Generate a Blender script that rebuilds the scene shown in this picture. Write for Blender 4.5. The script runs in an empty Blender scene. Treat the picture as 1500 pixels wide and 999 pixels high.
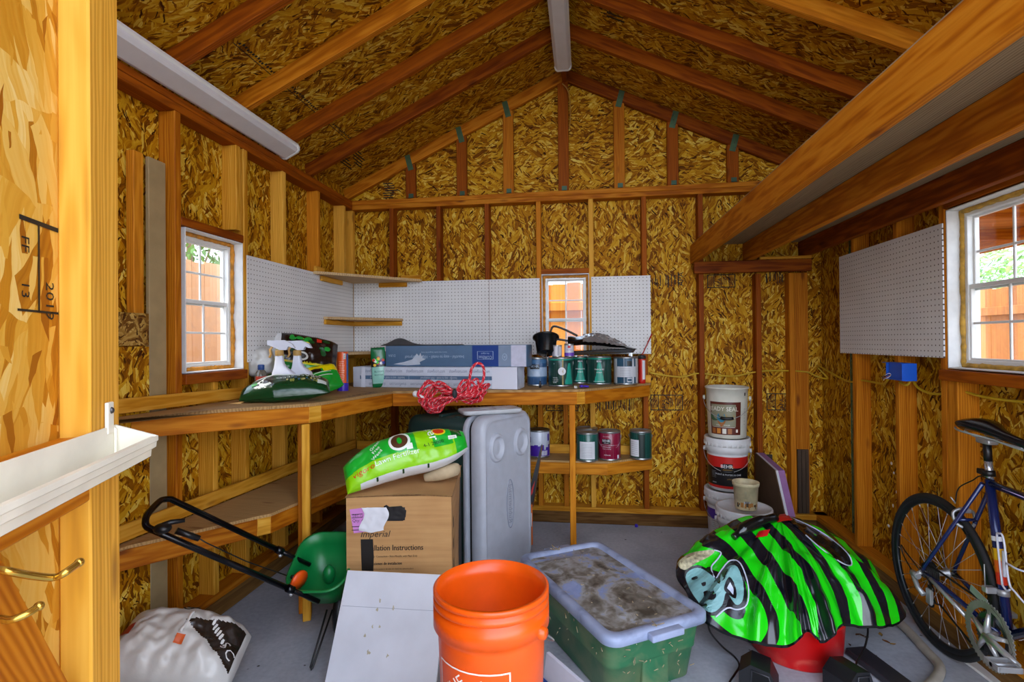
import bpy, bmesh, math, random
from mathutils import Vector, Matrix, noise
random.seed(7)
SC = bpy.context.scene
COL = SC.collection
PI = math.pi
# ------------------------------------------------------------------ camera model
F, CX, CY, H, TH, RO, PT = 755.3, 750.0, 496.1, 1.43, .1389, .0093, .0059
c_, s_ = math.cos(TH), math.sin(TH)
cr_, sr_ = math.cos(RO), math.sin(RO)
cp_, sp_ = math.cos(PT), math.sin(PT)
def ray(px, py):
    a, b = px-CX, py-CY
    u, v = a*cr_-b*sr_, a*sr_+b*cr_
    X, Y, Z = u/F, -v/F, 1.0
    Y, Z = Y*cp_+Z*sp_, -Y*sp_+Z*cp_
    return Vector((X*c_-Z*s_, X*s_+Z*c_, Y))
def at(px, py, x=None, y=None, z=None, d=None):
    r = ray(px, py)
    if x is not None: t = x/r.x
    elif y is not None: t = y/r.y
    elif z is not None: t = (z-H)/r.z
    else: t = d
    return Vector((r.x*t, r.y*t, r.z*t+H))
cam_d = bpy.data.cameras.new('camera'); cam = bpy.data.objects.new('camera', cam_d); COL.objects.link(cam)
r0 = Vector((c_, s_, 0)); u0 = Vector((sp_*s_, -sp_*c_, cp_)); f0 = Vector((-cp_*s_, cp_*c_, sp_))
R_, U_ = r0*cr_-u0*sr_, r0*sr_+u0*cr_
cam.matrix_world = Matrix(((R_.x, U_.x, -f0.x, 0), (R_.y, U_.y, -f0.y, 0), (R_.z, U_.z, -f0.z, H), (0, 0, 0, 1)))
cam_d.sensor_width = 36; cam_d.lens = F/1500*36; cam_d.shift_y = -3.4/1500; cam_d.clip_start = .02
SC.camera = cam
# ------------------------------------------------------------------ materials
def lin(h):
    if isinstance(h, (tuple, list)): return tuple(h[:3])+(1,)
    h = h.lstrip('#'); o = []
    for i in (0, 2, 4):
        v = int(h[i:i+2], 16)/255
        o.append(v/12.92 if v <= .04045 else ((v+.055)/1.055)**2.4)
    return tuple(o)+(1,)
class NT:
    def __init__(s, name):
        s.m = bpy.data.materials.new(name); s.m.use_nodes = True
        s.t = s.m.node_tree; s.n = s.t.nodes
        s.b = s.n['Principled BSDF']; s.out = s.n['Material Output']
    def new(s, typ, **k):
        n = s.n.new(typ)
        for a, v in k.items(): setattr(n, a, v)
        return n
    def ln(s, a, b): s.t.links.new(a, b)
    def math(s, op, a, b=None, c=None):
        n = s.new('ShaderNodeMath', operation=op)
        for i, q in enumerate((a, b, c)):
            if q is None: continue
            if isinstance(q, (int, float)): n.inputs[i].default_value = q
            else: s.ln(q, n.inputs[i])
        return n.outputs[0]
    def ramp(s, fac, stops, interp='LINEAR'):
        n = s.new('ShaderNodeValToRGB'); n.color_ramp.interpolation = interp
        e = n.color_ramp.elements
        while len(e) < len(stops): e.new(.5)
        for q, (p, col) in zip(e, stops): q.position = p; q.color = lin(col)
        s.ln(fac, n.inputs[0]); return n.outputs[0]
    def mix(s, fac, a, b, bt='MIX'):
        n = s.new('ShaderNodeMix', data_type='RGBA', blend_type=bt)
        for i, q in ((0, fac), (6, a), (7, b)):
            if isinstance(q, (int, float)): n.inputs[i].default_value = q
            elif isinstance(q, (tuple, str)): n.inputs[i].default_value = lin(q)
            else: s.ln(q, n.inputs[i])
        return n.outputs[2]
    def scale(s, vec, v):
        n = s.new('ShaderNodeVectorMath', operation='MULTIPLY'); s.ln(vec, n.inputs[0]); n.inputs[1].default_value = v
        return n.outputs[0]
    def noise(s, vec, sc, det=3, dist=0, rough=.5):
        n = s.new('ShaderNodeTexNoise'); n.inputs['Scale'].default_value = sc; n.inputs['Detail'].default_value = det
        n.inputs['Distortion'].default_value = dist; n.inputs['Roughness'].default_value = rough
        if vec is not None: s.ln(vec, n.inputs['Vector'])
        return n.outputs['Fac']
    def bump(s, h, strength=.2, dist=.01):
        n = s.new('ShaderNodeBump'); n.inputs['Strength'].default_value = strength; n.inputs['Distance'].default_value = dist
        s.ln(h, n.inputs['Height']); s.ln(n.outputs[0], s.b.inputs['Normal'])
    def coord(s, k='Object'): return s.new('ShaderNodeTexCoord').outputs[k]
    def col(s, c):
        if isinstance(c, (str, tuple)): s.b.inputs['Base Color'].default_value = lin(c)
        else: s.ln(c, s.b.inputs['Base Color'])
    def rough(s, r): s.b.inputs['Roughness'].default_value = r
_mc = {}
def M(col, rough=.45, metal=0, var=.08, sc=14, coat=0, name=None):
    """plain coloured stuff with a little mottling"""
    k = (col, rough, metal, var, sc, coat)
    if k in _mc: return _mc[k]
    t = NT(name or 'paint_'+str(len(_mc)))
    if var:
        f = t.noise(t.coord(), sc, 4)
        a = lin(col); d = tuple(max(0, x*(1-var*2.2)) for x in a[:3]); l = tuple(min(1, x*(1+var)) for x in a[:3])
        t.col(t.ramp(f, [(.3, d), (.7, l)]))
    else: t.col(col)
    t.rough(rough); t.b.inputs['Metallic'].default_value = metal
    if coat: t.b.inputs['Coat Weight'].default_value = coat
    _mc[k] = t.m; return t.m
def foil(col, rough=.25, var=.05):
    """shiny plastic film"""
    k = ('foil', col, rough)
    if k in _mc: return _mc[k]
    t = NT('plastic_film_'+str(len(_mc))); co = t.coord()
    t.col(col); t.rough(rough); t.b.inputs['Specular IOR Level'].default_value = .6
    t.bump(t.noise(co, 28, 3, .6), .25, .006)
    _mc[k] = t.m; return t.m
def lumber_mat(name, light, mid, dark, knot='#6b3410', streak=1.0):
    t = NT(name); co = t.coord(); oi = t.new('ShaderNodeObjectInfo').outputs['Random']
    cb = t.new('ShaderNodeCombineXYZ'); 
    for i, k in enumerate((37., 91., 53.)): t.ln(t.math('MULTIPLY', oi, k), cb.inputs[i])
    add = t.new('ShaderNodeVectorMath', operation='ADD'); t.ln(co, add.inputs[0]); t.ln(cb.outputs[0], add.inputs[1])
    v = add.outputs[0]
    g1 = t.noise(t.scale(v, (1.1, 26, 26)), 1.0, 5, 1.2)
    g2 = t.noise(t.scale(v, (3.0, 140, 140)), 1.0, 2, .3)
    w = t.new('ShaderNodeTexWave'); w.wave_type = 'BANDS'; w.bands_direction = 'Y'
    w.inputs['Scale'].default_value = 9; w.inputs['Distortion'].default_value = 9; w.inputs['Detail'].default_value = 2; w.inputs['Detail Scale'].default_value = .9
    t.ln(t.scale(v, (.35, 3.2, 3.2)), w.inputs['Vector'])
    f = t.math('ADD', t.math('MULTIPLY', g1, .55), t.math('ADD', t.math('MULTIPLY', g2, .2), t.math('MULTIPLY', w.outputs['Fac'], .3*streak)))
    c = t.ramp(f, [(.28, dark), (.5, mid), (.78, light)])
    vo = t.new('ShaderNodeTexVoronoi'); vo.inputs['Scale'].default_value = 1
    t.ln(t.scale(v, (2.6, 9, 9)), vo.inputs['Vector'])
    kn = t.ramp(vo.outputs['Distance'], [(.06, (1, 1, 1)), (.15, (0, 0, 0))])
    c = t.mix(kn, c, knot)
    # whole-board tone
    c = t.mix(.35, c, t.ramp(oi, [(0, dark), (.5, mid), (1, light)]))
    t.col(c); t.rough(.62); t.b.inputs['Specular IOR Level'].default_value = .15; t.bump(g1, .12, .004)
    return t.m
LUM = lumber_mat('fir_lumber', '#dc9226', '#bc6e0c', '#8c4604')
LUMR = lumber_mat('red_fir_lumber', '#aa5a06', '#853d03', '#5c2401', '#3a1300')
LUMG = lumber_mat('clear_pine_lumber', '#e8b24a', '#d09226', '#a8680c')
LUMPT = lumber_mat('treated_lumber', '#8d6a3a', '#6f4b22', '#4b2f12', '#2c1906')
PLY = lumber_mat('plywood_sheet', '#cdb083', '#b5946a', '#8f7048', streak=1.5)
PLYG = lumber_mat('aged_plywood', '#a08d70', '#877358', '#66543c', streak=1.6)
def osb_mat(name, stops, sc=1.0, spread=1.9):
    t = NT(name); uv = t.coord('UV')
    def layer(coarse, su, sv, off):
        a = t.new('ShaderNodeVectorMath', operation='ADD'); t.ln(uv, a.inputs[0]); a.inputs[1].default_value = (off, off*.7, 0)
        wob = t.new('ShaderNodeTexNoise'); wob.inputs['Scale'].default_value = 14*sc; wob.inputs['Detail'].default_value = 2; t.ln(a.outputs[0], wob.inputs['Vector'])
        wm = t.new('ShaderNodeVectorMath', operation='MULTIPLY_ADD'); t.ln(wob.outputs['Color'], wm.inputs[0]); wm.inputs[1].default_value = (.03, .03, 0); t.ln(a.outputs[0], wm.inputs[2])
        v1 = t.new('ShaderNodeTexVoronoi', voronoi_dimensions='2D'); v1.inputs['Scale'].default_value = coarse*sc; t.ln(wm.outputs[0], v1.inputs['Vector'])
        sep = t.new('ShaderNodeSeparateColor'); t.ln(v1.outputs['Color'], sep.inputs[0])
        ang = t.math('MULTIPLY', t.math('SUBTRACT', sep.outputs[0], .5), spread)
        vr = t.new('ShaderNodeVectorRotate', rotation_type='Z_AXIS'); t.ln(wm.outputs[0], vr.inputs['Vector']); t.ln(ang, vr.inputs['Angle'])
        vec = t.scale(vr.outputs[0], (su*sc, sv*sc, 1))
        v2 = t.new('ShaderNodeTexVoronoi', voronoi_dimensions='2D'); v2.inputs['Scale'].default_value = 1; t.ln(vec, v2.inputs['Vector'])
        s2 = t.new('ShaderNodeSeparateColor'); t.ln(v2.outputs['Color'], s2.inputs[0])
        st = t.noise(t.scale(vr.outputs[0], (su*4*sc, sv*.7*sc, 1)), 1.0, 2)
        return s2.outputs[0], s2.outputs[1], st, v2.outputs['Distance']
    A = layer(7, 62, 9, 0); B = layer(4.5, 34, 6.5, 3.7); C = layer(9, 95, 16, 8.1)
    base = t.math('ADD', t.math('MULTIPLY', A[0], .72), t.math('MULTIPLY', A[2], .3))
    mB = t.math('GREATER_THAN', B[1], .62)
    base = t.new('ShaderNodeMix', data_type='FLOAT').outputs[0].node and base
    m1 = t.new('ShaderNodeMix', data_type='FLOAT'); t.ln(mB, m1.inputs[0]); t.ln(base, m1.inputs[2])
    t.ln(t.math('ADD', t.math('MULTIPLY', B[0], .6), t.math('MULTIPLY', B[2], .38)), m1.inputs[3])
    mC = t.math('GREATER_THAN', C[1], .8)
    m2 = t.new('ShaderNodeMix', data_type='FLOAT'); t.ln(mC, m2.inputs[0]); t.ln(m1.outputs[0], m2.inputs[2])
    t.ln(t.math('MULTIPLY', C[0], .8), m2.inputs[3])
    f = t.math('ADD', m2.outputs[0], t.math('MULTIPLY', t.math('SUBTRACT', t.noise(uv, 3.5, 2), .5), .25))
    t.col(t.ramp(f, stops)); t.rough(.6); t.b.inputs['Specular IOR Level'].default_value = .12; t.bump(f, .3, .004)
    return t.m
OSB = osb_mat('oriented_strand_board', [(.06, '#3c1a00'), (.24, '#784300'), (.46, '#aa6e04'), (.7, '#cc9a1c'), (.95, '#ead064')], 1.45)
OSBL = osb_mat('door_strand_board', [(.08, '#9a5a10'), (.3, '#c0801c'), (.55, '#d59e36'), (.8, '#e0b65c'), (.98, '#ecd088')], .95, 1.1)
OSBF = osb_mat('fine_strand_board', [(.08, '#3a1b05'), (.3, '#6d4516'), (.55, '#97702c'), (.95, '#d0ac60')], 2.0, 3.1)
def peg_mat():
    t = NT('pegboard'); uv = t.coord('UV')
    sc = t.scale(uv, (1/.0276, 1/.0276, 1))
    fr = t.new('ShaderNodeVectorMath', operation='FRACTION'); t.ln(sc, fr.inputs[0])
    sb = t.new('ShaderNodeVectorMath', operation='SUBTRACT'); t.ln(fr.outputs[0], sb.inputs[0]); sb.inputs[1].default_value = (.5, .5, 0)
    mm = t.new('ShaderNodeVectorMath', operation='MULTIPLY'); t.ln(sb.outputs[0], mm.inputs[0]); mm.inputs[1].default_value = (1, 1, 0)
    le = t.new('ShaderNodeVectorMath', operation='LENGTH'); t.ln(mm.outputs[0], le.inputs[0])
    k = t.ramp(le.outputs['Value'], [(.105, (0, 0, 0)), (.145, (1, 1, 1))])
    base = t.ramp(t.noise(uv, 3, 3), [(.3, '#d6d6d6'), (.7, '#e4e4e2')])
    t.col(t.mix(k, '#3a2c20', base)); t.rough(.5); return t.m
PEG = peg_mat()
def concrete_mat():
    t = NT('concrete'); co = t.coord()
    a = t.noise(co, 2.2, 6, .4); b = t.noise(co, 45, 3)
    c = t.ramp(t.math('ADD', t.math('MULTIPLY', a, .7), t.math('MULTIPLY', b, .3)), [(.3, '#9296a0'), (.55, '#b0b4bc'), (.75, '#c8cad0')])
    vo = t.new('ShaderNodeTexVoronoi'); vo.inputs['Scale'].default_value = 9; t.ln(co, vo.inputs['Vector'])
    dark = t.ramp(t.math('ADD', vo.outputs['Distance'], t.math('MULTIPLY', t.noise(co, 30, 2), .12)), [(.10, (1, 1, 1)), (.135, (0, 0, 0))])
    t.col(t.mix(dark, c, '#3c3833')); t.rough(.75); t.bump(b, .15, .004); return t.m
CONC = concrete_mat()
WHITE = M('#e6e6e4', .5, 0, .04); WHITEG = M('#d8dadb', .35, 0, .03); BLACK = M('#0b0b0d', .4, 0, .1); BLACKS = M('#101114', .22, 0, .1)
STEEL = M('#b0b2b4', .4, .6, .06); CHROME = M('#cccfd2', .3, .7, .03); DKST = M('#55565a', .35, .8, .1)
INK = M('#15110c', .7, 0, 0)
def glass_mat():
    t = NT('window_glass'); n = t.n; n.remove(t.b)
    tr = t.new('ShaderNodeBsdfTransparent'); tr.inputs[0].default_value = (.93, .95, .95, 1)
    gl = t.new('ShaderNodeBsdfGlossy'); gl.inputs['Roughness'].default_value = .02
    df = t.new('ShaderNodeBsdfDiffuse'); df.inputs[0].default_value = (.8, .8, .78, 1)
    lw = t.new('ShaderNodeLayerWeight'); fr = t.new('ShaderNodeMath', operation='MULTIPLY_ADD'); pw = t.math('POWER', lw.outputs['Facing'], 5.0); t.ln(pw, fr.inputs[0]); fr.inputs[1].default_value = .35; fr.inputs[2].default_value = .03
    m1 = t.new('ShaderNodeMixShader'); m2 = t.new('ShaderNodeMixShader')
    dirt = t.ramp(t.noise(t.coord(), 7, 5, 1), [(.52, (0, 0, 0)), (.8, (.18, .18, .18))])
    t.ln(dirt, m1.inputs[0]); t.ln(tr.outputs[0], m1.inputs[1]); t.ln(df.outputs[0], m1.inputs[2])
    t.ln(fr.outputs[0], m2.inputs[0]); t.ln(m1.outputs[0], m2.inputs[1]); t.ln(gl.outputs[0], m2.inputs[2])
    t.ln(m2.outputs[0], t.out.inputs[0]); return t.m
GLASS = glass_mat()
# ------------------------------------------------------------------ mesh builder
class MB:
    def __init__(s): s.v = []; s.f = []; s.mi = []; s.sm = []; s.uv = []
    def add(s, vs, fs, m=0, sm=False, uv=None):
        o = len(s.v); s.v += [tuple(v) for v in vs]
        for i, f in enumerate(fs):
            s.f.append([o+j for j in f]); s.mi.append(m); s.sm.append(sm)
            s.uv.append([uv[j] for j in f] if uv else None)
        return s
    def xf(s, mat, start=0):
        for i in range(start, len(s.v)): s.v[i] = tuple(mat @ Vector(s.v[i]))
        return s
    def box(s, c, d, m=0, ch=0, rz=0, R=None):
        hx, hy, hz = d[0]/2, d[1]/2, d[2]/2
        ch = min(ch, hx*.9, hy*.9, hz*.9)
        n0 = len(s.v)
        if ch <= 0:
            vs = [(x, y, z) for z in (-hz, hz) for x, y in ((-hx, -hy), (hx, -hy), (hx, hy), (-hx, hy))]
            fs = [(3, 2, 1, 0), (4, 5, 6, 7), (0, 1, 5, 4), (1, 2, 6, 5), (2, 3, 7, 6), (3, 0, 4, 7)]
            s.add(vs, fs, m)
        else:
            bm = bmesh.new(); bmesh.ops.create_cube(bm, size=1)
            for v in bm.verts: v.co = Vector((v.co.x*d[0], v.co.y*d[1], v.co.z*d[2]))
            bmesh.ops.bevel(bm, geom=bm.edges[:], offset=ch, segments=2 if ch > .004 else 1, profile=.5, affect='EDGES')
            bm.verts.index_update(); s.add([v.co[:] for v in bm.verts], [[v.index for v in f.verts] for f in bm.faces], m, ch > .004); bm.free()
        A = Matrix.Translation(c) @ (R.to_4x4() if R is not None else Matrix.Rotation(rz, 4, 'Z'))
        return s.xf(A, n0)
    def prism(s, poly, a, b, fn, m=0, sm=False):
        """poly: list of 2D pts; extruded from a to b; fn(u,v,w)->xyz"""
        n = len(poly); vs = [fn(u, v, a) for u, v in poly]+[fn(u, v, b) for u, v in poly]
        fs = [list(range(n))[::-1], list(range(n, 2*n))]+[(i, (i+1) % n, n+(i+1) % n, n+i) for i in range(n)]
        return s.add(vs, fs, m, sm)
    def tube(s, pts, r, n=8, m=0, closed=False, caps=True, sm=True):
        pts = [Vector(p) for p in pts]; N = len(pts)
        rs = r if isinstance(r, (list, tuple)) else [r]*N
        prev = None; vs = []; uv = []; L = 0
        for i, p in enumerate(pts):
            if closed: t = (pts[(i+1) % N]-pts[i-1])
            else: t = pts[min(i+1, N-1)]-pts[max(i-1, 0)]
            if t.length < 1e-9: t = Vector((0, 0, 1))
            t.normalize()
            if prev is None:
                a = Vector((0, 0, 1)) if abs(t.z) < .9 else Vector((1, 0, 0)); x = t.cross(a).normalized()
            else:
                x = prev-t*prev.dot(t)
                x = x.normalized() if x.length > 1e-6 else t.orthogonal().normalized()
            prev = x; y = t.cross(x)
            if i: L += (pts[i]-pts[i-1]).length
            for k in range(n):
                a = 2*PI*k/n; vs.append(p+(x*math.cos(a)+y*math.sin(a))*rs[i]); uv.append((L, k/n))
        fs = []
        for i in range(N if closed else N-1):
            j = (i+1) % N
            for k in range(n): fs.append((i*n+k, i*n+(k+1) % n, j*n+(k+1) % n, j*n+k))
        s.add(vs, fs, m, sm, uv)
        if caps and not closed:
            o = len(s.v)-len(vs)
            s.f += [[o+k for k in range(n)][::-1], [o+(N-1)*n+k for k in range(n)]]; s.mi += [m, m]; s.sm += [False, False]; s.uv += [None, None]
        return s
    def lathe(s, prof, n=32, m=0, c=(0, 0, 0), A=None, sm=True, mats=None):
        """prof: list of (r,z). mats: optional list, one per segment"""
        n0 = len(s.v); vs = []; k0 = len(prof)
        for r, z in prof:
            for k in range(n): a = 2*PI*k/n; vs.append((r*math.cos(a), r*math.sin(a), z))
        o = len(s.v); s.v += vs
        for i in range(k0-1):
            for k in range(n):
                f = [o+i*n+k, o+i*n+(k+1) % n, o+(i+1)*n+(k+1) % n, o+(i+1)*n+k]
                if prof[i][0] < 1e-6: f = [f[0], f[2], f[3]]
                elif prof[i+1][0] < 1e-6: f = [f[0], f[1], f[2]]
                s.f.append(f); s.mi.append(mats[i] if mats else m); s.sm.append(sm); s.uv.append(None)
        T = Matrix.Translation(c) @ (A.to_4x4() if A is not None else Matrix.Identity(4))
        return s.xf(T, n0)
    def ball(s, c, r, m=0, n=12):
        r = (r, r, r) if not isinstance(r, (tuple, list)) else r
        pr = [(math.sin(PI*i/(n//2+2)), -math.cos(PI*i/(n//2+2))) for i in range(n//2+3)]
        pr[0] = (0, -1); pr[-1] = (0, 1); n0 = len(s.v)
        s.lathe(pr, n, m)
        return s.xf(Matrix.Translation(c) @ Matrix.Diagonal((r[0], r[1], r[2], 1)), n0)
    def text(s, st, size, fn, m=0, align='C', bold=False, sx=1.0):
        vs, fs, w, h = text_geo(st)
        k = size; ox = {'C': -w/2, 'L': 0, 'R': -w}[align]
        return s.add([fn((x+ox)*k*sx, y*k) for x, y in vs], fs, m)
    def grid(s, fn, nu, nv, m=0, sm=True, mf=None, closeu=False):
        vs = [fn(i/nu, j/nv) for j in range(nv+1) for i in range(nu+1)]
        uv = [(i/nu, j/nv) for j in range(nv+1) for i in range(nu+1)]
        o = len(s.v); s.v += [tuple(v) for v in vs]
        for j in range(nv):
            for i in range(nu):
                a = j*(nu+1)+i; q = [a, a+1, a+nu+2, a+nu+1]
                s.f.append([o+k for k in q]); s.uv.append([uv[k] for k in q]); s.sm.append(sm)
                s.mi.append(mf((i+.5)/nu, (j+.5)/nv) if mf else m)
        return s
    def build(s, name, mats, parent=None, world=False, autouv=None, loc=None):
        me = bpy.data.meshes.new(name); me.from_pydata(s.v, [], s.f); 
        for m in (mats if isinstance(mats, (list, tuple)) else [mats]): me.materials.append(m)
        for p, mi, sm in zip(me.polygons, s.mi, s.sm): p.material_index = mi; p.use_smooth = sm
        if autouv or any(u for u in s.uv):
            L = me.uv_layers.new(name='UVMap').data
            for p, u in zip(me.polygons, s.uv):
                for q, li in enumerate(p.loop_indices):
                    if autouv: L[li].uv = autouv(me.vertices[me.loops[li].vertex_index].co, p.normal)
                    elif u: L[li].uv = u[q]
        me.update()
        o = bpy.data.objects.new(name, me); COL.objects.link(o)
        if loc is not None: o.location = loc
        if parent is not None:
            o.parent = parent
            if world: o.matrix_parent_inverse = wmat(parent).inverted()
        return o
def wmat(o):
    return o.matrix_basis if o.parent is None else wmat(o.parent) @ o.matrix_parent_inverse @ o.matrix_basis
_tc = {}
def text_geo(st):
    if st in _tc: return _tc[st]
    cu = bpy.data.curves.new('txt', 'FONT'); cu.body = st; cu.size = 1; cu.resolution_u = 2
    ob = bpy.data.objects.new('txt', cu); COL.objects.link(ob)
    dg = bpy.context.evaluated_depsgraph_get(); dg.update()
    me = bpy.data.meshes.new_from_object(ob.evaluated_get(dg))
    vs = [(v.co.x, v.co.y) for v in me.vertices]; fs = [list(p.vertices) for p in me.polygons]
    bpy.data.objects.remove(ob); bpy.data.curves.remove(cu); bpy.data.meshes.remove(me)
    w = max([v[0] for v in vs] or [0]); h = max([v[1] for v in vs] or [0])
    _tc[st] = (vs, fs, w, h); return _tc[st]
def tag(o, label=None, cat=None, group=None, kind=None):
    if label: o['label'] = label
    if cat: o['category'] = cat
    if group: o['group'] = group
    if kind: o['kind'] = kind
    return o
def thing(name, label, cat, loc=(0, 0, 0), rz=0, group=None, kind=None):
    o = bpy.data.objects.new(name, None); COL.objects.link(o); o.empty_display_size = .05
    o.location = loc; o.rotation_euler = (0, 0, rz)
    return tag(o, label, cat, group, kind)
def struct(name, label, cat='structure', loc=(0, 0, 0)): return thing(name, label, cat, loc, kind='structure')
def dup(root, loc=None, rz=None, label=None):
    def cp(o, par):
        q = o.copy(); COL.objects.link(q)
        if par is not None: q.parent = par
        for ch in o.children: cp(ch, q)
        return q
    r = cp(root, None)
    if loc is not None: r.location = loc
    if rz is not None: r.rotation_euler = (0, 0, rz)
    if label: r['label'] = label
    return r
def lumber(name, p0, p1, w, h, mat, parent=None, up=(0, 0, 1), ch=.003, label=None, cat=None):
    """a stick from p0 to p1 (centre line); w across, h along 'up'"""
    p0, p1 = Vector(p0), Vector(p1); x = (p1-p0); L = x.length; x.normalize()
    u = Vector(up); u = (u-x*u.dot(x)).normalized(); y = u.cross(x)
    mb = MB(); mb.box((0, 0, 0), (L, w, h), 0, ch)
    o = mb.build(name, mat, parent)
    A = Matrix(((x.x, y.x, u.x, 0), (x.y, y.y, u.y, 0), (x.z, y.z, u.z, 0), (0, 0, 0, 1)))
    A.translation = (p0+p1)/2
    o.matrix_basis = (wmat(parent).inverted() @ A) if parent is not None else A
    if label: tag(o, label, cat)
    return o
def spl(pts, n=8, closed=False):
    """Catmull-Rom through pts"""
    P = [Vector(p) for p in pts]; N = len(P); out = []
    for i in range(N if closed else N-1):
        if closed: a, b, c, d = P[i-1], P[i], P[(i+1) % N], P[(i+2) % N]
        else: a, b, c, d = P[max(i-1, 0)], P[i], P[i+1], P[min(i+2, N-1)]
        for k in range(n):
            t = k/n; out.append(.5*((2*b)+(c-a)*t+(2*a-5*b+4*c-d)*t*t+(3*b-a-3*c+d)*t**3))
    if not closed: out.append(P[-1])
    return out
def nz(p, s=1.0): return noise.noise(Vector(p)*s)
# ------------------------------------------------------------------ the room
XL, XR, YB = -1.913, 1.686, 4.088
SL, SR, SB = -2.002, 1.775, 4.177
YF = .62; ZP0, ZP1 = 2.545, 2.632
WL = (2.262, 2.692, 1.290, 2.004)      # left window opening y0 y1 z0 z1
WR = (1.75, 2.682, 1.286, 2.029)       # right
WB = (-.331, .044, 1.235, 1.963)       # back: x0 x1 z0 z1
RX, RZ, SLO = -.135, 3.513, .47        # ridge x, underside of rafters at the ridge, slope
def uv_x(co, n): return (co.y, co.z)
def uv_y(co, n): return (co.x, co.z)
def uv_yh(co, n): return (co.z, co.x)
def uv_roof(co, n): return (co.y, co.x*1.1)
def panel(name, parent, axis, c0, c1, rects, mat, autouv):
    """sheet between planes c0 and c1 of an axis made of rectangles (a0,a1,z0,z1)"""
    mb = MB()
    for a0, a1, z0, z1 in rects:
        if axis == 'x': mb.box(((c0+c1)/2, (a0+a1)/2, (z0+z1)/2), (abs(c1-c0), a1-a0, z1-z0))
        else: mb.box(((a0+a1)/2, (c0+c1)/2, (z0+z1)/2), (a1-a0, abs(c1-c0), z1-z0))
    return mb.build(name, mat, parent, autouv=autouv)
def holed(a0, a1, z0, z1, w):
    return [(a0, w[0], z0, z1), (w[1], a1, z0, z1), (w[0], w[1], z0, w[2]), (w[0], w[1], w[3], z1)]
# floor
mb = MB(); mb.box((-.11, 2.2, -.06), (3.95, 4.1, .12)); tag(mb.build('floor', CONC), 'grey concrete floor slab of the shed', 'floor', kind='structure')
mb = MB(); mb.box((0, 0, -.24), (40, 40, .1))
g = NT('yard_ground'); g.col(g.ramp(g.noise(g.coord(), 6, 5), [(.3, '#7f7a70'), (.7, '#989286')])); g.rough(.9)
tag(mb.build('yard_ground', g.m), 'bare yard ground around the shed', 'ground', kind='structure')
# ---- left wall
wl = struct('wall_left', 'left stud wall with strand board behind the studs', 'wall')
panel('sheathing', wl, 'x', SL, SL-.012, holed(YF-.1, SB+.01, .0, 2.75, WL), OSB, uv_x)
kx = -1.913
lumber('kick_board', (XL-.019, YF, .045), (XL-.019, YB+.07, .045), .04, .09, LUMPT, wl)
lumber('bottom_plate', (XL-.0445, YF, .109), (XL-.0445, YB+.08, .109), .089, .038, LUM, wl)
lumber('top_plate', (XL-.0445, YF, ZP0+.019), (XL-.0445, YB+.08, ZP0+.019), .089, .038, LUMR, wl)
lumber('top_plate', (XL-.0445, YF, ZP0+.058), (XL-.0445, YB+.08, ZP0+.058), .089, .038, LUMR, wl)
def stud(par, x, y, z0, z1, face, mat, wide=.038, deep=.089):
    if face == 'x': return lumber('stud', (x, y, z0), (x, y, z1), deep, wide, mat, par, up=(0, 1, 0))
    return lumber('stud', (x, y, z0), (x, y, z1), wide, deep, mat, par, up=(0, 1, 0))
for y, m, z0, z1 in [(1.05, LUM, .128, ZP0), (1.5, LUM, .128, ZP0), (2.215, LUM, .128, ZP0), (2.65, LUMG, 2.07, ZP0), (2.713, LUMG, .128, ZP0), (3.10, LUMG, .128, ZP0),
                     (3.54, LUM, .128, ZP0), (3.95, LUMG, .128, ZP0), (4.12, LUMG, .128, ZP0)]:
    stud(wl, XL-.0445, y, z0, z1, 'x', m)
lumber('window_header', (XL-.0445, 2.235, 2.028), (XL-.0445, 2.694, 2.028), .089, .042, LUMR, wl)
lumber('window_sill', (XL-.03, 2.235, 1.262), (XL-.03, 2.694, 1.262), .1, .05, LUMR, wl)
stud(wl, XL-.0445, 2.46, .128, 1.237, 'x', LUMG)
# ---- right wall
wr = struct('wall_right', 'right stud wall with strand board behind the studs', 'wall')
panel('sheathing', wr, 'x', SR, SR+.012, holed(YF-.1, SB+.01, 0, 2.75, WR), OSB, uv_x)
lumber('kick_board', (XR+.019, YF, .045), (XR+.019, YB+.07, .045), .04, .09, LUMPT, wr)
lumber('bottom_plate', (XR+.0445, YF, .109), (XR+.0445, YB+.08, .109), .089, .038, LUM, wr)
lumber('top_plate', (XR+.0445, YF, ZP0+.019), (XR+.0445, YB+.08, ZP0+.019), .089, .038, LUMR, wr)
lumber('top_plate', (XR+.0445, YF, ZP0+.058), (XR+.0445, YB+.08, ZP0+.058), .089, .038, LUMR, wr)
for y, m, w in [(3.525, LUM, .038), (3.075, LUM, .038), (2.706, LUM, .038), (1.70, LUM, .038), (1.25, LUM, .038)]:
    stud(wr, XR+.0445, y, .128, ZP0, 'x', m, w)
lumber('window_header', (XR+.0445, WR[0]-.03, 2.08), (XR+.0445, 2.70, 2.08), .089, .089, LUMR, wr)
lumber('window_sill', (XR+.03, WR[0]-.03, 1.255), (XR+.03, 2.70, 1.255), .11, .05, LUMR, wr)
stud(wr, XR+.0445, 2.2, .128, 1.23, 'x', LUM); stud(wr, XR+.0445, 2.648, .128, 1.23, 'x', LUM, .074)
GRN = M('#2f7d6c', .8, 0, .2)
mb = MB()
for y in (2.78, 3.75): mb.box((SR-.0005, y, 1.3), (.002, .012, 2.4)); mb.box((SR-.0004, y-.03, 1.3), (.0018, .035, 2.4), 1)
mb.build('panel_edge_paint', [GRN, M('#5d6b48', .8, 0, .3)], wr)
mb = MB()
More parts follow.
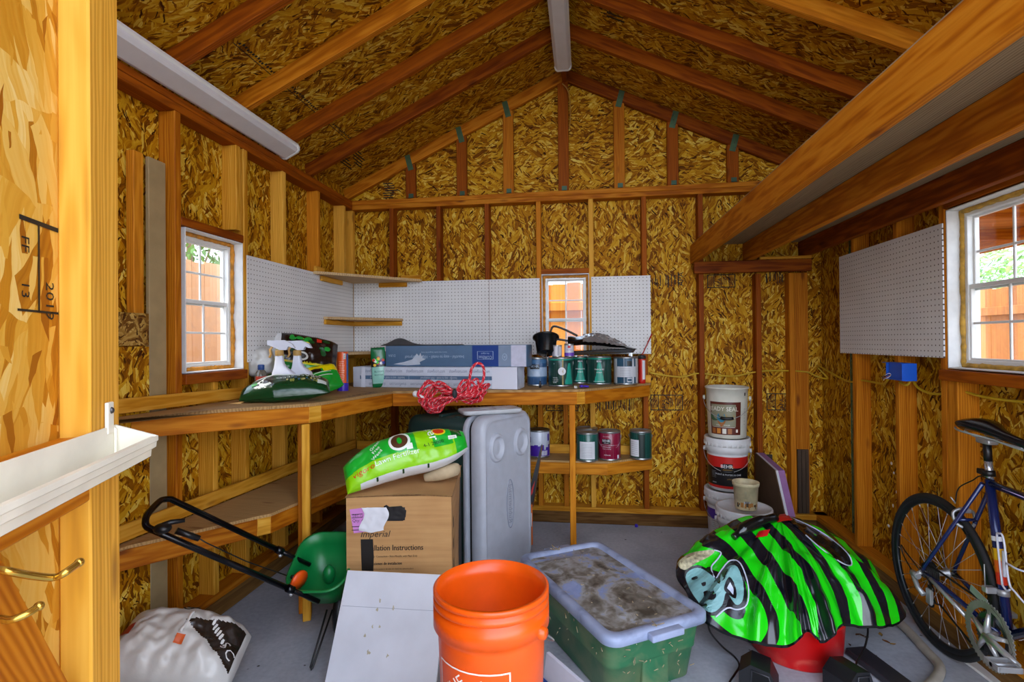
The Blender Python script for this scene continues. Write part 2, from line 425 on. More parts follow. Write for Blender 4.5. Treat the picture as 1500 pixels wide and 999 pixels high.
for i in range(9):
    y, z = 3.28+random.uniform(-.05, .06), .42+random.uniform(-.12, .3)
    mb.ball((SR-.001, y, z), (.003, random.uniform(.006, .014), random.uniform(.006, .016)), 0, 8)
mb.build('paint_splash', M('#e8e8ea', .6, 0, 0), wr)
# ---- back wall
wb = struct('wall_back', 'back stud wall with gable under the roof', 'wall')
panel('sheathing', wb, 'y', SB, SB+.012, holed(SL-.01, SR+.01, 0, ZP0+.09, WB), OSB, uv_y)
lumber('kick_board', (SL, YB+.019, .045), (SR, YB+.019, .045), .04, .09, LUMPT, wb)
lumber('bottom_plate', (SL, YB+.0445, .109), (SR, YB+.0445, .109), .089, .038, LUMG, wb)
lumber('top_plate', (SL, YB+.0445, ZP0+.019), (SR, YB+.0445, ZP0+.019), .089, .038, LUM, wb)
lumber('top_plate', (SL, YB+.0445, ZP0+.058), (SR, YB+.0445, ZP0+.058), .089, .038, LUM, wb)
bx = [(-1.572, LUMR, .128, ZP0), (-1.172, LUMR, .128, ZP0), (-.768, LUMR, .128, ZP0), (-.352, LUM, .128, ZP0), (.062, LUMG, .128, ZP0), (.468, LUMR, .128, ZP0), (.888, LUMR, .128, ZP0)]
for x, m, a, b in bx: stud(wb, x, YB+.0445, a, b, 'y', m)
for x, m in [(1.30, LUMR), (1.535, LUM)]: stud(wb, x, YB+.0445, .128, 1.925, 'y', m)
lumber('stud', (1.615, YB+.065, .128), (1.615, YB+.065, 1.93), .10, .04, LUM, wb, up=(0, 1, 0))
stud(wb, -.15, YB+.0445, .128, 1.21, 'y', LUM)
lumber('window_header', (-.335, YB+.0445, 1.985), (.045, YB+.0445, 1.985), .089, .04, LUMR, wb)
lumber('window_sill', (-.335, YB+.0445, 1.214), (.045, YB+.0445, 1.214), .089, .04, LUMR, wb)
# gable
mb = MB()
zt = lambda x: RZ+.10-SLO*abs(x-RX)
gp = [(SL-.01, ZP1), (SR+.01, ZP1), (SR+.01, zt(SR)), (RX, zt(RX)), (SL-.01, zt(SL))]
mb.prism(gp, SB, SB+.012, lambda u, v, w: (u, w, v)); mb.build('gable_sheathing', OSB, wb, autouv=uv_yh)
YG = 4.128
def roofz(x, off=0): return RZ-SLO*abs(x-RX)+off
for sx in (-1, 1):
    xe = SL if sx < 0 else SR
    lumber('gable_rafter', (RX, YG+.019, roofz(RX, .05)), (xe, YG+.019, roofz(xe, .05)), .038, .09, LUM if sx < 0 else LUMR, wb)
for px, m in [(601, LUMR), (676, LUMR), (744.5, LUM), (825.5, LUMR), (907.5, LUM), (986, LUMR), (1074, LUMR)]:
    x = at(px, 250, y=YG).x
    lumber('gable_stud', (x, YG+.02, ZP1), (x, YG+.02, roofz(x, .01)), .085, .036, m, wb, up=(0, 1, 0))
    if px != 825.5:
        mb = MB(); z = roofz(x, .02); sg = 1 if x < RX else -1
        mb.box((x-.01*sg, YG-.0015, z), (.045, .003, .13), 0, 0, R=Matrix.Rotation(-.25*sg, 3, 'Y'))
        for q in (-.04, 0, .04): mb.ball((x-.01*sg+q*.2*sg, YG-.003, z+q), .004, 1, 6)
        mb.build('tie_plate', [M('#4d6a4b', .5, .4, .1), DKST], wb)
    mb = MB(); mb.box((x+.005, YG-.0015, ZP1+.022), (.04, .003, .03)); mb.box((x+.005, YG-.008, ZP1+.0015), (.04, .014, .003)); mb.build('angle_clip', M('#3f5a44', .5, .4, .1), wb)
# ---- roof
rf = struct('ceiling', 'pitched roof underside of strand board and rafters', 'roof')
for sx in (-1, 1):
    xe = SL-.3 if sx < 0 else SR+.3
    mb = MB(); z0, z1 = roofz(RX, .102), roofz(xe, .102)
    mb.prism([(RX, z0), (xe, z1), (xe, z1+.014), (RX, z0+.014)], YF-.35, SB+.3, lambda u, v, w: (u, w, v)); mb.build('roof_deck', OSB, rf, autouv=uv_roof)
    for i, y in enumerate((.78, 1.22, 1.68, 2.145, 2.605, 3.068, 3.525)):
        x1 = SL if sx < 0 else SR
        lumber('rafter', (RX+sx*.018, y, roofz(RX, .05)), (x1, y, roofz(x1, .05)), .04, .09, [LUM, LUMR, LUM, LUMR, LUM, LUMR, LUMR][(i+(sx > 0)) % 7 if sx < 0 else i], rf)
lumber('ridge_beam', (RX, YF-.3, RZ+.04), (RX, YG, RZ+.04), .036, .11, LUMR, rf)
# ---- front wall beside the door and its header (behind the camera's left)
wf = struct('wall_front', 'front wall beside the doorway', 'wall')
panel('sheathing', wf, 'y', YF-.11, YF-.098, [(SL-.01, -.86, 0, 2.62)], OSB, uv_y)
lumber('stud', (-.88, YF-.05, .128), (-.88, YF-.05, ZP0), .038, .089, LUM, wf, up=(0, 1, 0))
lumber('bottom_plate', (SL, YF-.05, .109), (-.86, YF-.05, .109), .089, .038, LUM, wf)
# ------------------------------------------------------------------ windows
FOAM = M('#cf8a28', .75, 0, .22, 30)
FOAMY = M('#c79a3a', .7, 0, .22, 30)
VINYL = M('#e4e6e4', .35, 0, .03)
def window(name, label, w, h, parent_loc, R, cells=(2, 2), foam=FOAM, jamb=.085):
    """local: x across, z up, y into the room; origin centre of opening, outer plane"""
    root = struct(name, label, 'window'); root.matrix_basis = Matrix.Translation(parent_loc) @ R.to_4x4()
    fw = .028
    def ring(mb, x0, x1, z0, z1, t, y0, y1, m=0):
        yc, dy = (y0+y1)/2, y1-y0
        mb.box(((x0+x1)/2, yc, z0+t/2), (x1-x0, dy, t), m, .002); mb.box(((x0+x1)/2, yc, z1-t/2), (x1-x0, dy, t), m, .002)
        mb.box((x0+t/2, yc, (z0+z1)/2), (t, dy, z1-z0-2*t), m, .002); mb.box((x1-t/2, yc, (z0+z1)/2), (t, dy, z1-z0-2*t), m, .002)
    mb = MB(); ring(mb, -w/2+.012, w/2-.012, -h/2+.012, h/2-.012, fw, -.03, .022); mb.build('window_frame', VINYL, root)
    # painted reveal boards
    mb = MB(); ring(mb, -w/2-.0005, w/2+.0005, -h/2-.0005, h/2+.0005, .006, -.03, jamb, 0); mb.build('reveal', M('#dfe0df', .6, 0, .06), root)
    # squeezed-out foam bead
    pts = []
    for i in range(160):
        t = i/160*4; k = int(t); f = t-k; a, b = w/2-.014, h/2-.014
        p = [(-a+2*a*f, -b), (a, -b+2*b*f), (a-2*a*f, b), (-a, b-2*b*f)][k]
        pts.append((p[0], .024+nz((p[0]*9, p[1]*9, 1))*.008, p[1]))
    mb = MB(); mb.tube(pts, [.009+.006*abs(nz((p[0]*40, p[2]*40, 3)))+.003*random.random() for p in pts], 7, 0, True); mb.build('foam_bead', foam, root)
    x0, x1, z0, z1 = -w/2+.03, w/2-.03, -h/2+.03, h/2-.03; zm = .0
    for up in (1, 0):
        a0, a1 = (zm-.012, z1) if up else (z0, zm+.016)
        yo = -.012 if up else .006
        st = .02
        sash = MB(); ring(sash, x0, x1, a0, a1, st, yo-.008, yo+.01); sh = sash.build('sash', VINYL, root)
        gx0, gx1, gz0, gz1 = x0+st, x1-st, a0+st, a1-st
        for i in range(1, cells[0]):
            mb = MB(); xx = gx0+(gx1-gx0)*i/cells[0]; mb.box((xx, yo, (gz0+gz1)/2), (.011, .009, gz1-gz0), 0, .002); mb.build('muntin', VINYL, sh)
        for i in range(1, cells[1]):
            mb = MB(); zz = gz0+(gz1-gz0)*i/cells[1]; mb.box(((gx0+gx1)/2, yo, zz), (gx1-gx0, .008, .011), 0, .002); mb.build('muntin', VINYL, sh)
        mb = MB(); mb.box(((gx0+gx1)/2, yo-.006, (gz0+gz1)/2), (gx1-gx0, .003, gz1-gz0)); mb.build('pane', GLASS, sh)
    return root
window('window_1', 'small window in the left wall above the bench', WL[1]-WL[0], WL[3]-WL[2], (SL, (WL[0]+WL[1])/2, (WL[2]+WL[3])/2), Matrix.Rotation(-PI/2, 3, 'Z'))
window('window_2', 'small window in the back wall above the paint cans', WB[1]-WB[0], WB[3]-WB[2], (sum(WB[:2])/2, SB, sum(WB[2:])/2), Matrix.Rotation(PI, 3, 'Z'), jamb=.088)
window('window_3', 'window in the right wall beside the pegboard', WR[1]-WR[0], WR[3]-WR[2], (SR, sum(WR[:2])/2, sum(WR[2:])/2), Matrix.Rotation(PI/2, 3, 'Z'), (4, 2), FOAMY)
# cobweb in the left window
# ------------------------------------------------------------------ pegboards
def pegboard(label, axis, c, a0, a1, z0, z1, sgn):
    mb = MB(); t = .006
    if axis == 'x': mb.box((c+sgn*t/2, (a0+a1)/2, (z0+z1)/2), (t, a1-a0, z1-z0))
    else: mb.box(((a0+a1)/2, c+sgn*t/2, (z0+z1)/2), (a1-a0, t, z1-z0))
    o = mb.build('pegboard', PEG, autouv=uv_x if axis == 'x' else uv_y)
    return tag(o, label, 'pegboard')
pegboard('white pegboard on the left wall beside the window', 'x', XL+.001, 2.713, 4.08, 1.327, 1.94, 1)
pegboard('wide white pegboard panel in the back left corner', 'y', YB-.0002, XL+.012, -.754, 1.327, 1.932, -1)
pegboard('narrow white pegboard panel just left of the back window', 'y', YB-.0002, -.751, -.345, 1.327, 1.932, -1)
pegboard('white pegboard just right of the back window', 'y', YB-.0002, .060, .511, 1.327, 1.932, -1)
pegboard('white pegboard on the right wall above the blue outlet box', 'x', XR-.001, 2.690, 3.683, 1.335, 1.971, -1)
# ------------------------------------------------------------------ stamps printed on the boards (part of the walls)
def stamp(parent, fn, items, name='ink_stamp'):
    mb = MB()
    for it in items:
        if it[0] == 'box':
            _, x, y, w, h, t = it
            for a, b, c, d in ((x, y, w, t), (x, y+h-t, w, t), (x, y, t, h), (x+w-t, y, t, h)):
                mb.add([fn(a, b), fn(a+c, b), fn(a+c, b+d), fn(a, b+d)], [(0, 1, 2, 3)])
        elif it[0] == 'bar':
            _, a, b, c, d = it; mb.add([fn(a, b), fn(a+c, b), fn(a+c, b+d), fn(a, b+d)], [(0, 1, 2, 3)])
        else:
            _, x, y, sz, st, rot = it
            def g(u, v, x=x, y=y, rot=rot):
                cc, ss = math.cos(rot), math.sin(rot); return fn(x+u*cc-v*ss, y+u*ss+v*cc)
            mb.text(st, sz, g, align='L')
    return mb.build(name, INK, parent)
fb = lambda ox, oz: (lambda u, v: (ox+u, SB-.001, oz+v))
p = at(683+440, 580, y=SB)
def apa(parent, ox, oz, sc=1.0, fn=fb):
    f = fn(ox, oz); it = [('box', 0, 0, .26*sc, .13*sc, .007), ('bar', .06*sc, 0, .006, .13*sc), ('bar', .13*sc, 0, .004, .13*sc), ('bar', .2*sc, 0, .004, .13*sc), ('t', .125*sc, .01, .045*sc, 'APA', PI/2)]
    for k in range(5): it.append(('bar', .015*sc+k*.009*sc, .02*sc, .003*sc, .09*sc))
    for k in range(3): it.append(('bar', .145*sc+k*.014*sc, .03*sc, .005*sc, .07*sc))
    for k in range(3): it.append(('bar', .214*sc+k*.012*sc, .02*sc, .004*sc, .08*sc))
    stamp(parent, f, it)
a = at(1123, 601, y=SB); apa(wb, a.x, a.z)
a = at(953, 601, y=SB); apa(wb, a.x, a.z, .95)
a = at(800, 602, y=SB); apa(wb, a.x, a.z)
def lines(parent, x0, x1, z, n, seed, fn=fb):
    rr = random.Random(seed); it = []; f = fn(x0, z); x = 0
    while x < x1-x0:
        w = rr.choice((.004, .006, .009)); it.append(('bar', x, rr.uniform(0, .03), w, rr.uniform(.05, .11))); x += w+rr.uniform(.008, .02)
    stamp(parent, f, it)
a = at(955, 422, y=SB); lines(wb, a.x, a.x+.2, a.z, 0, 3); stamp(wb, fb(a.x+.21, a.z+.01), [('t', .03, 0, .06, 'APA', PI/2)])
a = at(1036, 422, y=SB); apa(wb, a.x, a.z, .8)
a = at(1122, 416, y=SB); lines(wb, a.x, a.x+.26, a.z, 0, 5)
a = at(875, 602, y=SB); lines(wb, a.x, a.x+.3, a.z, 0, 9)
frr = lambda oy, oz: (lambda u, v: (SR-.001, oy-u, oz+v))
a = at(1425, 672, x=SR); stamp(wr, frr(2.36, a.z), [('t', .09, -.02, .03, 'EXPOSURE', PI/2), ('t', .14, -.02, .026, 'SHEATHING', PI/2), ('t', .03, .02, .024, 'APA', PI/2), ('bar', .11, -.01, .004, .14)])
a = at(1333, 720, x=SR); stamp(wr, frr(2.95, a.z-.1), [('box', 0, 0, .05, .16, .004), ('t', .035, .02, .03, 'APA', PI/2)])
a = at(1297, 702, x=SR); stamp(wr, frr(3.18, a.z-.1), [('box', 0, 0, .06, .14, .004), ('bar', .02, .03, .006, .09), ('bar', .035, .03, .006, .09)])
def frf(ox, oy):
    def fn(u, v):
        x = ox+v*1.0; return (x, oy+u, roofz(x, .1005))
    return fn
stamp(rf, lambda u, v: (.16+u, 3.22-v*1.2-.0, roofz(.16+u, .1)), [('t', .0, .0, .07, 'APA', 0), ('bar', -.02, .09, .14, .008), ('bar', -.02, .115, .1, .006), ('bar', 0, -.03, .1, .01), ('bar', 0, -.06, .11, .012)])
for yy, s in ((2.3, 1), (2.75, 2), (3.25, 3)):
    rr = random.Random(s); it = [('bar', -.02, -.012, .36, .004)]
    for k in range(16): it.append(('bar', k*.02, rr.uniform(0, .01), .012, .012))
    stamp(rf, lambda u, v, yy=yy: (-1.66+v, yy+u, roofz(-1.66+v, .1)), it)
rr = random.Random(8); stamp(rf, lambda u, v: (-1.83+v, 3.62+u, roofz(-1.83+v, .1)), [('bar', rr.uniform(0, .2), k*.02, rr.uniform(.1, .24), .009) for k in range(8)])
rr = random.Random(4); stamp(wb, lambda u, v: (-1.68+u, SB-.001, 2.655+v), [('bar', rr.uniform(0, .02), k*.02, rr.uniform(.08, .13), .009) for k in range(7)])
# ------------------------------------------------------------------ loft joists
for x0, zb, m, lb in [(.845, 2.0225, LUM, 'nearest of the three ceiling joists, lit bright along its side'), (1.235, 2.0225, LUM, 'middle of the three ceiling joists under the loft plywood'),
                     (1.635, 2.045, LUMR, 'ceiling joist running against the right wall above the window')]:
    lumber('ceiling_joist', (x0, YF-.3, (zb+2.166)/2), (x0, SB-.004, (zb+2.166)/2), .04, 2.166-zb, m, None, label=lb, cat='joist')
lumber('wall_ledger', (.83, YB-.0195, 1.977), (1.662, YB-.0195, 1.977), .037, .089, LUMR, None, label='short ledger board on the back wall carrying the ceiling joists', cat='ledger')
lumber('loft_deck', (1.26, YF-.3, 2.174), (1.26, SB-.004, 2.174), .84, .015, PLYG, None, label='plywood loft deck lying on top of the ceiling joists', cat='plywood', ch=.001)
lumber('wood_stick', (1.30, 4.056, 2.0345), (1.66, 4.056, 2.0345), .02, .02, LUMG, None, label='thin pale wooden stick lying on the ledger in the back right corner', cat='stick')
# ------------------------------------------------------------------ the open door leaf at the left
un = Vector((-.41, .912, 0)).normalized(); nn = Vector((un.y, -un.x, 0))   # along the leaf (to the hinge), out of its face
C1 = ray(132, 480)*.0; rr_ = ray(132, 480); C1 = Vector((rr_.x, rr_.y, 0)); C1 = C1/C1.length*.92
def dl(u, n, z): q = C1+un*u+nn*n; return Vector((q.x, q.y, z))
door = struct('door_1', 'open shed door of strand board with a lumber frame', 'door')
DL = Matrix(((un.x, -nn.x, 0), (un.y, -nn.y, 0), (0, 0, 1))).to_3x3()   # local x along leaf, y into the leaf
mb = MB()
def dbox(mb, u0, u1, n0, n1, z0, z1, ch=.003):
    c = dl((u0+u1)/2, (n0+n1)/2, (z0+z1)/2); mb.box(c, (u1-u0, abs(n1-n0), z1-z0), 0, ch, R=DL)
dbox(mb, -.98, .09, -.038, -.05, .04, 2.5, 0)
mb.build('sheathing', OSBL, door, autouv=lambda co, n: (Vector((co.x, co.y, 0)).dot(un), co.z))
up = (nn.x, nn.y, 0)
lumber('stile', dl(.0445, -.019, .04), dl(.0445, -.019, 2.5), .089, .038, LUMG, door, up=up)
lumber('stile', dl(-.93, -.019, .04), dl(-.93, -.019, 2.5), .089, .038, LUMG, door, up=up)
zr = at(86, 641, d=1); 
# rail behind the gutter: find its top from the image point on the sheathing plane
def on_leaf(px, py, n):
    r = ray(px, py); O = Vector((0, 0, H)); P = dl(0, n, 0); t = ((P-O).dot(nn))/(r.dot(nn)); return O+r*t
q = on_leaf(60, 649, -.038); zrail = q.z
lumber('rail', dl(-.885, -.0188, zrail-.0445), dl(-.001, -.0188, zrail-.0445), .089, .0376, LUM, door, up=up)
lumber('rail', dl(-.885, -.019, .13), dl(-.001, -.019, .13), .089, .038, LUM, door, up=up)
lumber('rail', dl(-.885, -.019, 2.43), dl(-.001, -.019, 2.43), .089, .038, LUM, door, up=up)
b0 = on_leaf(22, 848, 0); b1 = on_leaf(103, 999, 0); dd = (b1-b0).normalized(); pp = dd.cross(nn).normalized()
if pp.z > 0: pp = -pp
bc = (b0+pp*.0445)-nn*.0192
t0 = (zrail-.092-bc.z)/dd.z; t1 = (.19-bc.z)/dd.z
u_of = lambda P: (P-C1).dot(un)
lumber('brace', bc+dd*(t0+.03), bc+dd*min(t1, (-.05-u_of(bc))/dd.dot(un)), .089, .038, LUM, door, up=up)
def leaff(u, v, o=[0, 0]): return None
# stamps on the sheathing
pz = on_leaf(85, 341, -.0375); us = u_of(pz); zs = pz.z
def sfn(u, v): return dl(us+u, -.0372, zs+v)
q2 = on_leaf(55, 458, -.038); q3 = on_leaf(27, 312, -.038); wS = us-u_of(q2); dz = zs-q2.z
stamp(door, sfn, [('bar', u_of(q3)-us, .0, us-u_of(q3), .006), ('bar', -wS, -dz, .004, dz), ('bar', -wS*1.9, -dz, wS*1.9, .003),
                  ('t', -wS*.62, -dz*.62, dz*.23, '2019', -PI/2), ('t', -wS*1.72, -dz*.16, dz*.2, 'FF', -PI/2), ('t', -wS*1.72, -dz*.66, dz*.2, '13', -PI/2)])
# ---- the gutter used as a shelf on the door
G0 = on_leaf(168, 622, .002); ug, zg = u_of(G0), G0.z
gut = thing('gutter_shelf', 'white rain gutter length fixed to the open door as a shelf', 'gutter', dl(ug-.4, 0, zg-.1))
CREAM = M('#e9e4d2', .42, 0, .05)
gw, gh, t_ = .056, .058, .0025
prof = [(0, 0), (0, -gh), (.034, -gh), (.046, -.051), (.047, -.041), (.053, -.037), (.054, -.029), (.056, -.027), (.056, -.020)]
poly = prof+[(.049, -.020), (.049, -.0225), (.0532, -.0235), (.0515, -.0285), (.0505, -.0345), (.0445, -.0385), (.0435, -.049), (.033, -gh+t_), (t_, -gh+t_), (t_, 0)]
mb = MB(); mb.prism(poly, ug-.82, ug, lambda u, v, w: dl(w, .002+u, zg+v)); mb.build('trough', CREAM, gut, world=True)
mb = MB(); mb.prism(prof, ug-.001, ug+.003, lambda u, v, w: dl(w, .002+u, zg+v)); 
mb.prism([(.0, .0), (.006, -.003), (.006, -gh+.004), (0, -gh+.004)], ug-.012, ug-.009, lambda u, v, w: dl(w, .006+u*.5, zg+v-.002)); mb.build('end_cap', CREAM, gut, world=True)
mb = MB(); dbox(mb, ug-.03, ug-.012, .001, .006, zg-.01, zg+.036, .001); 
mb.ball(dl(ug-.021, .0062, zg+.024), (.004, .004, .005), 1, 8); mb.build('mounting_tab', [CREAM, DKST], gut, world=True)
# ---- brass coat hook on the brace
BRASS = M('#d2ab4c', .22, .9, .05)
hk = thing('coat_hook', 'double brass coat hook on the diagonal brace of the open door', 'hook', dl(-.36, .001, .9))
def onp(px, py, n): return on_leaf(px, py, n)
tip = onp(116, 824, .085); tip2 = onp(57, 888, .06)
hb = onp(-25, 838, .004); hb2 = onp(-25, 925, .004)
mb = MB(); mb.tube(spl([hb, onp(-10, 834, .03), onp(8, 836, .05), onp(45, 843, .06), onp(78, 846, .07), onp(95, 839, .08), tip], 6), .0035, 8); mb.ball(tip, .0045); mb.build('upper_prong', BRASS, hk, world=True)
mb = MB(); mb.tube(spl([hb2, onp(-5, 907, .03), onp(15, 908, .045), onp(38, 900, .055), tip2], 6), .0035, 8); mb.ball(tip2, .0045); mb.build('lower_prong', BRASS, hk, world=True)
mb = MB(); c = (hb+hb2)/2; mb.box(c-nn*.002, (.03, .006, (hb.z-hb2.z)+.04), 0, .002, R=DL); mb.build('back_plate', BRASS, hk, world=True)
# ------------------------------------------------------------------ light fixtures (switched off)
LENS = M('#d9d9dc', .35, 0, .02); CAPW = M('#e2e2de', .4, 0, .02)
def light(label, p0, p1, w, dep, upv):
    p0, p1 = Vector(p0), Vector(p1); x = (p1-p0); L = x.length; x.normalize(); u = Vector(upv); u = (u-x*u.dot(x)).normalized(); y = u.cross(x)
    A = Matrix(((x.x, y.x, u.x), (x.y, y.y, u.y), (x.z, y.z, u.z)))
    r = thing('strip_light', label, 'light fixture'); r.matrix_basis = Matrix.Translation((p0+p1)/2) @ A.to_4x4()
    mb = MB(); pr = [(-w/2, 0), (w/2, 0), (w/2, -dep*.35), (w*.42, -dep*.5), (-w*.42, -dep*.5), (-w/2, -dep*.35)]
    mb.prism(pr, -L/2+.006, L/2-.006, lambda a, b, q: (q, a, b)); mb.build('housing', CAPW, r)
    pr = [(-w*.43, -dep*.45), (w*.43, -dep*.45), (w*.41, -dep*.8), (w*.3, -dep), (-w*.3, -dep), (-w*.41, -dep*.8)]
    mb = MB(); mb.prism(pr, -L/2+.01, L/2-.01, lambda a, b, q: (q, a, b)); mb.build('diffuser', LENS, r)
    for sx in (-1, 1):
        mb = MB(); pr = [(-w*.51, .001), (w*.51, .001), (w*.51, -dep*.5), (w*.44, -dep*.9), (w*.32, -dep*1.06), (-w*.32, -dep*1.06), (-w*.44, -dep*.9), (-w*.51, -dep*.5)]
        mb.prism(pr, -.007, .007, lambda a, b, q, sx=sx: (sx*(L/2-.005)+q, a, b)); mb.build('end_cap', CAPW, r)
    return r
zr_ = 3.487
p = at(826, 104, z=zr_-.05)
light('white strip light under the ridge of the roof', (RX, p.y, zr_), (RX, p.y-1.22*2, zr_), .125, .05, (0, 0, 1))
nl = Vector((SLO, 0, -1)).normalized()*-1
xa, xb = -1.80, -1.80
pl = at(428, 229, z=2.66)
light('white strip light along the top of the left wall', (-1.872, pl.y-.06, roofz(-1.872)-.012), (-1.872, pl.y-2.5, roofz(-1.872)-.012), .14, .05, Vector((-SLO, 0, 1)))
mb = MB(); a = at(829, 106, y=4.07); mb.tube(spl([(a.x-.03, 4.07, 3.46), (a.x+.01, 4.09, 3.42), (a.x+.028, 4.10, 3.33), (a.x+.03, 4.11, 3.2), (a.x+.02, 4.12, 3.12)], 6), .005, 6)
tag(mb.build('lamp_cord', M('#a8761e', .5, 0, .05)), 'thin tan cord hanging from the ridge light down the gable', 'cord')
# ------------------------------------------------------------------ the L-shaped workbench
def zb(y): return 1.104+max(0, 3.3-y)*.0205
def zs(y): return .565+max(0, 2.9-y)*.04
B = [at(187, 607, z=1.136), at(453, 591, z=1.121), at(471, 589, z=1.119), at(575, 573, z=1.104), at(845, 570.5, z=1.104), at(857, 570, z=1.104)]
b_end = (.505, YB-.002)
S = [at(187, 797, z=.612), at(377, 757, z=.585), at(397, 753, z=.583)]
bench = thing('workbench', 'L-shaped lumber workbench with a lower shelf along the left and back walls', 'workbench', (-1.2, 3.2, 0))
def slab(name, poly, zf, th, mat, drop=0):
    mb = MB(); n = len(poly)
    vs = [(x, y, zf(y)-drop) for x, y in poly]+[(x, y, zf(y)-th-drop) for x, y in poly]
    mb.add(vs, [list(range(n)), list(range(n, 2*n))[::-1]]+[(i, i+n, (i+1) % n+n, (i+1) % n) for i in range(n)])
    return mb.build(name, mat, bench, world=True)
PLYB = lumber_mat('bench_plywood', '#c09a66', '#a98453', '#86653d', streak=1.5)
top = [(B[0].x, B[0].y), (B[1].x, B[1].y), (B[2].x, B[2].y), (B[3].x, B[3].y), (B[4].x, B[4].y), (B[5].x, B[5].y), b_end, (-1.905, YB-.002), (-1.905, 1.62), (B[0].x-.06, 1.62)]
topb = slab('benchtop', top, zb, .016, PLYB)
def fascia(zf, p, q, th=.036, h=.086, mat=LUM, drop=.016, ins=.0):
    p, q = Vector((p[0], p[1], 0)), Vector((q[0], q[1], 0)); d = (q-p).normalized(); n = Vector((-d.y, d.x, 0))
    a = p+n*(th/2+.001); b = q+n*(th/2+.001)
    a.z = zf(p.y)-drop-h/2; b.z = zf(q.y)-drop-h/2
    return lumber('apron', a, b, th, h, mat, bench)
ext = (B[0]-B[1]).normalized()*.25
fascia(zb, B[0]+ext, B[1]); fascia(zb, B[1], B[2], mat=LUMG); fascia(zb, B[2], B[3]); fascia(zb, B[3], B[4]); fascia(zb, B[4], B[5], mat=LUMG); fascia(zb, B[5], (b_end[0]-.01, b_end[1]-.03))
# strip on the wall above the top, left
lumber('back_strip', (-1.903, 1.62, 1.185), (-1.903, 2.70, zb(2.7)+.04), .018, .062, LUMG, bench)
lumber('back_strip', (.44, YB-.014, 1.135), (.505, YB-.014, 1.135), .024, .06, LUMG, bench)
# legs
q = Vector((B[1].x, B[1].y)); 
def leg(x, y, z1, w, d, rz, m=LUM):
    mb = MB(); mb.box((0, 0, 0), (z1, w, d), 0, .003); o = mb.build('leg', m, bench)
    A = Matrix.Translation((x, y, z1/2)) @ Matrix.Rotation(rz, 4, 'Z') @ Matrix.Rotation(-PI/2, 4, 'Y'); o.matrix_basis = wmat(bench).inverted() @ A
ldir = math.atan2(B[0].y-B[1].y, B[0].x-B[1].x)
leg(-1.447, B[1].y+.035, zb(2.55)-.105, .089, .04, .45, LUMG)
leg(-1.50, B[1].y+.085, zb(2.55)-.105, .05, .04, .45, LUM)
a = at(838, 600, y=B[4].y+.03); leg(a.x, B[4].y+.024, zb(4)-.104, .085, .04, .05, LUM)
# lower shelf
SA = [(S[0].x, S[0].y), (S[1].x, S[1].y), (S[2].x, S[2].y)]
i2 = at(508, 707, z=.566); r1 = at(890, 676.5, z=.55); r0_ = at(772, 671, z=.553)
yb2 = (r1.y+r0_.y)/2+.0
ex = (S[2]-i2).normalized(); inner = (i2.x+ (i2-S[2]).normalized().x*.7*1.0, yb2)
ii = S[2]+(i2-S[2])*((yb2-S[2].y)/(i2.y-S[2].y))
sx = (S[0]-S[1]).normalized()*.2
shelf = [(S[0].x+sx.x, S[0].y+sx.y), SA[1], SA[2], (ii.x, yb2), (r1.x, r1.y), (.505, 4.03), (.505, YB-.002), (-1.905, YB-.002), (-1.905, S[0].y+sx.y)]
slab('shelf_board', shelf, lambda y: zs(y)-.014*(0 if y < 2.9 else min(1, (y-2.9)/.8)), .014, PLYB)
zs2 = lambda y: zs(y)-.014*(0 if y < 2.9 else min(1, (y-2.9)/.8))
fascia(zs2, shelf[0], shelf[1], drop=.014); fascia(zs2, shelf[1], shelf[2], mat=LUMG, drop=.014); fascia(zs2, shelf[2], shelf[3], drop=.014); fascia(zs2, shelf[3], shelf[4], drop=.014); fascia(zs2, shelf[4], (.503, 4.028), drop=.014, mat=LUM)
lumber('shelf_cleat', (-1.903, 1.7, .655), (-1.903, 4.08, .595), .018, .07, LUMG, bench)
lumber('shelf_cleat', (-1.88, YB-.012, .585), (.49, YB-.012, .585), .018, .07, LUMG, bench)
# crate lettering printed on the bench top
a, b = at(476, 587, z=1.1195), at(572, 571, z=1.1055); dv = (b-a); L_ = dv.length; dv.normalize(); nv = Vector((-dv.y, dv.x, 0)).normalized()
mb = MB(); mb.text('LIGGADLIMB', .062, lambda u, v: a+dv*(L_*.5+u)+nv*(v*1.0-.016)+Vector((0, 0, .0018)), sx=1.05); mb.build('printed_lettering', INK, topb, world=True)
# ------------------------------------------------------------------ three triangular corner shelves
def corner_shelf(label, z, ax, by, cleat, tilt=0):
    """triangle in the back left corner; ax along the left wall (y value), by along the back wall (x value)"""
    x0, y0 = XL+.008, YB-.009
    r = thing('corner_shelf', label, 'shelf', (x0, y0, z))
    mb = MB(); t = .019; e = .03
    pts = [(0, 0), (0, ax-y0), (e, ax-y0), (by-x0, -e), (by-x0, 0)]
    n = len(pts); mb.add([(x, y, t/2+tilt*(x if x > .05 else 0)) for x, y in pts]+[(x, y, -t/2+tilt*(x if x > .05 else 0)) for x, y in pts], [list(range(n))[::-1], list(range(n, 2*n))]+[(i, (i+1) % n, (i+1) % n+n, i+n) for i in range(n)])
    mb.build('board', PLY, r)
    for (a, b) in cleat:
        o = lumber('cleat', Vector((x0, y0, z))+Vector(a), Vector((x0, y0, z))+Vector(b), .02, .036, LUMG, r)
    return r
a = at(463, 399, x=XL+.03); b = at(617, 411, y=YB-.03); zu = (a.z+b.z)/2
ax, bx_ = a.y-YB, b.x-XL
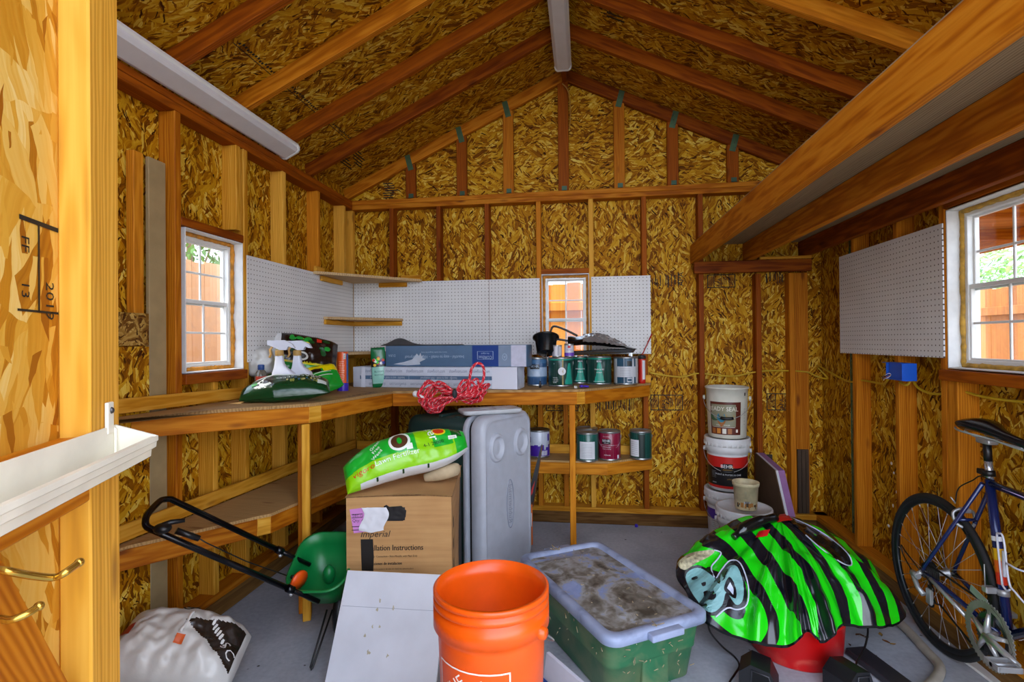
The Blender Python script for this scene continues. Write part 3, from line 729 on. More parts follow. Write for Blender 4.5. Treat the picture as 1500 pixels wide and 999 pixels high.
corner_shelf('topmost of three triangular plywood shelves in the back left corner', zu, a.y, b.x, [((.011, ax*.85, -.029), (.011, ax*.35, -.029)), ((.23, -.011, -.029), (.47, -.011, -.029)), ((.011, ax*.98, .03), (.011, ax*.8, .03)), ((.7*bx_, -.011, .028), (.97*bx_, -.011, .028))])
a = at(478, 466, x=XL+.03); b = at(589, 468, y=YB-.03); zm_ = (a.z+b.z)/2; ax, bx_ = a.y-YB, b.x-XL
corner_shelf('middle one of three triangular plywood shelves in the back left corner', zm_, a.y, b.x, [((.011, ax*.98, -.029), (.011, -.03, -.029)), ((.0, -.011, -.029), (bx_*.97, -.011, -.029))])
a = at(462, 518, x=XL+.03); b = at(575, 517, y=YB-.03); zl_ = (a.z+b.z)/2; ax, bx_ = a.y-YB, b.x-XL
corner_shelf('lowest of three triangular plywood shelves, behind the orange canister', zl_, a.y, b.x, [((.011, ax*.98, -.029), (.011, -.03, -.029)), ((.0, -.011, -.029), (bx_*.97, -.011, -.029))])
# ------------------------------------------------------------------ boards leaning on the left wall
MDF = M('#a38c62', .65, 0, .06)
y0, y1 = at(219, 450, x=-1.945).y, at(244, 450, x=-1.945).y
mb = MB(); mb.box((-1.955, (y0+y1)/2, (.129+at(230, 234, x=-1.945).z)/2), (.018, y1-y0, at(230, 234, x=-1.945).z-.129), 0, .002); tag(mb.build('fiberboard_strip', MDF), 'tall tan fiberboard strip standing against the left wall studs', 'board')
y0, y1 = at(198, 450, x=-1.95).y, at(213, 450, x=-1.95).y
lumber('loose_board', (-1.975, (y0+y1)/2, .129), (-1.975, (y0+y1)/2, at(205, 222, x=-1.95).z), .04, y1-y0, LUM, None, up=(0, 1, 0), label='tall red-brown board standing left of the tan fiberboard strip', cat='board')
y0 = at(183, 480, x=-1.93).y; y1 = at(215, 480, x=-1.93).y; za, zc, zd = at(200, 458, x=-1.93).z, at(200, 507, x=-1.93).z, at(200, 700, x=-1.93).z
mb = MB(); mb.box((-1.925, (y0+y1)/2-.06, (za+zc)/2), (.012, y1-y0+.12, za-zc-.004)); tag(mb.build('board_scrap', OSBF, autouv=uv_x), 'dark fine strand board scrap fixed to the left wall beside the door', 'board')
mb = MB(); mb.box((-1.925, (y0+y1)/2-.06, (.13+zc)/2), (.012, y1-y0+.12, zc-.134)); tag(mb.build('board_scrap', OSB, autouv=uv_x), 'strand board sheet on the left wall under the fine scrap', 'board')
lumber('lumber_block', (-1.955, 1.62, .148), (-1.955, 2.0, .148), .085, .038, LUM, None, label='short lumber block lying on the left wall bottom plate near the door', cat='lumber')
# ------------------------------------------------------------------ outside: fences, trees, neighbour
FEN = lumber_mat('fence_cedar', '#d0965c', '#b5733c', '#8d5227')
def fence(label, p0, p1, h, n, mat=FEN, rail=1):
    p0, p1 = Vector(p0), Vector(p1); d = p1-p0; L = d.length; ang = math.atan2(d.y, d.x)
    mb = MB(); w = L/n
    for i in range(n):
        mb.box((w*(i+.5), random.uniform(-.004, .004), h/2+random.uniform(-.015, .01)), (w-.001, .018, h), 0, .001)
    for z in (.35, h*.62, h-.25): mb.box((L/2, -.03*rail, z), (L, .04, .09), 0, .003)
    o = mb.build('board_fence', mat); o.matrix_basis = Matrix.Translation((p0.x, p0.y, -.2)) @ Matrix.Rotation(ang, 4, 'Z')
    return tag(o, label, 'fence')
FENV = None
t = NT('fence_boards'); co = t.coord(); oi = None
v = t.scale(co, (6.5, .5, .5)); w = t.noise(t.scale(co, (60, 1, 1.2)), 1, 4); tone = t.new('ShaderNodeTexWhiteNoise', noise_dimensions='1D')
fl = t.new('ShaderNodeSeparateXYZ'); t.ln(co, fl.inputs[0]); t.ln(t.math('FLOOR', t.math('MULTIPLY', fl.outputs[0], 1/.14)), tone.inputs['W'])
t.col(t.ramp(t.math('ADD', t.math('MULTIPLY', w, .5), t.math('MULTIPLY', tone.outputs['Value'], .5)), [(.2, '#8e5324'), (.5, '#bf7c3e'), (.8, '#dca367')])); t.rough(.8); FENV = t.m
def fmat(nm, a, b, c):
    t = NT(nm); co = t.coord(); w = t.noise(t.scale(co, (60, 1, 1.2)), 1, 4); tone = t.new('ShaderNodeTexWhiteNoise', noise_dimensions='1D'); fl = t.new('ShaderNodeSeparateXYZ'); t.ln(co, fl.inputs[0]); t.ln(t.math('FLOOR', t.math('MULTIPLY', fl.outputs[0], 1/.15)), tone.inputs['W'])
    t.col(t.ramp(t.math('ADD', t.math('MULTIPLY', w, .5), t.math('MULTIPLY', tone.outputs['Value'], .5)), [(.2, a), (.5, b), (.8, c)])); t.rough(.8); return t.m
fence('pale orange board fence outside the left window', (-3.3, 0.5, 0), (-3.3, 5.0, 0), 2.35, 30, fmat('pale_fence', '#b98558', '#d3a478', '#e2bd94'), -1)
fence('orange board fence outside the back window', (-3.2, 5.55, 0), (3.6, 5.55, 0), 2.25, 45, fmat('orange_fence', '#c9782a', '#e29a40', '#f2b860'))
fence('brown board fence outside the right window', (4.4, 10, 0), (4.4, -1, 0), 2.16, 74, FENV)
t_ = NT('soffit'); t_.col(t_.ramp(t_.noise(t_.scale(t_.coord(), (2, 14, 2)), 1, 4), [(.3, '#b4742c'), (.7, '#d89a48')])); t_.rough(.6)
eav = thing('patio_roof', 'orange wooden patio roof edge seen through the right window', 'roof', (3.0, 4.6, 2.2))
mb = MB(); mb.box((2.9, 4.4, 2.36), (1.5, 5.2, .03)); mb.build('roof_boards', t_.m, eav, world=True)
for yy in (2.2, 3.1, 4.0, 4.9, 5.8, 6.7):
    lumber('roof_beam', (2.2, yy, 2.30), (3.6, yy, 2.30), .05, .09, LUM, eav)
lumber('roof_beam', (3.62, 1.8, 2.27), (3.62, 7.0, 2.27), .05, .14, LUM, eav)
for yy in (1.9, 6.9): lumber('post', (3.62, yy, -.19), (3.62, yy, 2.2), .09, .09, LUM, eav, up=(0, 1, 0))
house = thing('neighbour_house', 'pale house with a grey roof beyond the right fence', 'house', (9, 12, -.19))
mb = MB(); mb.box((9, 12, 1.0), (4, 9, 2.4)); mb.build('wall', M('#dcdcd8', .7, 0, .03), house, world=True)
mb = MB(); mb.prism([(6.8, 2.15), (11.2, 2.15), (9, 3.3)], 7.2, 16.8, lambda u, v, w: (u, w, v)); mb.build('roof', M('#b4b9bc', .8, 0, .08), house, world=True)
LEAF = M('#7fb54a', .5, 0, .25, 3); LEAFD = M('#6a8f45', .55, 0, .25, 3)
def tree(label, c, R, n, trunk, seed, leaf, lw=.05):
    rr = random.Random(seed); r = thing('leafy_tree', label, 'tree', (c[0], c[1], -.19))
    mb = MB()
    for i in range(n):
        while True:
            p = Vector((rr.uniform(-1, 1), rr.uniform(-1, 1), rr.uniform(-1, 1)))
            if p.length < 1: break
        p = Vector((c[0]+p.x*R[0], c[1]+p.y*R[1], c[2]+p.z*R[2]))
        a = Vector((rr.gauss(0, 1), rr.gauss(0, 1), rr.gauss(0, 1)-.6)).normalized(); b = a.orthogonal().normalized(); w = lw*rr.uniform(.6, 1.3)
        mb.add([p, p+a*w+b*w*.35, p+a*w*2.2, p+a*w-b*w*.35], [(0, 1, 2, 3)])
    mb.build('foliage', leaf, r, world=True)
    mb = MB(); mb.tube([(c[0], c[1], -.2), (c[0]+.05, c[1], c[2]*.5), (c[0], c[1], c[2])], [trunk, trunk*.8, trunk*.4]); 
    for k in range(6):
        a = k*1.05; mb.tube([(c[0], c[1], c[2]*.7), (c[0]+R[0]*.6*math.cos(a), c[1]+R[1]*.6*math.sin(a), c[2]+R[2]*.3*(k % 3-1))], [trunk*.35, trunk*.1], 6)
    mb.build('trunk', M('#6b5236', .8, 0, .15), r, world=True)
    return r
tree('bright green leafy shrub beyond the right window', (5.1, 7.0, 2.1), (.5, 1.6, .5), 2600, .05, 2, LEAF)
tree('grey green tree above the fence outside the left window', (-4.7, 5.6, 2.75), (.9, 1.6, .7), 1600, .07, 3, LEAFD)
# ------------------------------------------------------------------ wiring
ROM = M('#c9a51c', .45, 0, .06)
yw = YB+.03
pts = [Vector((p.x, YB+.03, p.z)) for p in (at(952, 546, y=YB+.03), at(975, 550, y=YB+.03), at(1000, 552, y=YB+.03), at(1022, 547, y=YB+.03), at(1045, 549, y=YB+.03), at(1075, 551, y=YB+.03), at(1112, 544, y=YB+.03), at(1150, 543, y=YB+.03), at(1182, 545, y=YB+.03))]
pts += [at(1196, 551, y=YB-.012), at(1212, 554, y=YB-.012), Vector((1.70, YB-.01, 1.235)), at(1240, 558, x=XR+.035), at(1262, 557, x=XR+.035), at(1280, 560, x=XR+.035), at(1294, 562, x=XR+.02), at(1300, 557, x=XR-.01), at(1306, 548, x=XR-.016)]
mb = MB(); mb.tube(spl(pts, 6), .0062, 7); tag(mb.build('electrical_cable', ROM), 'yellow electrical cable strung along the back wall to the blue box', 'cable')
pts = [at(1318, 560, x=XR-.012), at(1328, 564, x=XR-.012), at(1334, 558, x=XR+.0), at(1336, 556, x=XR+.03), at(1345, 568, x=XR+.035), at(1362, 576, x=XR+.035), at(1382, 577, x=XR+.035), at(1407, 573, x=XR+.035), at(1440, 581, x=XR+.035), at(1500, 589, x=XR+.035), Vector((XR+.035, 1.9, 1.2))]
mb = MB(); mb.tube(spl(pts, 6), .0062, 7); tag(mb.build('electrical_cable', ROM), 'yellow electrical cable running from the blue box under the right window', 'cable')
BLUE = M('#1558c8', .4, 0, .04)
bxm = thing('outlet_box', 'blue plastic outlet box on a right wall stud with loose wires', 'outlet box', (XR-.03, 3.04, 1.26))
ya, yb_ = at(1337, 545, x=XR-.03).y, at(1302, 545, x=XR-.03).y; za = 1.21; zc = 1.30
mb = MB(); x0, x1 = XR-.065, XR-.001; t = .003
mb.box(((x0+x1)/2, (ya+yb_)/2+.02, za+t/2), (x1-x0, yb_-ya-.04, t)); mb.box(((x0+x1)/2, (ya+yb_)/2+.02, zc-t/2), (x1-x0, yb_-ya-.04, t))
mb.box((x1-t/2, (ya+yb_)/2+.02, (za+zc)/2), (t, yb_-ya-.04, zc-za)); mb.box((x0+.02, ya+.002, (za+zc)/2), (.07, .004, zc-za), 0, .001); mb.box(((x0+x1)/2, yb_-.04, (za+zc)/2), (x1-x0, .004, zc-za))
mb.box((x0+.012, (ya+yb_)/2-.02, (za+zc)/2), (.004, (yb_-ya)*.72, zc-za+.004), 0, .001)
mb.build('box_body', BLUE, bxm, world=True)
for k, (cc, dx) in enumerate((('#e8e4da', 0), ('#1a1a1a', 8), ('#b0622c', 5), ('#e8e4da', 4))):
    mb = MB(); mb.tube(spl([at(1306, 549, x=XR-.05), at(1302-dx*.3, 547+k*2, x=XR-.07), at(1296-dx*.4, 550+k*2, x=XR-.075), at(1292+k, 553+k*1.5, x=XR-.06)], 5), .0016, 6); mb.build('wire', M(cc, .4, 0, 0), bxm, world=True)
# ------------------------------------------------------------------ cans and pails
def face_ang(x, y): return math.atan2(-y, -x)          # the side of a round thing that faces the doorway
def spot(px, py, z, r):
    """centre of a round thing whose nearest base point shows at px,py on height z"""
    p = at(px, py, z=z); d = Vector((p.x, p.y)).normalized(); return p.x+d.x*r, p.y+d.y*r
def ctext(mb, st, size, r, a0, z, m, du=0, rot=False, sx=1.0, align='C'):
    f = (lambda u, v: (r*math.cos(a0+(u+du)/r), r*math.sin(a0+(u+du)/r), z+v)) if not rot else (lambda u, v: (r*math.cos(a0+(v+du)/r), r*math.sin(a0+(v+du)/r), z+u))
    mb.text(st, size, f, m, align, sx=sx)
def cpatch(mb, r, a0, w, z0, z1, m, n=10, taper=0, z_skew=0):
    """curved rectangle on a cylinder, centred at angle a0, width w"""
    vs = []; 
    for i in range(n+1):
        t = i/n-.5
        vs.append((r*math.cos(a0+t*w/r), r*math.sin(a0+t*w/r), z0)); wt_ = w*(1-taper)
        vs.append((r*math.cos(a0+t*wt_/r), r*math.sin(a0+t*wt_/r), z1))
    mb.add(vs, [(2*i, 2*i+2, 2*i+3, 2*i+1) for i in range(n)], m, True)
def can(label, x, y, z, r, h, group=None, body='#0f4f45', label_fn=None, lid='#b9b9b6', bail=True, cat='paint can', name='paint_can', wrap=(.06, .94), mats=(), bail_side=1, rim=True):
    t = thing(name, label, cat, (x, y, z), face_ang(x, y), group)
    met = M('#a7a9a8', .3, .85, .05)
    mb = MB(); mb.lathe([(0, .004), (r*.95, .004), (r*.96, 0), (r*.985, .003), (r*.985, .008), (r*.965, .011), (r*.965, h-.011), (r*.985, h-.008), (r*.985, h-.002), (r*.965, h), (r*.90, h), (r*.90, h-.006), (0, h-.006)], 36); mb.build('can_body', met, t)
    ms = [M(body, .3, 0, .03, 14, .3)]+list(mats)
    mb = MB(); rr = r*.967; mb.lathe([(rr-.0003, wrap[0]*h), (rr, wrap[0]*h+.0005), (rr, wrap[1]*h-.0005), (rr-.0003, wrap[1]*h)], 44)
    if label_fn: label_fn(mb, rr+.0006, h)
    mb.build('wrap_label', ms, t)
    mb = MB(); mb.lathe([(0, h-.005), (r*.82, h-.005), (r*.83, h-.008), (r*.87, h-.008), (r*.88, h-.001), (r*.905, h-.001), (r*.905, h-.006)], 36); mb.build('lid', M(lid, .35, .6, .08), t)
    if bail:
        mb = MB()
        for sy in (-1, 1): mb.lathe([(0, .006), (.011, .005), (.012, 0)], 14, 0, (0, sy*r*.97, h*.80), Matrix.Rotation(-sy*PI/2, 3, 'X'))
        pts = [(r*1.03*math.sin(a*PI)*.9*bail_side+.0, -r*1.0*math.cos(a*PI), h*.80-h*.42*math.sin(a*PI)) for a in [i/20 for i in range(21)]]
        mb.tube(pts, .0016, 6); mb.build('bail_handle', STEEL, t)
    return t
WL_ = M('#dfe2e6', .5, 0, .03); GRY = M('#8c8f92', .5, 0, .05); TEAL = M('#1d9c86', .35, 0, .04); BLK = M('#0c0c0d', .4, 0, 0); REDM = M('#c01618', .4, 0, .03)
def wl(st): return st
zc_ = 1.1045
def green_lab(text=True, cone=0, extra=None):
    def f(mb, r, h):
        mb.lathe([(r, h*.90), (r+.0004, h*.905), (r+.0004, h*.94), (r, h*.945)], 44, 1)
        cpatch(mb, r+.0002, cone, .075, h*.09, h*.80, 1, 8, .72)
        if text:
            ctext(mb, 'BEHR', .014, r+.0008, cone, h*.80, 2, sx=1.1); ctext(mb, 'MARQUEE', .016, r+.0008, cone, h*.52, 2); ctext(mb, 'INTERIOR', .010, r+.0008, cone, h*.42, 2)
            cpatch(mb, r+.0006, cone, .09, h*.12, h*.13, 2)
        if extra: extra(mb, r, h)
    return f
GM = (TEAL, WL_)
def blue_lab(mb, r, h):
    cpatch(mb, r+.0002, 0, .25, h*.34, h*.66, 1, 20); cpatch(mb, r+.0003, 0, .25, h*.30, h*.34, 4, 20); cpatch(mb, r+.0003, 0, .25, h*.80, h*.93, 4, 20)
    cpatch(mb, r+.0008, -.25, .072, h*.60, h*.76, 3, 8); ctext(mb, 'BEHR', .026, r+.0014, -.25, h*.655, 1, sx=1.0); cpatch(mb, r+.0006, -.25, .07, h*.53, h*.58, 1)
    for k in range(4): cpatch(mb, r+.0008, -.2+.05*k, .05, h*(.5-.04*k), h*(.508-.04*k), 2)
def canspot(x0, x1, pyb, z, d_fix=None):
    pc = (x0+x1)/2; p = at(pc, pyb, z=z); D = math.hypot(p.x, p.y); 
    ph = math.atan2((x1-x0)/2, F); r = (x1-x0)/2/F*(D)*math.cos(math.atan2(abs(pc-750), F)); r = r*(1+r/D)
    u = Vector((p.x, p.y)).normalized(); x, y = p.x+u.x*r, p.y+u.y*r; k = min(1, (YB-.03-r*1.04)/y); return x*k, y*k, r*k
x, y, r = canspot(772, 802, 566, zc_); can('blue paint can at the left end of the bench row, beside the carton ends', x, y, zc_, r, .208, 'paint cans on the bench', '#2f557f', blue_lab, mats=(M('#9db3cc', .4, 0, .04), WL_, BLK, M('#41698f', .4, 0, .03)), bail_side=-1)
def swirl(mb, r, h):
    pts = []; 
    vs = [(r*math.cos(.12)+.001, 0, h*.5)]
    n = 24; rad = .028
    vs = [((r+.0012)*math.cos(.1), (r+.0012)*math.sin(.1), h*.53)]+[((r+.0012)*math.cos(.1+rad*math.cos(2*PI*k/n)/r), (r+.0012)*math.sin(.1+rad*math.cos(2*PI*k/n)/r), h*.53+rad*math.sin(2*PI*k/n)) for k in range(n)]
    mb.add(vs, [(0, k+1, (k+1) % n+1) for k in range(n)], 2)
    ctext(mb, '9', .014, r+.001, -.55, h*.76, 2); ctext(mb, 'EGGSHELL', .008, r+.001, -.45, h*.3, 2)
    for k in range(3): cpatch(mb, r+.001, -.45, .045, h*(.26-.04*k), h*(.267-.04*k), 2)
    cpatch(mb, r+.0009, .14, .004, h*.06, h*.93, 3, 2); cpatch(mb, r+.0009, .20, .003, h*.06, h*.93, 3, 2)
    ctext(mb, 'BEHR', .012, r+.001, -.5, h*.13, 2)
x, y, r = canspot(803, 840, 567, zc_); g1 = (x, y, r); can('dark green paint can with a pale paint disc and drips on its front', x, y, zc_, r, .21, 'paint cans on the bench', '#0d3d36', green_lab(False, .75, swirl), mats=(TEAL, WL_, M('#b9a05a', .5, 0, .1)), bail_side=-1)
x, y, r = canspot(860, 896, 563, zc_); g3 = (x, y, r); can('dark green paint can with a teal cone, second from the right on the bench', x, y, zc_, r, .21, 'paint cans on the bench', '#0d3d36', green_lab(True, 0), mats=GM, bail_side=-1)
# one set back between those two
gx, gy = at(851, 545, d=1).x, 0
q = ray(848.5, 545); q = Vector((q.x, q.y)).normalized(); D3 = (math.hypot(g1[0], g1[1])+math.hypot(g3[0], g3[1]))/2+.165
can('dark green paint can standing back between two other green cans', q.x*D3, q.y*D3, zc_, .083, .21, 'paint cans on the bench', '#0d3d36', green_lab(True, .1), mats=GM, bail=True, bail_side=-1)
def white_lab(mb, r, h):
    cpatch(mb, r+.0002, .05, .15, h*.28, h*.66, 1, 14); cpatch(mb, r+.0002, .05, .15, h*.06, h*.28, 3, 14); cpatch(mb, r+.0004, .3, .035, h*.1, h*.26, 1, 4); cpatch(mb, r+.0006, .3, .03, h*.13, h*.22, 2, 4)
    cpatch(mb, r+.0002, .05, .15, h*.66, h*.95, 2, 14); cpatch(mb, r+.0004, .3, .035, h*.68, h*.86, 4, 5)
    cpatch(mb, r+.0003, -.15, .003, h*.06, h*.95, 1, 2); cpatch(mb, r+.0003, .62, .016, h*.06, h*.95, 1, 3)
    for k in range(5): cpatch(mb, r+.0006, -.05, .08, h*(.58-.06*k), h*(.59-.06*k), 5)
x, y, r = canspot(899, 935, 560, zc_); bwc = (x, y, r); can('silver paint can with blue and white label at the right end of the row', x, y, zc_, r, .205, 'paint cans on the bench', '#bfc3c6', white_lab, mats=(M('#c9ccd2', .4, 0, .03), M('#2a5068', .35, 0, .04), M('#1f4860', .35, 0, .05), BLK, GRY), bail=False)
# spray foam can with a straw
x, y, r = canspot(935, 944.5, 560, zc_)
fc = thing('foam_can', 'red and white spray foam can with a red straw nozzle', 'spray can', (x+.004, y, zc_), face_ang(x, y)); h = .185; r = .0265
mb = MB(); mb.lathe([(0, 0), (r, 0), (r, .02)], 24, 1); mb.lathe([(r, .02), (r, h-.006), (r*.96, h)], 24, 0); mb.lathe([(r*.96, h), (r*.8, h+.012), (r*.45, h+.02), (.006, h+.021), (.006, h+.03), (0, h+.03)], 24, 2)
cpatch(mb, r+.0006, .6, .024, .03, h-.01, 3, 6); mb.build('can_body', [M('#c6241c', .35, 0, .03), M('#c6241c', .35, 0, .03), DKST, WL_], fc)
mb = MB(); mb.lathe([(r*.9, h+.004), (r*1.25, h+.010), (r*1.1, h+.026), (.008, h+.03), (0, h+.03)], 20); mb.build('trigger_cap', M('#2a2a2c', .5, 0, .05), fc)
e = at(955, 489, y=y-.03); e = fc.matrix_basis.inverted() @ e
mb = MB(); mb.tube([(0, 0, h+.028), (e.x*.2, e.y*.15, h+.05), (e.x, e.y, e.z)], .005, 7); mb.build('straw', M('#a81c1c', .35, 0, .02), fc)
# black bucket-like planter on its side on top of the blue and green cans
ztop = zc_+.2105
pl = thing('black_pot', 'round black plastic pot lying on top of the paint cans', 'pot', (0, 0, 0))
q = at(800, 508, y=3.80); c0 = Vector((q.x, 3.79, ztop+.072))
A = Matrix.Rotation(.1, 3, 'Z') @ Matrix.Rotation(-.42, 3, 'X')
mb = MB(); prof = [(.0, -.07), (.062, -.07), (.068, -.065), (.082, .05), (.094, .052), (.095, .066), (.086, .068), (.083, .06), (.064, -.06), (0, -.062)]
mb.lathe(prof, 40, 0, (0, 0, 0), A); zmin = min(v[2] for v in mb.v); off = ztop+.0005-zmin; pl.location = (c0.x, c0.y, off); mb.build('pot_body', BLACKS, pl)
mb = MB(); mb.lathe([(.095, .053), (.0985, .055), (.0985, .064), (.095, .066)], 40, 0, (0, 0, 0), A); mb.build('rim', BLACKS, pl)
# two little primer tins on top
z2 = zc_+.2105
def tin_lab(mb, r, h):
    cpatch(mb, r+.0003, 0, .11, h*.08, h*.33, 1, 14); cpatch(mb, r+.0005, 0, .02, h*.68, h*.86, 2, 4); ctext(mb, 'PRIMER', .012, r+.0008, 0, h*.5, 1)
x, y, r = canspot(805, 821, 520, z2); can('small grey and white tin on top of the green can with the paint disc', g1[0]-.025, g1[1]-.01, z2, .037, .088, 'small tins on the paint cans', '#a9a9b4', lambda mb, r, h: [cpatch(mb, r+.0004, -.2+.9*k, .02, h*.1, h*.9, 1, 3) for k in range(2)], mats=(M('#d6d6dc', .4, 0, .03),), bail=False, cat='tin', name='paint_tin')
can('small white and purple primer tin beside the grey tin', g1[0]+.062, g1[1]+.025, z2, .036, .096, 'small tins on the paint cans', '#d5d3dc', tin_lab, mats=(M('#6b3fb4', .4, 0, .03), REDM), bail=False, cat='tin', name='paint_tin')
# roller tray with black liner and crinkled film on the back cans
tr = thing('paint_tray', 'metal paint tray with a black liner and crinkled plastic film on the cans', 'paint tray', (0, 0, 0))
x0_, x1_ = at(838, 520, y=3.88).x, at(930, 520, y=3.88).x; y0_, y1_ = 3.79, 4.0; zt_ = zc_+.2115
mb = MB()
def trayf(u, v):
    e = max(abs(u-.5)*2, abs(v-.5)*2)
    return (x0_+(x1_-x0_)*u, y0_+(y1_-y0_)*v, zt_+.012+.02*u+(.026 if e > .93 else .0))
mb.grid(trayf, 24, 16); mb.grid(lambda u, v: Vector(trayf(1-u, v))-Vector((0, 0, .0045)), 24, 16)
for a, b in ((x0_+.03, y0_+.03), (x0_+.03, y1_-.03)): mb.box((a, b, zt_+.006), (.012, .012, .012))
for a, b in ((x1_-.03, y0_+.03), (x1_-.03, y1_-.03)): mb.box((a, b, zt_+.014), (.012, .012, .028))
mb.build('tray', M('#8e9194', .25, .9, .1), tr)
def liner(u, v):
    pk = (math.sin(PI*min(1, (u*.92+.08))**.62))**.8*math.sin(PI*(.08+.84*v))**.6
    return (x0_-.03+(x1_-x0_+.045)*u, y0_-.012+(y1_-y0_+.02)*v, zt_+.036+.015*u+.125*pk*(1-.45*u)+nz((u*4, v*4, 2))*.016*pk+.05*max(0, .12-u)*5*(1-abs(v-.3)))
mb = MB(); mb.grid(liner, 44, 26); mb.grid(lambda u, v: Vector(liner(1-u, v))-Vector((0, 0, .003)), 44, 26); mb.build('black_liner', foil('#08080a', .18), tr)
mb = MB()
def film(u, v):
    p = Vector(liner(.22+.62*u, .04+.8*v)); return p+Vector((0, -.005, .006+.030*math.sin(PI*u)*math.sin(PI*v)*(.5+abs(nz((u*3, v*3, 1))))+abs(nz((u*9, v*9, 5)))*.016))
mb.grid(film, 44, 30, sm=False); mb.build('crinkled_film', M('#b4b6b8', .16, .7, .12), tr)
hp = [(px, py) for px, py in ((846, 492), (828, 483), (812, 478), (807, 484), (805, 494), (818, 497), (838, 500))]
mb = MB(); mb.tube(spl([at(px, py, y=3.83) for px, py in hp], 6), .008, 8); mb.build('handle_loop', BLACKS, tr)
lumber('stir_stick', (bwc[0]-.115, bwc[1]-.035, z2+.031), (bwc[0]+.055, bwc[1]-.03, z2+.033), .012, .005, LUMR, None, label='thin brown stir stick resting across the silver can', cat='stick').location.z -= .0345
# little bits on the bench in front of the cans
pp_ = at(791.5, 567.5, z=zc_+.001); sb_ = thing('small_bottle', 'tiny black bottle in front of the blue paint can', 'bottle', (pp_.x, pp_.y-.012, zc_+.001))
mb = MB(); mb.lathe([(0, 0), (.0085, 0), (.0085, .03), (.004, .034), (.004, .036)], 14); mb.build('bottle_body', M('#26242c', .4, 0, 0), sb_); mb = MB(); mb.lathe([(.0055, .035), (.0055, .047), (0, .047)], 12); mb.build('cap', BLK, sb_)
pc_ = at(852, 568, z=zc_); mb = MB(); mb.ball((pc_.x+.0, pc_.y-.01, zc_+.012), (.016, .013, .011)); mb.tube([(pc_.x+.016, pc_.y-.012, zc_+.012), (pc_.x+.05, pc_.y-.014, zc_+.01)], [.009, .006]); 
tag(mb.build('purple_glove_tip', M('#4522b4', .5, 0, .05)), 'small purple scrap lying in front of the green cans', 'scrap')
pc_ = at(846, 569, z=zc_); mb = MB(); mb.lathe([(0, 0), (.009, 0), (.009, .016), (.006, .02), (0, .02)], 12, 0, (pc_.x-.022, pc_.y-.022, zc_+.0095), Matrix.Rotation(PI/2, 3, 'Y')); tag(mb.build('stopper', WHITE), 'small white stopper beside the purple scrap', 'stopper')
pc_ = at(848, 559, z=zc_); mb = MB(); mb.ball((pc_.x-.02, pc_.y-.02, zc_+.016), (.016, .012, .016)); mb.ball((pc_.x-.028, pc_.y-.03, zc_+.02), (.004, .004, .004), 1, 8); tag(mb.build('paper_wad', [WHITE, BLK]), 'crumpled white wad in front of the set back green can', 'wad')
# ------------------------------------------------------------------ cans on the lower shelf
zsh = .5515
def wp_lab(mb, r, h):
    rr = random.Random(5)
    for k in range(9): a = -1.1+k*.28; cpatch(mb, r+.0002, a, .03, h*.06, h*rr.uniform(.28, .48), 1, 3)
    cpatch(mb, r+.0002, -.9, .02, h*.55, h*.75, 1, 3); cpatch(mb, r+.0002, 1.0, .018, h*.6, h*.86, 1, 3); cpatch(mb, r+.0003, .5, .06, h*.08, h*.26, 2, 5)
def shspot(x0, x1, pyb): return canspot(x0, x1, pyb, zsh)
x, y, r = shspot(773, 806, 671); can('white paint can with purple splashes on the lower shelf', x, y, zsh, r, .205, 'paint cans on the lower shelf', '#cdd3e2', wp_lab, mats=(M('#47209c', .4, 0, .03), WL_), lid='#6d6252', bail=False)
wpx = (x, y)
q = ray(768, 640); q = Vector((q.x, q.y)).normalized(); D = math.hypot(x, y)+.03
can('green and white paint can partly hidden behind the grey chest', x-.178, y+.05, zsh, .082, .21, 'paint cans on the lower shelf', '#135148', lambda mb, r, h: cpatch(mb, r+.0003, .6, .12, h*.1, h*.6, 1, 10), mats=(WL_,), bail=False)
def gw_lab(mb, r, h):
    cpatch(mb, r+.0003, .0, .118, h*.10, h*.70, 1, 10)
    for k in range(9): cpatch(mb, r+.0006, -.05, .08, h*(.62-.055*k), h*(.627-.055*k), 2, 6)
x, y, r = shspot(846, 875, 677); can('dark green paint can with a big white label, nearest the bench leg', x, y, zsh, .083, .21, 'paint cans on the lower shelf', '#13594f', gw_lab, mats=(WL_, GRY), bail=False)
can('pale topped paint can behind the one with the big white label', x-.0, y+.178, zsh, .083, .21, 'paint cans on the lower shelf', '#7a8a8c', None, bail=False)
def crim(mb, r, h):
    cpatch(mb, r+.0008, -.3, .066, h*.58, h*.75, 2, 8); ctext(mb, 'BEHR', .026, r+.0014, -.3, h*.65, 1, sx=.95); ctext(mb, 'PREMIUM', .008, r+.0014, -.3, h*.595, 1)
    ctext(mb, 'PLUS ULTRA', .009, r+.001, -.3, h*.82, 1); ctext(mb, 'SEMI-GLOSS', .011, r+.001, -.25, h*.46, 1); ctext(mb, 'PAINT & PRIMER', .009, r+.001, -.25, h*.39, 1)
    cpatch(mb, r+.0006, 0, .16, h*.54, h*.545, 1, 10); ctext(mb, 'INTERIOR', .011, r+.001, -.2, h*.18, 1); cpatch(mb, r+.0008, .85, .018, h*.08, h*.2, 1, 3)
x, y, r = shspot(875, 911, 676); can('crimson paint can at the front corner of the lower shelf', x, y, zsh, .084, .212, 'paint cans on the lower shelf', '#8c1038', crim, mats=(WL_, BLK), bail_side=1)
def dg(mb, r, h):
    cpatch(mb, r+.0003, -.62, .075, h*.12, h*.70, 1, 8); cpatch(mb, r+.0002, .1, .05, h*.08, h*.9, 2, 6)
    for k in range(7): cpatch(mb, r+.0006, -.62, .055, h*(.62-.07*k), h*(.628-.07*k), 3, 6)
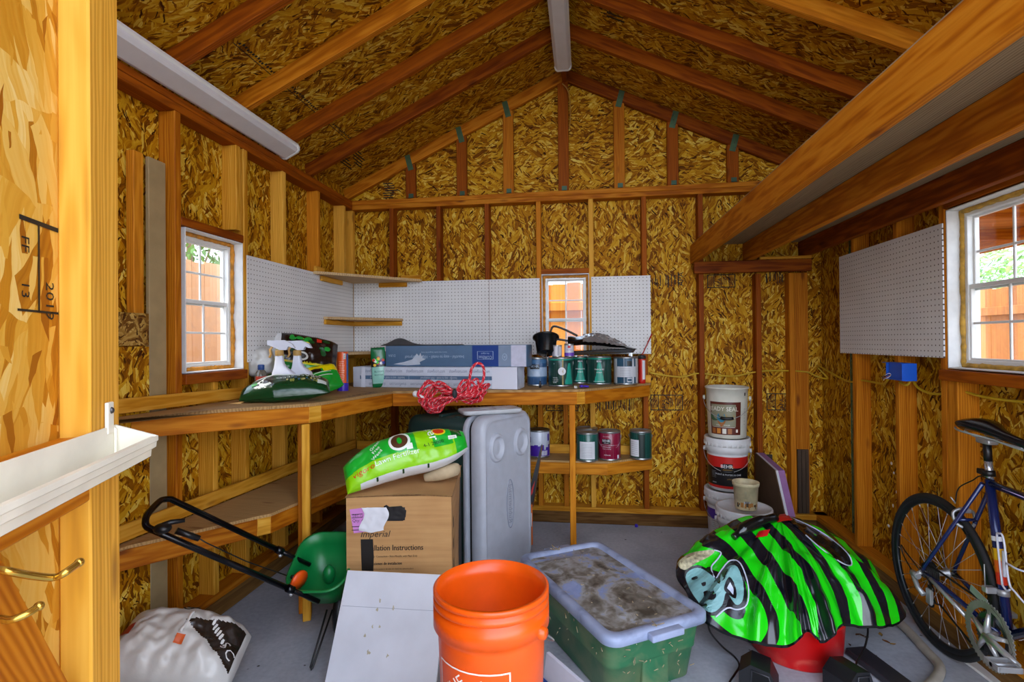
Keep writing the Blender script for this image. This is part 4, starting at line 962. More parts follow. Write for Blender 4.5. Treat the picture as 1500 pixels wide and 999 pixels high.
x, y, r = shspot(923, 959, 668); can('dark green paint can at the right end of the lower shelf', x-.012, y, zsh, .083, .21, 'paint cans on the lower shelf', '#0d4a42', dg, mats=(WL_, M('#07231f', .35, 0, 0), GRY), bail_side=-1)
# ------------------------------------------------------------------ five gallon pails
PW = '#d9dadb'
def pail(label, x, y, z, r, h, lid=True, body=PW, label_fn=None, mats=(), cat='bucket', name='plastic_bucket', bail=True, group=None, turn=0, ribs=3, bcol=None, shell=None):
    t = thing(name, label, cat, (x, y, z), face_ang(x, y)+turn, group); rb = r*.86; bm_ = shell or M(body, .38, 0, .05)
    f = lambda q: rb+(r*.95-rb)*q/h
    out = [(0, 0), (rb-.006, 0), (rb, .004), (f(h*.70), h*.70)]
    k0 = h*.72
    if ribs:
        z_ = h*.74
        for k in range(ribs):
            w = [.055, .02, .018, .018][min(k, 3)]*h/.37; out += [(f(z_), z_), (r*1.0, z_+.004), (r*1.0, z_+w-.004), (f(z_+w), z_+w)]; z_ += w+.004
    if lid: out += [(f(h*.97), h*.97), (f(h), h), (0, h)]
    else: out += [(f(h*.965), h*.965), (r*.995, h*.968), (r*1.0, h*.985), (r*.985, h), (r*.945, h), (f(h*.9)-.004, h*.9), (rb-.006, .008), (0, .008)]
    mb = MB(); mb.lathe(out, 56); 
    mb.build('bucket_body', bm_, t)
    if lid:
        mb = MB(); mb.lathe([(r*.95, h-.048), (r*1.03, h-.046), (r*1.045, h-.03), (r*1.045, h+.004), (r*1.03, h+.010), (r*.95, h+.010), (r*.93, h+.002), (0, h+.002)], 56)
        for k in range(28):
            a = 2*PI*k/28; mb.box((r*1.047*math.cos(a), r*1.047*math.sin(a), h-.034), (.004, .012, .022), 0, 0, rz=a)
        mb.build('lid', M('#dcdddd', .35, 0, .04), t)
    if bail:
        zb_ = h*.77
        for sy in (-1, 1):
            mb = MB(); mb.lathe([(0, .016), (.014, .015), (.017, 0)], 14, 0, (0, sy*r*.985, zb_), Matrix.Rotation(-sy*PI/2, 3, 'X')); mb.build('handle_ear', bm_, t)
        s_ = bcol if bcol else 1
        pts = [(r*1.13*math.sin(a*PI)*s_, -r*1.06*math.cos(a*PI), zb_-h*.36*math.sin(a*PI)) for a in [i/24 for i in range(25)]]
        mb = MB(); mb.tube(pts, .0022, 6); hb_ = mb.build('bail_handle', STEEL, t)
        mb = MB(); mb.tube(pts[10:15], .011, 10); mb.build('grip', BLACK, hb_)
    if label_fn:
        mb = MB(); label_fn(mb, lambda q: f(q)+.001, h); mb.build('printed_label', list(mats), t)
    return t
def band(mb, f, z0, z1, a0, w, m, n=16):
    vs = []
    for i in range(n+1):
        a = a0+w*(i/n-.5); vs += [(f(z0)*math.cos(a), f(z0)*math.sin(a), z0), (f(z1)*math.cos(a), f(z1)*math.sin(a), z1)]
    mb.add(vs, [(2*i, 2*i+2, 2*i+3, 2*i+1) for i in range(n)], m, True)
b0 = at(1066, 799, z=0); bu = Vector((b0.x, b0.y)).normalized(); bx0, by0 = b0.x+bu.x*.132, b0.y+bu.y*.132
Hp = .357; Rp = .148
PURP = M('#4a2a9a', .4, 0, .03)
def lab1(mb, f, h):
    band(mb, f, h*.46, h*.66, 0, 3.2, 1, 30); band(mb, lambda q: f(q)+.0002, h*.09, h*.10, 0, 3.2, 1, 30); 
    for k in range(7): band(mb, lambda q: f(q)+.0005, h*(.42-.04*k), h*(.427-.04*k), -.62, .5-.1*(k % 3), 2, 6)
pail('white bucket with a purple band, lowest of the stacked buckets', bx0, by0, .0, Rp, Hp, True, PW, lab1, (WHITE, PURP, GRY), group='stacked white buckets')
def lab2(mb, f, h):
    band(mb, f, h*.06, h*.68, 0, 3.2, 0, 30); band(mb, lambda q: f(q)+.0004, h*.11, h*.47, 0, 3.2, 1, 30); g = f(h*.4)+.0012
    band(mb, lambda q: f(q)+.001, h*.43, h*.55, .02, .48, 1, 8); ctext(mb, 'BEHR', .034, f(h*.5)+.002, -.03, h*.465, 2, sx=1.0); ctext(mb, 'PRO', .018, f(h*.5)+.002, .2, h*.47, 3); band(mb, lambda q: f(q)+.0014, h*.425, h*.435, .02, .46, 3, 8)
    ctext(mb, 'PAINT & PRIMER IN ONE', .016, g, .05, h*.32, 2); ctext(mb, 'INTERIOR', .012, g, .02, h*.61, 2)
    for k in range(5): band(mb, lambda q: f(q)+.001, h*(.38-.03*k), h*(.386-.03*k), -.72, .28, 4, 4)
    ctext(mb, 'LATEX', .010, g, .1, h*.24, 3); band(mb, lambda q: f(q)+.001, h*.15, h*.17, -.7, .25, 4, 4)
pail('white bucket with a red and black label, middle of the stacked buckets', bx0+.003, by0-.002, Hp+.013, Rp, Hp, True, PW, lab2, (M('#c3201b', .35, 0, .03), M('#141315', .35, 0, .03), WL_, M('#c9a04a', .4, 0, 0), GRY), group='stacked white buckets')
def lab3(mb, f, h):
    r2 = lambda d: (lambda q: f(q)+d)
    band(mb, r2(0), h*.08, h*.72, -.1, 1.62, 0, 20); band(mb, r2(.0004), h*.24, h*.67, -.2, 1.28, 1, 16); ctext(mb, 'READY SEAL', .042, f(h*.55)+.0016, -.22, h*.545, 2, sx=.92)
    for k, (a, m) in enumerate(((-.62, 3), (-.28, 4), (.12, 5))): 
        n = 20; vs = [(f(h*.42)*math.cos(a)+.001, f(h*.42)*math.sin(a), h*.42)]
        rx, rz = (.036, .026) if k != 1 else (.028, .034)
        vs = [((f(h*.42)+.0013)*math.cos(a+rx*math.cos(2*PI*j/n)/f(0)), (f(h*.42)+.0013)*math.sin(a+rx*math.cos(2*PI*j/n)/f(0)), h*.42+rz*math.sin(2*PI*j/n)) for j in range(n)]; mb.add(vs, [list(range(n))], m)
    n = 3; a = -.27; vs = [((f(h*.33)+.002)*math.cos(a+u/f(0)), (f(h*.33)+.002)*math.sin(a+u/f(0)), h*.31+v) for u, v in ((-.026, .035), (-.024, .005), (0, -.03), (.024, .005), (.026, .035))]; mb.add(vs, [range(5)], 6)
    for k, m in enumerate((6, 7, 2, 6)): band(mb, r2(.0012), h*.10, h*.20, -.70+.28*k, .2, m, 4)
    band(mb, r2(.0012), h*.13, h*.19, .5, .11, 2, 3); band(mb, r2(.001), h*.225, h*.232, -.2, 1.2, 2, 16); ctext(mb, 'STAIN & SEALER', .013, f(h*.25)+.002, -.2, h*.255, 2)
    for k in range(6): band(mb, r2(.001), h*(.28+.06*k), h*(.285+.06*k), .98, .06+.05*(k % 2), 8, 3)
    band(mb, r2(.001), h*.84, h*.90, .98, .09, 8, 3)
pail('open white bucket with a brown wood stain label, topmost of the stacked buckets', bx0+.004, by0-.004, 2*Hp+.0245, Rp*1.0, Hp, False, '#dad8c9', lab3, (M('#5b2416', .4, 0, .03), M('#8c8a70', .4, 0, .05), M('#e6e2d4', .4, 0, .02), M('#3d5c3c', .4, 0, .1), M('#2f86a8', .4, 0, .1), M('#a08a52', .4, 0, .1), M('#a5622c', .4, 0, .05), M('#d08a3a', .4, 0, 0), BLK), group='stacked white buckets', ribs=0, turn=.0)
fbx = at(1091, 744, z=.372); fx, fy = fbx.x, fbx.y+.02
def lab4(mb, f, h): band(mb, f, h*.10, h*.66, 0, 3.2, 0, 30); band(mb, lambda q: f(q)+.0004, h*.10, h*.36, 0, 3.2, 1, 30); band(mb, lambda q: f(q)+.0005, h*.55, h*.58, .35, .3, 2, 5)
pail('white lidded bucket with a red label standing in front of the bucket stack', fx, fy, 0, .16, .365, True, PW, lab4, (M('#b81d17', .35, 0, .03), M('#141315', .35, 0, .03), WL_))
tb = thing('plastic_tub', 'small tan paint-stained tub on the lidded front bucket', 'tub', (fx+.004, fy-.03, .3755), face_ang(fx, fy)); h = .165; r = .077
mb = MB(); mb.lathe([(0, 0), (r*.82, 0), (r*.83, .003), (r*.95, h*.86), (r*1.0, h*.865), (r*1.03, h*.95), (r*1.03, h), (r*.98, h), (r*.93, h*.84), (r*.80, .006), (0, .006)], 40)
mb.build('tub_body', M('#cdbf98', .45, 0, .12, 20), tb)
mb = MB(); g = r*.9+.0008
cpatch(mb, r*.875, .1, .034, h*.18, h*.42, 0, 5); 
for k in range(7): cpatch(mb, r*.876, .1-.18+.06*k, .0026, h*.2, h*.36, 1, 2)
rr = random.Random(3)
for k in range(14): a = rr.uniform(-1.3, 1.2); cpatch(mb, r*.88+h*.0*k+.0012, a, rr.uniform(.004, .02), h*rr.uniform(.05, .2), h*rr.uniform(.22, .3), 2 if k % 3 else 3, 3)
cpatch(mb, r*.94, .0, .012, h*.45, h*.72, 4, 3); mb.build('printed_label', [WL_, INK, M('#b07a3c', .5, 0, .1), M('#2e2a24', .5, 0, 0), M('#8f8768', .5, 0, 0)], tb)
# ------------------------------------------------------------------ the orange bucket in front
OR = M('#ee5a0a', .32, 0, .04)
oc = at(719.5, 856, d=1); D = 1.42; q = ray(719.5, 856); k = D/(-q.x*s_+q.y*c_); ox, oy, oz = q.x*k, q.y*k, H+q.z*k
Ro = .158; Ho = .37
WT = M('#f4efe9', .4, 0, .02)
def home(mb, f, h):
    # square outline set on its corner turned upright, with stencil lettering
    r2 = lambda d: (lambda q: f(q)+d); a0 = -.40+.62
    def P(u, v, d=.001): zz = h*.30+v; a = a0+u/f(zz); return ((f(zz)+d)*math.cos(a), (f(zz)+d)*math.sin(a), zz)
    def quad(pts, m=0):
        # subdivide strips so that they follow the curve
        (ax, ay), (bx_, by_), (cx2, cy2), (dx, dy) = pts; N = 8; vs = []
        for i in range(N+1):
            t = i/N; vs += [P(ax+(bx_-ax)*t, ay+(by_-ay)*t), P(dx+(cx2-dx)*t, dy+(cy2-dy)*t)]
        mb.add(vs, [(2*i, 2*i+2, 2*i+3, 2*i+1) for i in range(N)], m)
    s = .105; w = .004
    quad(((-s, s-w), (s, s-w), (s, s), (-s, s))); quad(((-s, -s), (s, -s), (s, -s+w), (-s, -s+w)))
    quad(((-s, -s), (-s, s), (-s+w, s), (-s+w, -s))); quad(((s-w, -s), (s-w, s), (s, s), (s, -s)))
    rot = .72; cc, ss = math.cos(rot), math.sin(rot)
    def T(u, v): return P(u*cc-v*ss, u*ss+v*cc, .0012)
    for st, y_, sz in (('THE', .058, .046), ('HOME', .004, .062), ('DEPOT', -.056, .054)):
        mb.text(st, sz, lambda u, v, y_=y_: T(u, y_+v), 0, sx=.95); 
pail('bright orange open bucket with a white square emblem, nearest the doorway', ox, oy, oz-Ho, Ro, Ho, False, label_fn=home, mats=(WT,), ribs=3, shell=OR, bcol=-1, turn=-.62)
# plain carton the bucket stands on (below the picture)
def carton(name, label, cat, c, dims, rz, mat): 
    t = thing(name, label, cat, (c[0], c[1], c[2]), rz); mb = MB(); mb.box((0, 0, dims[2]/2), dims, 0, .004); mb.build('carton_body', mat, t)
    for sx in (-1, 1):
        mb = MB(); mb.box((sx*dims[0]/4, 0, dims[2]+.0015), (dims[0]/2-.002, dims[1]-.004, .003)); mb.build('flap', mat, t)
    return t
CARD = None
t_ = NT('corrugated_card'); co = t_.coord(); t_.col(t_.ramp(t_.math('ADD', t_.math('MULTIPLY', t_.noise(t_.scale(co, (3, 3, 60)), 1, 3), .5), t_.math('MULTIPLY', t_.noise(co, 5, 4), .5)), [(.3, '#a97a48'), (.7, '#c79a63')])); t_.rough(.8); CARD = t_.m
carton('cardboard_carton', 'plain cardboard carton underneath the orange bucket', 'box', (ox, oy, 0), (.33, .33, oz-Ho-.004), .3, CARD)
# ------------------------------------------------------------------ bags
def bagframe(l, r, b, t):
    """frame from the mid points of left, right, lower and upper edges"""
    l, r, b, t = map(Vector, (l, r, b, t)); c = (l+r+b+t)/4; x = (r-l); L = x.length; x.normalize()
    y = (t-b); y = y-x*y.dot(x); W = y.length; y.normalize(); z = x.cross(y)
    return Matrix(((x.x, y.x, z.x, c.x), (x.y, y.y, z.y, c.y), (x.z, y.z, z.z, c.z), (0, 0, 0, 1))), L, W
def bag(name, label, cat, fr, T, mats, mf, seed=0, wr=.012, res=(80, 50), ends=.12, off=.5, part='bag_film', bend=None, decals=None, pe=.5, group=None, floor=None):
    A, L, W = fr; th = thing(name, label, cat, group=group)
    def half(s, t): return max(0, 1-abs(s)**2.6)**pe*max(0, 1-abs(t)**2.6)**pe
    def S(s, t, top):
        h = half(s, t); wv = (1-ends*(abs(s)**4))
        x = s*L/2; y = t*W/2*wv
        z = T*(off if top else -(1-off))*h
        n = nz((x*9+seed, y*9, 1.5*top), 1)*wr+nz((x*26, y*26+seed, 2*top), 1)*wr*.45+abs(math.sin(x*38+4*nz((x*5, y*9, seed))))*wr*.25*abs(s)
        z += n*(h**.5 if not abs(s) == 1 and not abs(t) == 1 else 0)
        p = Vector((x, y, z+(.0008 if top else -.0008)))
        if bend: p = bend(p, s, t)
        return A @ p
    mb = MB(); nu, nv = res
    mb.grid(lambda u, v: S(u*2-1, v*2-1, 1), nu, nv, 0, True, lambda u, v: mf(u*2-1, v*2-1, 1))
    mb.grid(lambda u, v: S(1-u*2, v*2-1, 0), nu, nv, 0, True, lambda u, v: mf(1-u*2, v*2-1, 0))
    c = A.translation; th.location = (c.x, c.y, c.z); mb0 = mb
    mb.build(part, mats, th, world=True)
    if decals:
        mb = MB()
        def P(x, y, d=.0022):
            s, t = max(-.99, min(.99, x/(L/2))), max(-.99, min(.99, y/(W/2))); q = S(s, t, 1)
            e = .01; n = (S(min(.995, s+e), t, 1)-S(max(-.995, s-e), t, 1)).cross(S(s, min(.995, t+e), 1)-S(s, max(-.995, t-e), 1)); n.normalize(); return q+n*d
        ms = decals(mb, P, L, W); mb.build('print', ms, th, world=True)
    if floor:
        dz = min(v[2]-floor(v[1]) for v in mb0.v)
        if dz < .001: th.location.z += .001-dz
    return th
def dtext(mb, P, st, size, x, y, rot, m, sx=1.0, align='C', d=.0025):
    c, s = math.cos(rot), math.sin(rot); mb.text(st, size, lambda u, v: P(x+u*c-v*s, y+u*s+v*c, d), m, align, sx=sx)
def dell(mb, P, x, y, a, b, m, d=.002, n=24, r0=0):
    k = 4
    vs = [P(x+a*(r0+(1-r0)*j/k)*math.cos(2*PI*i/n), y+b*(r0+(1-r0)*j/k)*math.sin(2*PI*i/n), d) for j in range(k+1) for i in range(n)]
    mb.add(vs, [(j*n+i, j*n+(i+1) % n, (j+1)*n+(i+1) % n, (j+1)*n+i) for j in range(k) for i in range(n)], m, True)
def drect(mb, P, x0, y0, x1, y1, m, d=.002, n=8):
    vs = [P(x0+(x1-x0)*i/n, y0+(y1-y0)*j/n, d) for j in range(n+1) for i in range(n+1)]
    mb.add(vs, [(j*(n+1)+i, j*(n+1)+i+1, (j+1)*(n+1)+i+1, (j+1)*(n+1)+i) for j in range(n) for i in range(n)], m, True)
LIME = foil('#8fd30a', .3); GRN1 = foil('#12ad2c', .3); DGRN = foil('#0a5a20', .25); WFILM = foil('#d5d6d6', .32); YEL = foil('#d8c400', .3); BRN = foil('#231510', .2); BFILM = foil('#0d0f10', .18); GRN2 = foil('#17902a', .25)
zbx0 = (at(507, 727, d=2.40).z+at(661, 723, d=2.41).z)/2
# lawn fertilizer bag on the carton
fr = bagframe(at(507, 704, d=2.45), at(687, 662, d=2.68), at(590, 714, d=2.50), at(600, 650, d=2.62))
def fmf(s, t, top):
    if not top: return 2
    if t < -.80 and s > -.8: return 2
    if t > .93: return 1
    if s > .72 and .25 < t: return 3 if s < .9 else 1
    if s < .72 and t > -.10-.08*math.sin(s*3): return 0 if not (.12 < s < .40) else 4
    return 4 if s < .75 else 1
def fbend(p, s, t):
    p = Vector(p); W = fr[2]; k = abs(s)**3
    if s > 0: p.y = p.y*(1-.50*k)+.17*W*k
    else: p.y = p.y*(1-.30*k)-.13*W*k
    p.y += .03*(1-s*s)-.012
    return p
def fdec(mb, P, L, W):
    dtext(mb, P, 'vigoro', .040, -L*.36, -W*.20, .03, 1); dtext(mb, P, 'Lawn Fertilizer', .036, -L*.10, -W*.16, .03, 0)
    dtext(mb, P, 'izer', .075, L*.17, W*.33, -1.45, 0, sx=.9)
    dell(mb, P, -L*.06, W*.24, .052, .05, 0); dell(mb, P, -L*.06, W*.24, .040, .038, 2, .003); dell(mb, P, -L*.06, W*.24, .012, .02, 5, .004, 10)
    drect(mb, P, -L*.09, W*.35, -L*.03, W*.44, 0); drect(mb, P, -L*.02, -W*.02, L*.03, W*.12, 0)
    dell(mb, P, L*.265, W*.34, .036, .026, 3); dell(mb, P, L*.265, W*.34, .028, .017, 1, .003)
    drect(mb, P, L*.33, W*.06, L*.40, W*.17, 0)
    for k in range(9): drect(mb, P, L*.335+k*.004, W*.07, L*.337+k*.004, W*.14, 4, .003, 2)
    dtext(mb, P, '4-1 29000', .026, L*.2, -W*.02, .1, 4)
    for k in range(3): dtext(mb, P, ['Weed', 'Free', 'Green'][k], .024, -L*.24, W*(.05+.13*k), .6, 0)
    for k in range(3): drect(mb, P, L*(-.28+.2*k), -W*.47, L*(-.265+.2*k), -W*.40, 4)
    return [M('#eef3e8', .4, 0, 0), M('#d23a12', .4, 0, 0), M('#5a3418', .5, 0, .2), M('#e8d820', .4, 0, 0), M('#123c18', .4, 0, 0), GRN1]
bag('fertilizer_bag', 'bright lime green lawn fertilizer bag lying on the cardboard box', 'bag', fr, .165, [GRN1, GRN1, WFILM, DGRN, LIME], fmf, 1, .012, decals=fdec, off=.55, pe=.42, ends=.10, bend=fbend, floor=lambda y: zbx0+.004)
# tan glove under the bag's far end
gl = thing('work_glove', 'rounded tan glove poking out from under the lime green bag', 'glove', at(655, 694, d=2.62))
mb = MB(); a, b = at(622, 700, d=2.6), at(668, 688, d=2.62)
mb.tube(spl([a, (a+b)/2+Vector((0, -.01, .0)), b+Vector((-.01, 0, .0)), b+Vector((.02, 0, .004))], 6), [.02, .022, .024, .026, .028, .030, .031, .032, .033, .034, .034, .034, .033, .033, .031, .028, .022, .014, .004][:19], 12); mb.build('palm', M('#b5a180', .8, 0, .1), gl, world=True)
mb = MB(); c = at(650, 683, d=2.66); mb.ball(c, (.03, .02, .016)); mb.build('cuff', M('#2f4a4c', .7, 0, .2), gl, world=True)
# ---- the big cardboard box
p0 = at(507, 727, d=2.40); p1 = at(661, 723, d=2.41); zbx = (p0.z+p1.z)/2; bw = (Vector((p1.x, p1.y))-Vector((p0.x, p0.y))).length
ba = math.atan2(p1.y-p0.y, p1.x-p0.x); bd = .56
cbx = thing('cardboard_box', 'large brown cardboard box with printed instructions and a torn pink sticker', 'box', ((p0.x+p1.x)/2, (p0.y+p1.y)/2, 0), ba)
hb_ = zbx-.006; tk = .004
mb = MB()
mb.box((0, tk/2, hb_/2), (bw, tk, hb_)); mb.box((0, bd-tk/2, hb_/2), (bw, tk, hb_)); mb.box((-bw/2+tk/2, bd/2, hb_/2), (tk, bd-2*tk, hb_)); mb.box((bw/2-tk/2, bd/2, hb_/2), (tk, bd-2*tk, hb_)); mb.box((0, bd/2, tk/2+.001), (bw-.002, bd-.002, tk))
mb.build('carton_body', CARD, cbx)
for k, (y0, y1, zz, th_) in enumerate(((.0, bd*.5, zbx, -.004), (bd*.5, bd, zbx, 0))):
    mb = MB()
    def fl(u, v, y0=y0, y1=y1, zz=zz, k=k):
        x = -bw/2-.004+(bw+.008)*u; y = y0-.004*(1-k)+(y1-y0)*v
        return (x, y, zz+.004*math.sin(u*PI)*(1-k)-.010*abs(u-.5)*2*(1-v)*(1-k)*.6+nz((x*6, y*6, k))*.003)
    mb.grid(fl, 20, 12); mb.grid(lambda u, v: Vector(fl(1-u, v))-Vector((0, 0, .005)), 20, 12)
    mb.grid(lambda u, v, fl=fl: Vector(fl(u, 0))-Vector((0, 0, .005*(1-v))), 20, 1, 1)
    mb.grid(lambda u, v, fl=fl: Vector(fl(1-u, 1))-Vector((0, 0, .005*(1-v))), 20, 1, 1)
    mb.grid(lambda u, v, fl=fl: Vector(fl(1, u))-Vector((0, 0, .005*(1-v))), 12, 1, 1); mb.grid(lambda u, v, fl=fl: Vector(fl(0, 1-u))-Vector((0, 0, .005*(1-v))), 12, 1, 1)
    mb.build('flap', [CARD, M('#7d5a34', .9, 0, .2, 90)], cbx)
px2 = lambda px, py: ((px-584)/154*bw, zbx-(py-725)/ (154/bw))
def bxy(px, py, d=-.0012): x, z = px2(px, py); return (x, d, z)
mb = MB(); fn = lambda x0, z0: (lambda u, v: (x0+u, -.0012, z0+v))
for st, px, py, sz, al in (('Installation Instructions', 529, 806, .037, 'L'), ('for Connection - Non-Metallic with Plain Ends', 545, 816, .0135, 'L'), ('Instrucciones de instalacion', 533, 827, .019, 'L'),
                           ('para la conexion de tubo sin metal con extremo plano', 545, 834, .0105, 'L'), ('Using Tape and Fasteners', 548, 848, .0125, 'L'), ('Splices Using Tape and Fasteners', 587, 849, .0125, 'L')):
    x, z = px2(px, py); mb.text(st, sz, fn(x, z), 0, al, sx=.82); (mb.text(st, sz, fn(x+.0012, z+.0004), 0, al, sx=.82) if sz > .015 else None)
x, z = px2(527, 786); mb.text('Imperial', .042, lambda u, v: (x+u+v*.25, -.0012, z+v), 0, 'L')
rr = random.Random(2)
for k, (sx_, zz) in enumerate(((.16, .70), (.16, .56), (.16, .42))):
    f2 = lambda u, v, sx_=sx_, zz=zz: (bw/2+.0012, sx_*bd+u, zz*zbx+v+.05)
    for q in range(3): mb.add([f2(-.02+q*.015, -.02), f2(-.01+q*.015, -.02), f2(-.01+q*.015, .03), f2(-.02+q*.015, .03)], [(0, 1, 2, 3)])
mb.build('printing', INK, cbx)
mb = MB(); pts = [bxy(528, 789, -.0022), bxy(546, 789, -.0022), bxy(547, 815, -.0022), bxy(546, 838, -.0022), bxy(548, 860, -.0022), bxy(530, 862, -.0022), bxy(529, 830, -.0022)]; mb.add(pts, [range(len(pts))[::-1]]); mb.build('black_tape', M('#191613', .45, 0, .1), cbx)
mb = MB(); pts = [bxy(*q, -.0016) for q in ((512, 745), (531, 743), (538, 766), (536, 778), (518, 780))]; mb.add(pts, [range(len(pts))[::-1]], 0)
for py_ in (752, 757, 770, 775): mb.add([bxy(515, py_, -.0021), bxy(531, py_-.7, -.0021), bxy(531, py_+.3, -.0021), bxy(515, py_+1, -.0021)], [(3, 2, 1, 0)], 1)
x, z = px2(524, 763.5); mb.text('Qty: 4', .02, lambda u, v: (x+u, -.0022, z+v), 1); x2_, z2_ = px2(524, 756); mb.text('DEC-12', .015, lambda u, v: (x2_+u, -.0022, z2_+v), 1); mb.build('pink_sticker', [M('#cf86c8', .5, 0, .03), INK], cbx)
mb = MB(); pl_ = [(530, 744), (540, 741), (546, 743), (552, 751), (560, 753), (567, 757), (563, 768), (561, 779), (552, 777), (545, 771), (538, 768), (531, 757)]
mb.grid(lambda u, v: bxy(530+36*u+4*math.sin(v*5), 742+37*v*(1-.2*abs(u-.5)), -.004-.010*abs(nz((u*4, v*4, 3)))-.004), 12, 12, 0, True); mb.build('torn_paper', M('#dcdce0', .6, 0, .03), cbx)
mb = MB(); pts = [(562, 741), (566, 739), (570, 742), (588, 741), (595, 748), (594, 757), (590, 763), (566, 763), (562, 757)]; mb.add([bxy(*q, -.0014) for q in pts], [range(len(pts))[::-1]]); 
mb.grid(lambda u, v: bxy(564+29*u, 743+19*v, -.0018-.004*abs(nz((u*3, v*5, 9)))), 10, 8, 0); mb.build('hand_hole', M('#1a1a1c', .35, 0, .1), cbx)
mb = MB(); mb.add([(bw/2+.0014, bd*.62, .06), (bw/2+.0014, bd*.98, .06), (bw/2+.0014, bd*.98, zbx-.06), (bw/2+.0014, bd*.86, zbx-.05), (bw/2+.0014, bd*.66, zbx-.3)], [range(5)]); mb.build('dark_print', M('#1d1712', .6, 0, .2), cbx)
# ---- white panel leaning on the box
t0, t1 = at(497, 838, d=2.33), at(640, 846, d=2.275); bl, br = at(486, 1010, d=2.08), at(655, 1018, d=2.02)
t1.z = t0.z
for q in (bl, br): q.z = .0
x = (t1-t0).normalized(); up_ = ((t0+t1)/2-(bl+br)/2); Lp = up_.length; up_ = (up_-x*up_.dot(x)).normalized(); nrm = x.cross(up_)
A = Matrix(((x.x, up_.x, nrm.x), (x.y, up_.y, nrm.y), (x.z, up_.z, nrm.z)))
mb = MB(); mb.box((0, 0, 0), ((t1-t0).length+.01, Lp, .016), 0, .0015)
wp = tag(mb.build('melamine_board', M('#d9dbe2', .35, 0, .05, 5)), 'white melamine panel leaning against the cardboard box', 'panel'); c = (t0+t1+bl+br)/4; wp.matrix_basis = Matrix.Translation(c+Vector((0, 0, .004))) @ A.to_4x4()
mb = MB(); mb.box((0, Lp/2, 0), ((t1-t0).length+.008, .002, .0125)); mb.build('raw_edge', M('#c9a673', .7, 0, .1), wp)
mb = MB(); mb.box((0, Lp*.20, .0083), ((t1-t0).length*.98, .0016, .0006)); mb.build('score_line', M('#9aa0ac', .5, 0, .1), wp)
mb = MB(); rr = random.Random(4)
for k in range(9):
    a0 = rr.uniform(-.1, .02); b0_ = rr.uniform(-.1, .2); n = 9; mb.add([(a0+rr.uniform(.002, .007)*math.cos(2*PI*j/n), b0_+rr.uniform(.003, .012)*math.sin(2*PI*j/n), .0084) for j in range(n)], [range(n)])
o = mb.build('stain', M('#b9b096', .6, 0, .1), wp); o['kind'] = 'stuff'
# ------------------------------------------------------------------ storage chest standing on its end
def cw(X, Z): return Vector((X*c_-Z*s_, X*s_+Z*c_, 0))
al = math.radians(52); A0 = cw(-.242, 3.06); ux = (cw(math.cos(al), math.sin(al))).normalized(); nx = cw(math.sin(al), -math.cos(al)).normalized()
ch_ = thing('storage_chest', 'dark green storage chest with a grey lid standing on its end behind the box', 'chest', (A0.x, A0.y, 0), math.atan2(ux.y, ux.x))
# local: x along the lid face, -y out of the lid, z up
cwid, chh, cdp = .50, .985, .66
CG = M('#1f3f3c', .4, 0, .06); LG = M('#b4b8c2', .42, 0, .04)
def rrect(w, h, r, n=6, x0=0, z0=0):
    o = []
    for cx2, cz2, a0 in ((w-r, r, -PI/2), (w-r, h-r, 0), (r, h-r, PI/2), (r, r, PI)):
        for k in range(n+1): a = a0+PI/2*k/n; o.append((x0+cx2+r*math.cos(a), z0+cz2+r*math.sin(a)))
    return o
def loft(mb, rings, m=0, cap0=True, cap1=True, sm=True):
    n = len(rings[0]); vs = [p for r in rings for p in r]; fs = []
    for i in range(len(rings)-1):
        for k in range(n): fs.append((i*n+k, i*n+(k+1) % n, (i+1)*n+(k+1) % n, (i+1)*n+k))
    mb.add(vs, fs, m, sm)
    if cap0: mb.add(rings[0], [list(range(n))[::-1]], m)
    if cap1: mb.add(rings[-1], [list(range(n))], m)
mb = MB(); rings = []
for y, ins in ((.075, .018), (.10, .016), (.30, .030), (cdp-.10, .036), (cdp-.04, .045), (cdp, .075)):
    rings.append([(x, y, z) for x, z in rrect(cwid-2*ins, chh-2*ins+ins*.9, .07, 6, ins, ins*.0+.001)])
loft(mb, rings); 
for xx in (.02,): pass
for zz in (.28, .52, .76):
    mb.box((.024, .34, zz), (.012, .4, .05), 0, .004)
for yy in (.2, .34): mb.box((cwid/2, yy, chh-.028), (.36, .03, .018), 0, .004)
mb.build('chest_body', CG, ch_)
mb = MB(); loft(mb, [[(x, y, z) for x, z in rrect(cwid-2*i_, chh-2*i_, .09, 6, i_, i_)] for y, i_ in ((.045, .003), (.05, 0), (.075, 0), (.082, .006))]); mb.build('rim_flange', LG, ch_)
mb = MB(); loft(mb, [[(x, y, z) for x, z in rrect(cwid-.05, chh-.05, .07, 6, .025, .026)] for y in (.0125, .0455)]); mb.build('gap_shade_slab', M('#0a0c0c', .7, 0, 0), ch_)  # near-black slab, its colour stands in for shade in the gap behind the lid
mb = MB(); loft(mb, [[(x, y, z) for x, z in rrect(cwid-2*i_, chh-2*i_, .085, 6, i_, i_+.001)] for y, i_ in ((.012, .004), (.002, 0), (-.055, .002), (-.072, .012), (-.080, .03))], cap1=False)
ri = rrect(cwid-.06, chh-.06, .06, 6, .03, .03); loft(mb, [[(x, -.080, z) for x, z in ri], [(x, -.074, z) for x, z in rrect(cwid-.085, chh-.085, .05, 6, .0425, .0425)], [(x, -.074, z) for x, z in rrect(cwid-.1, chh-.1, .045, 6, .05, .05)]], cap0=False)
mb.build('lid', LG, ch_)
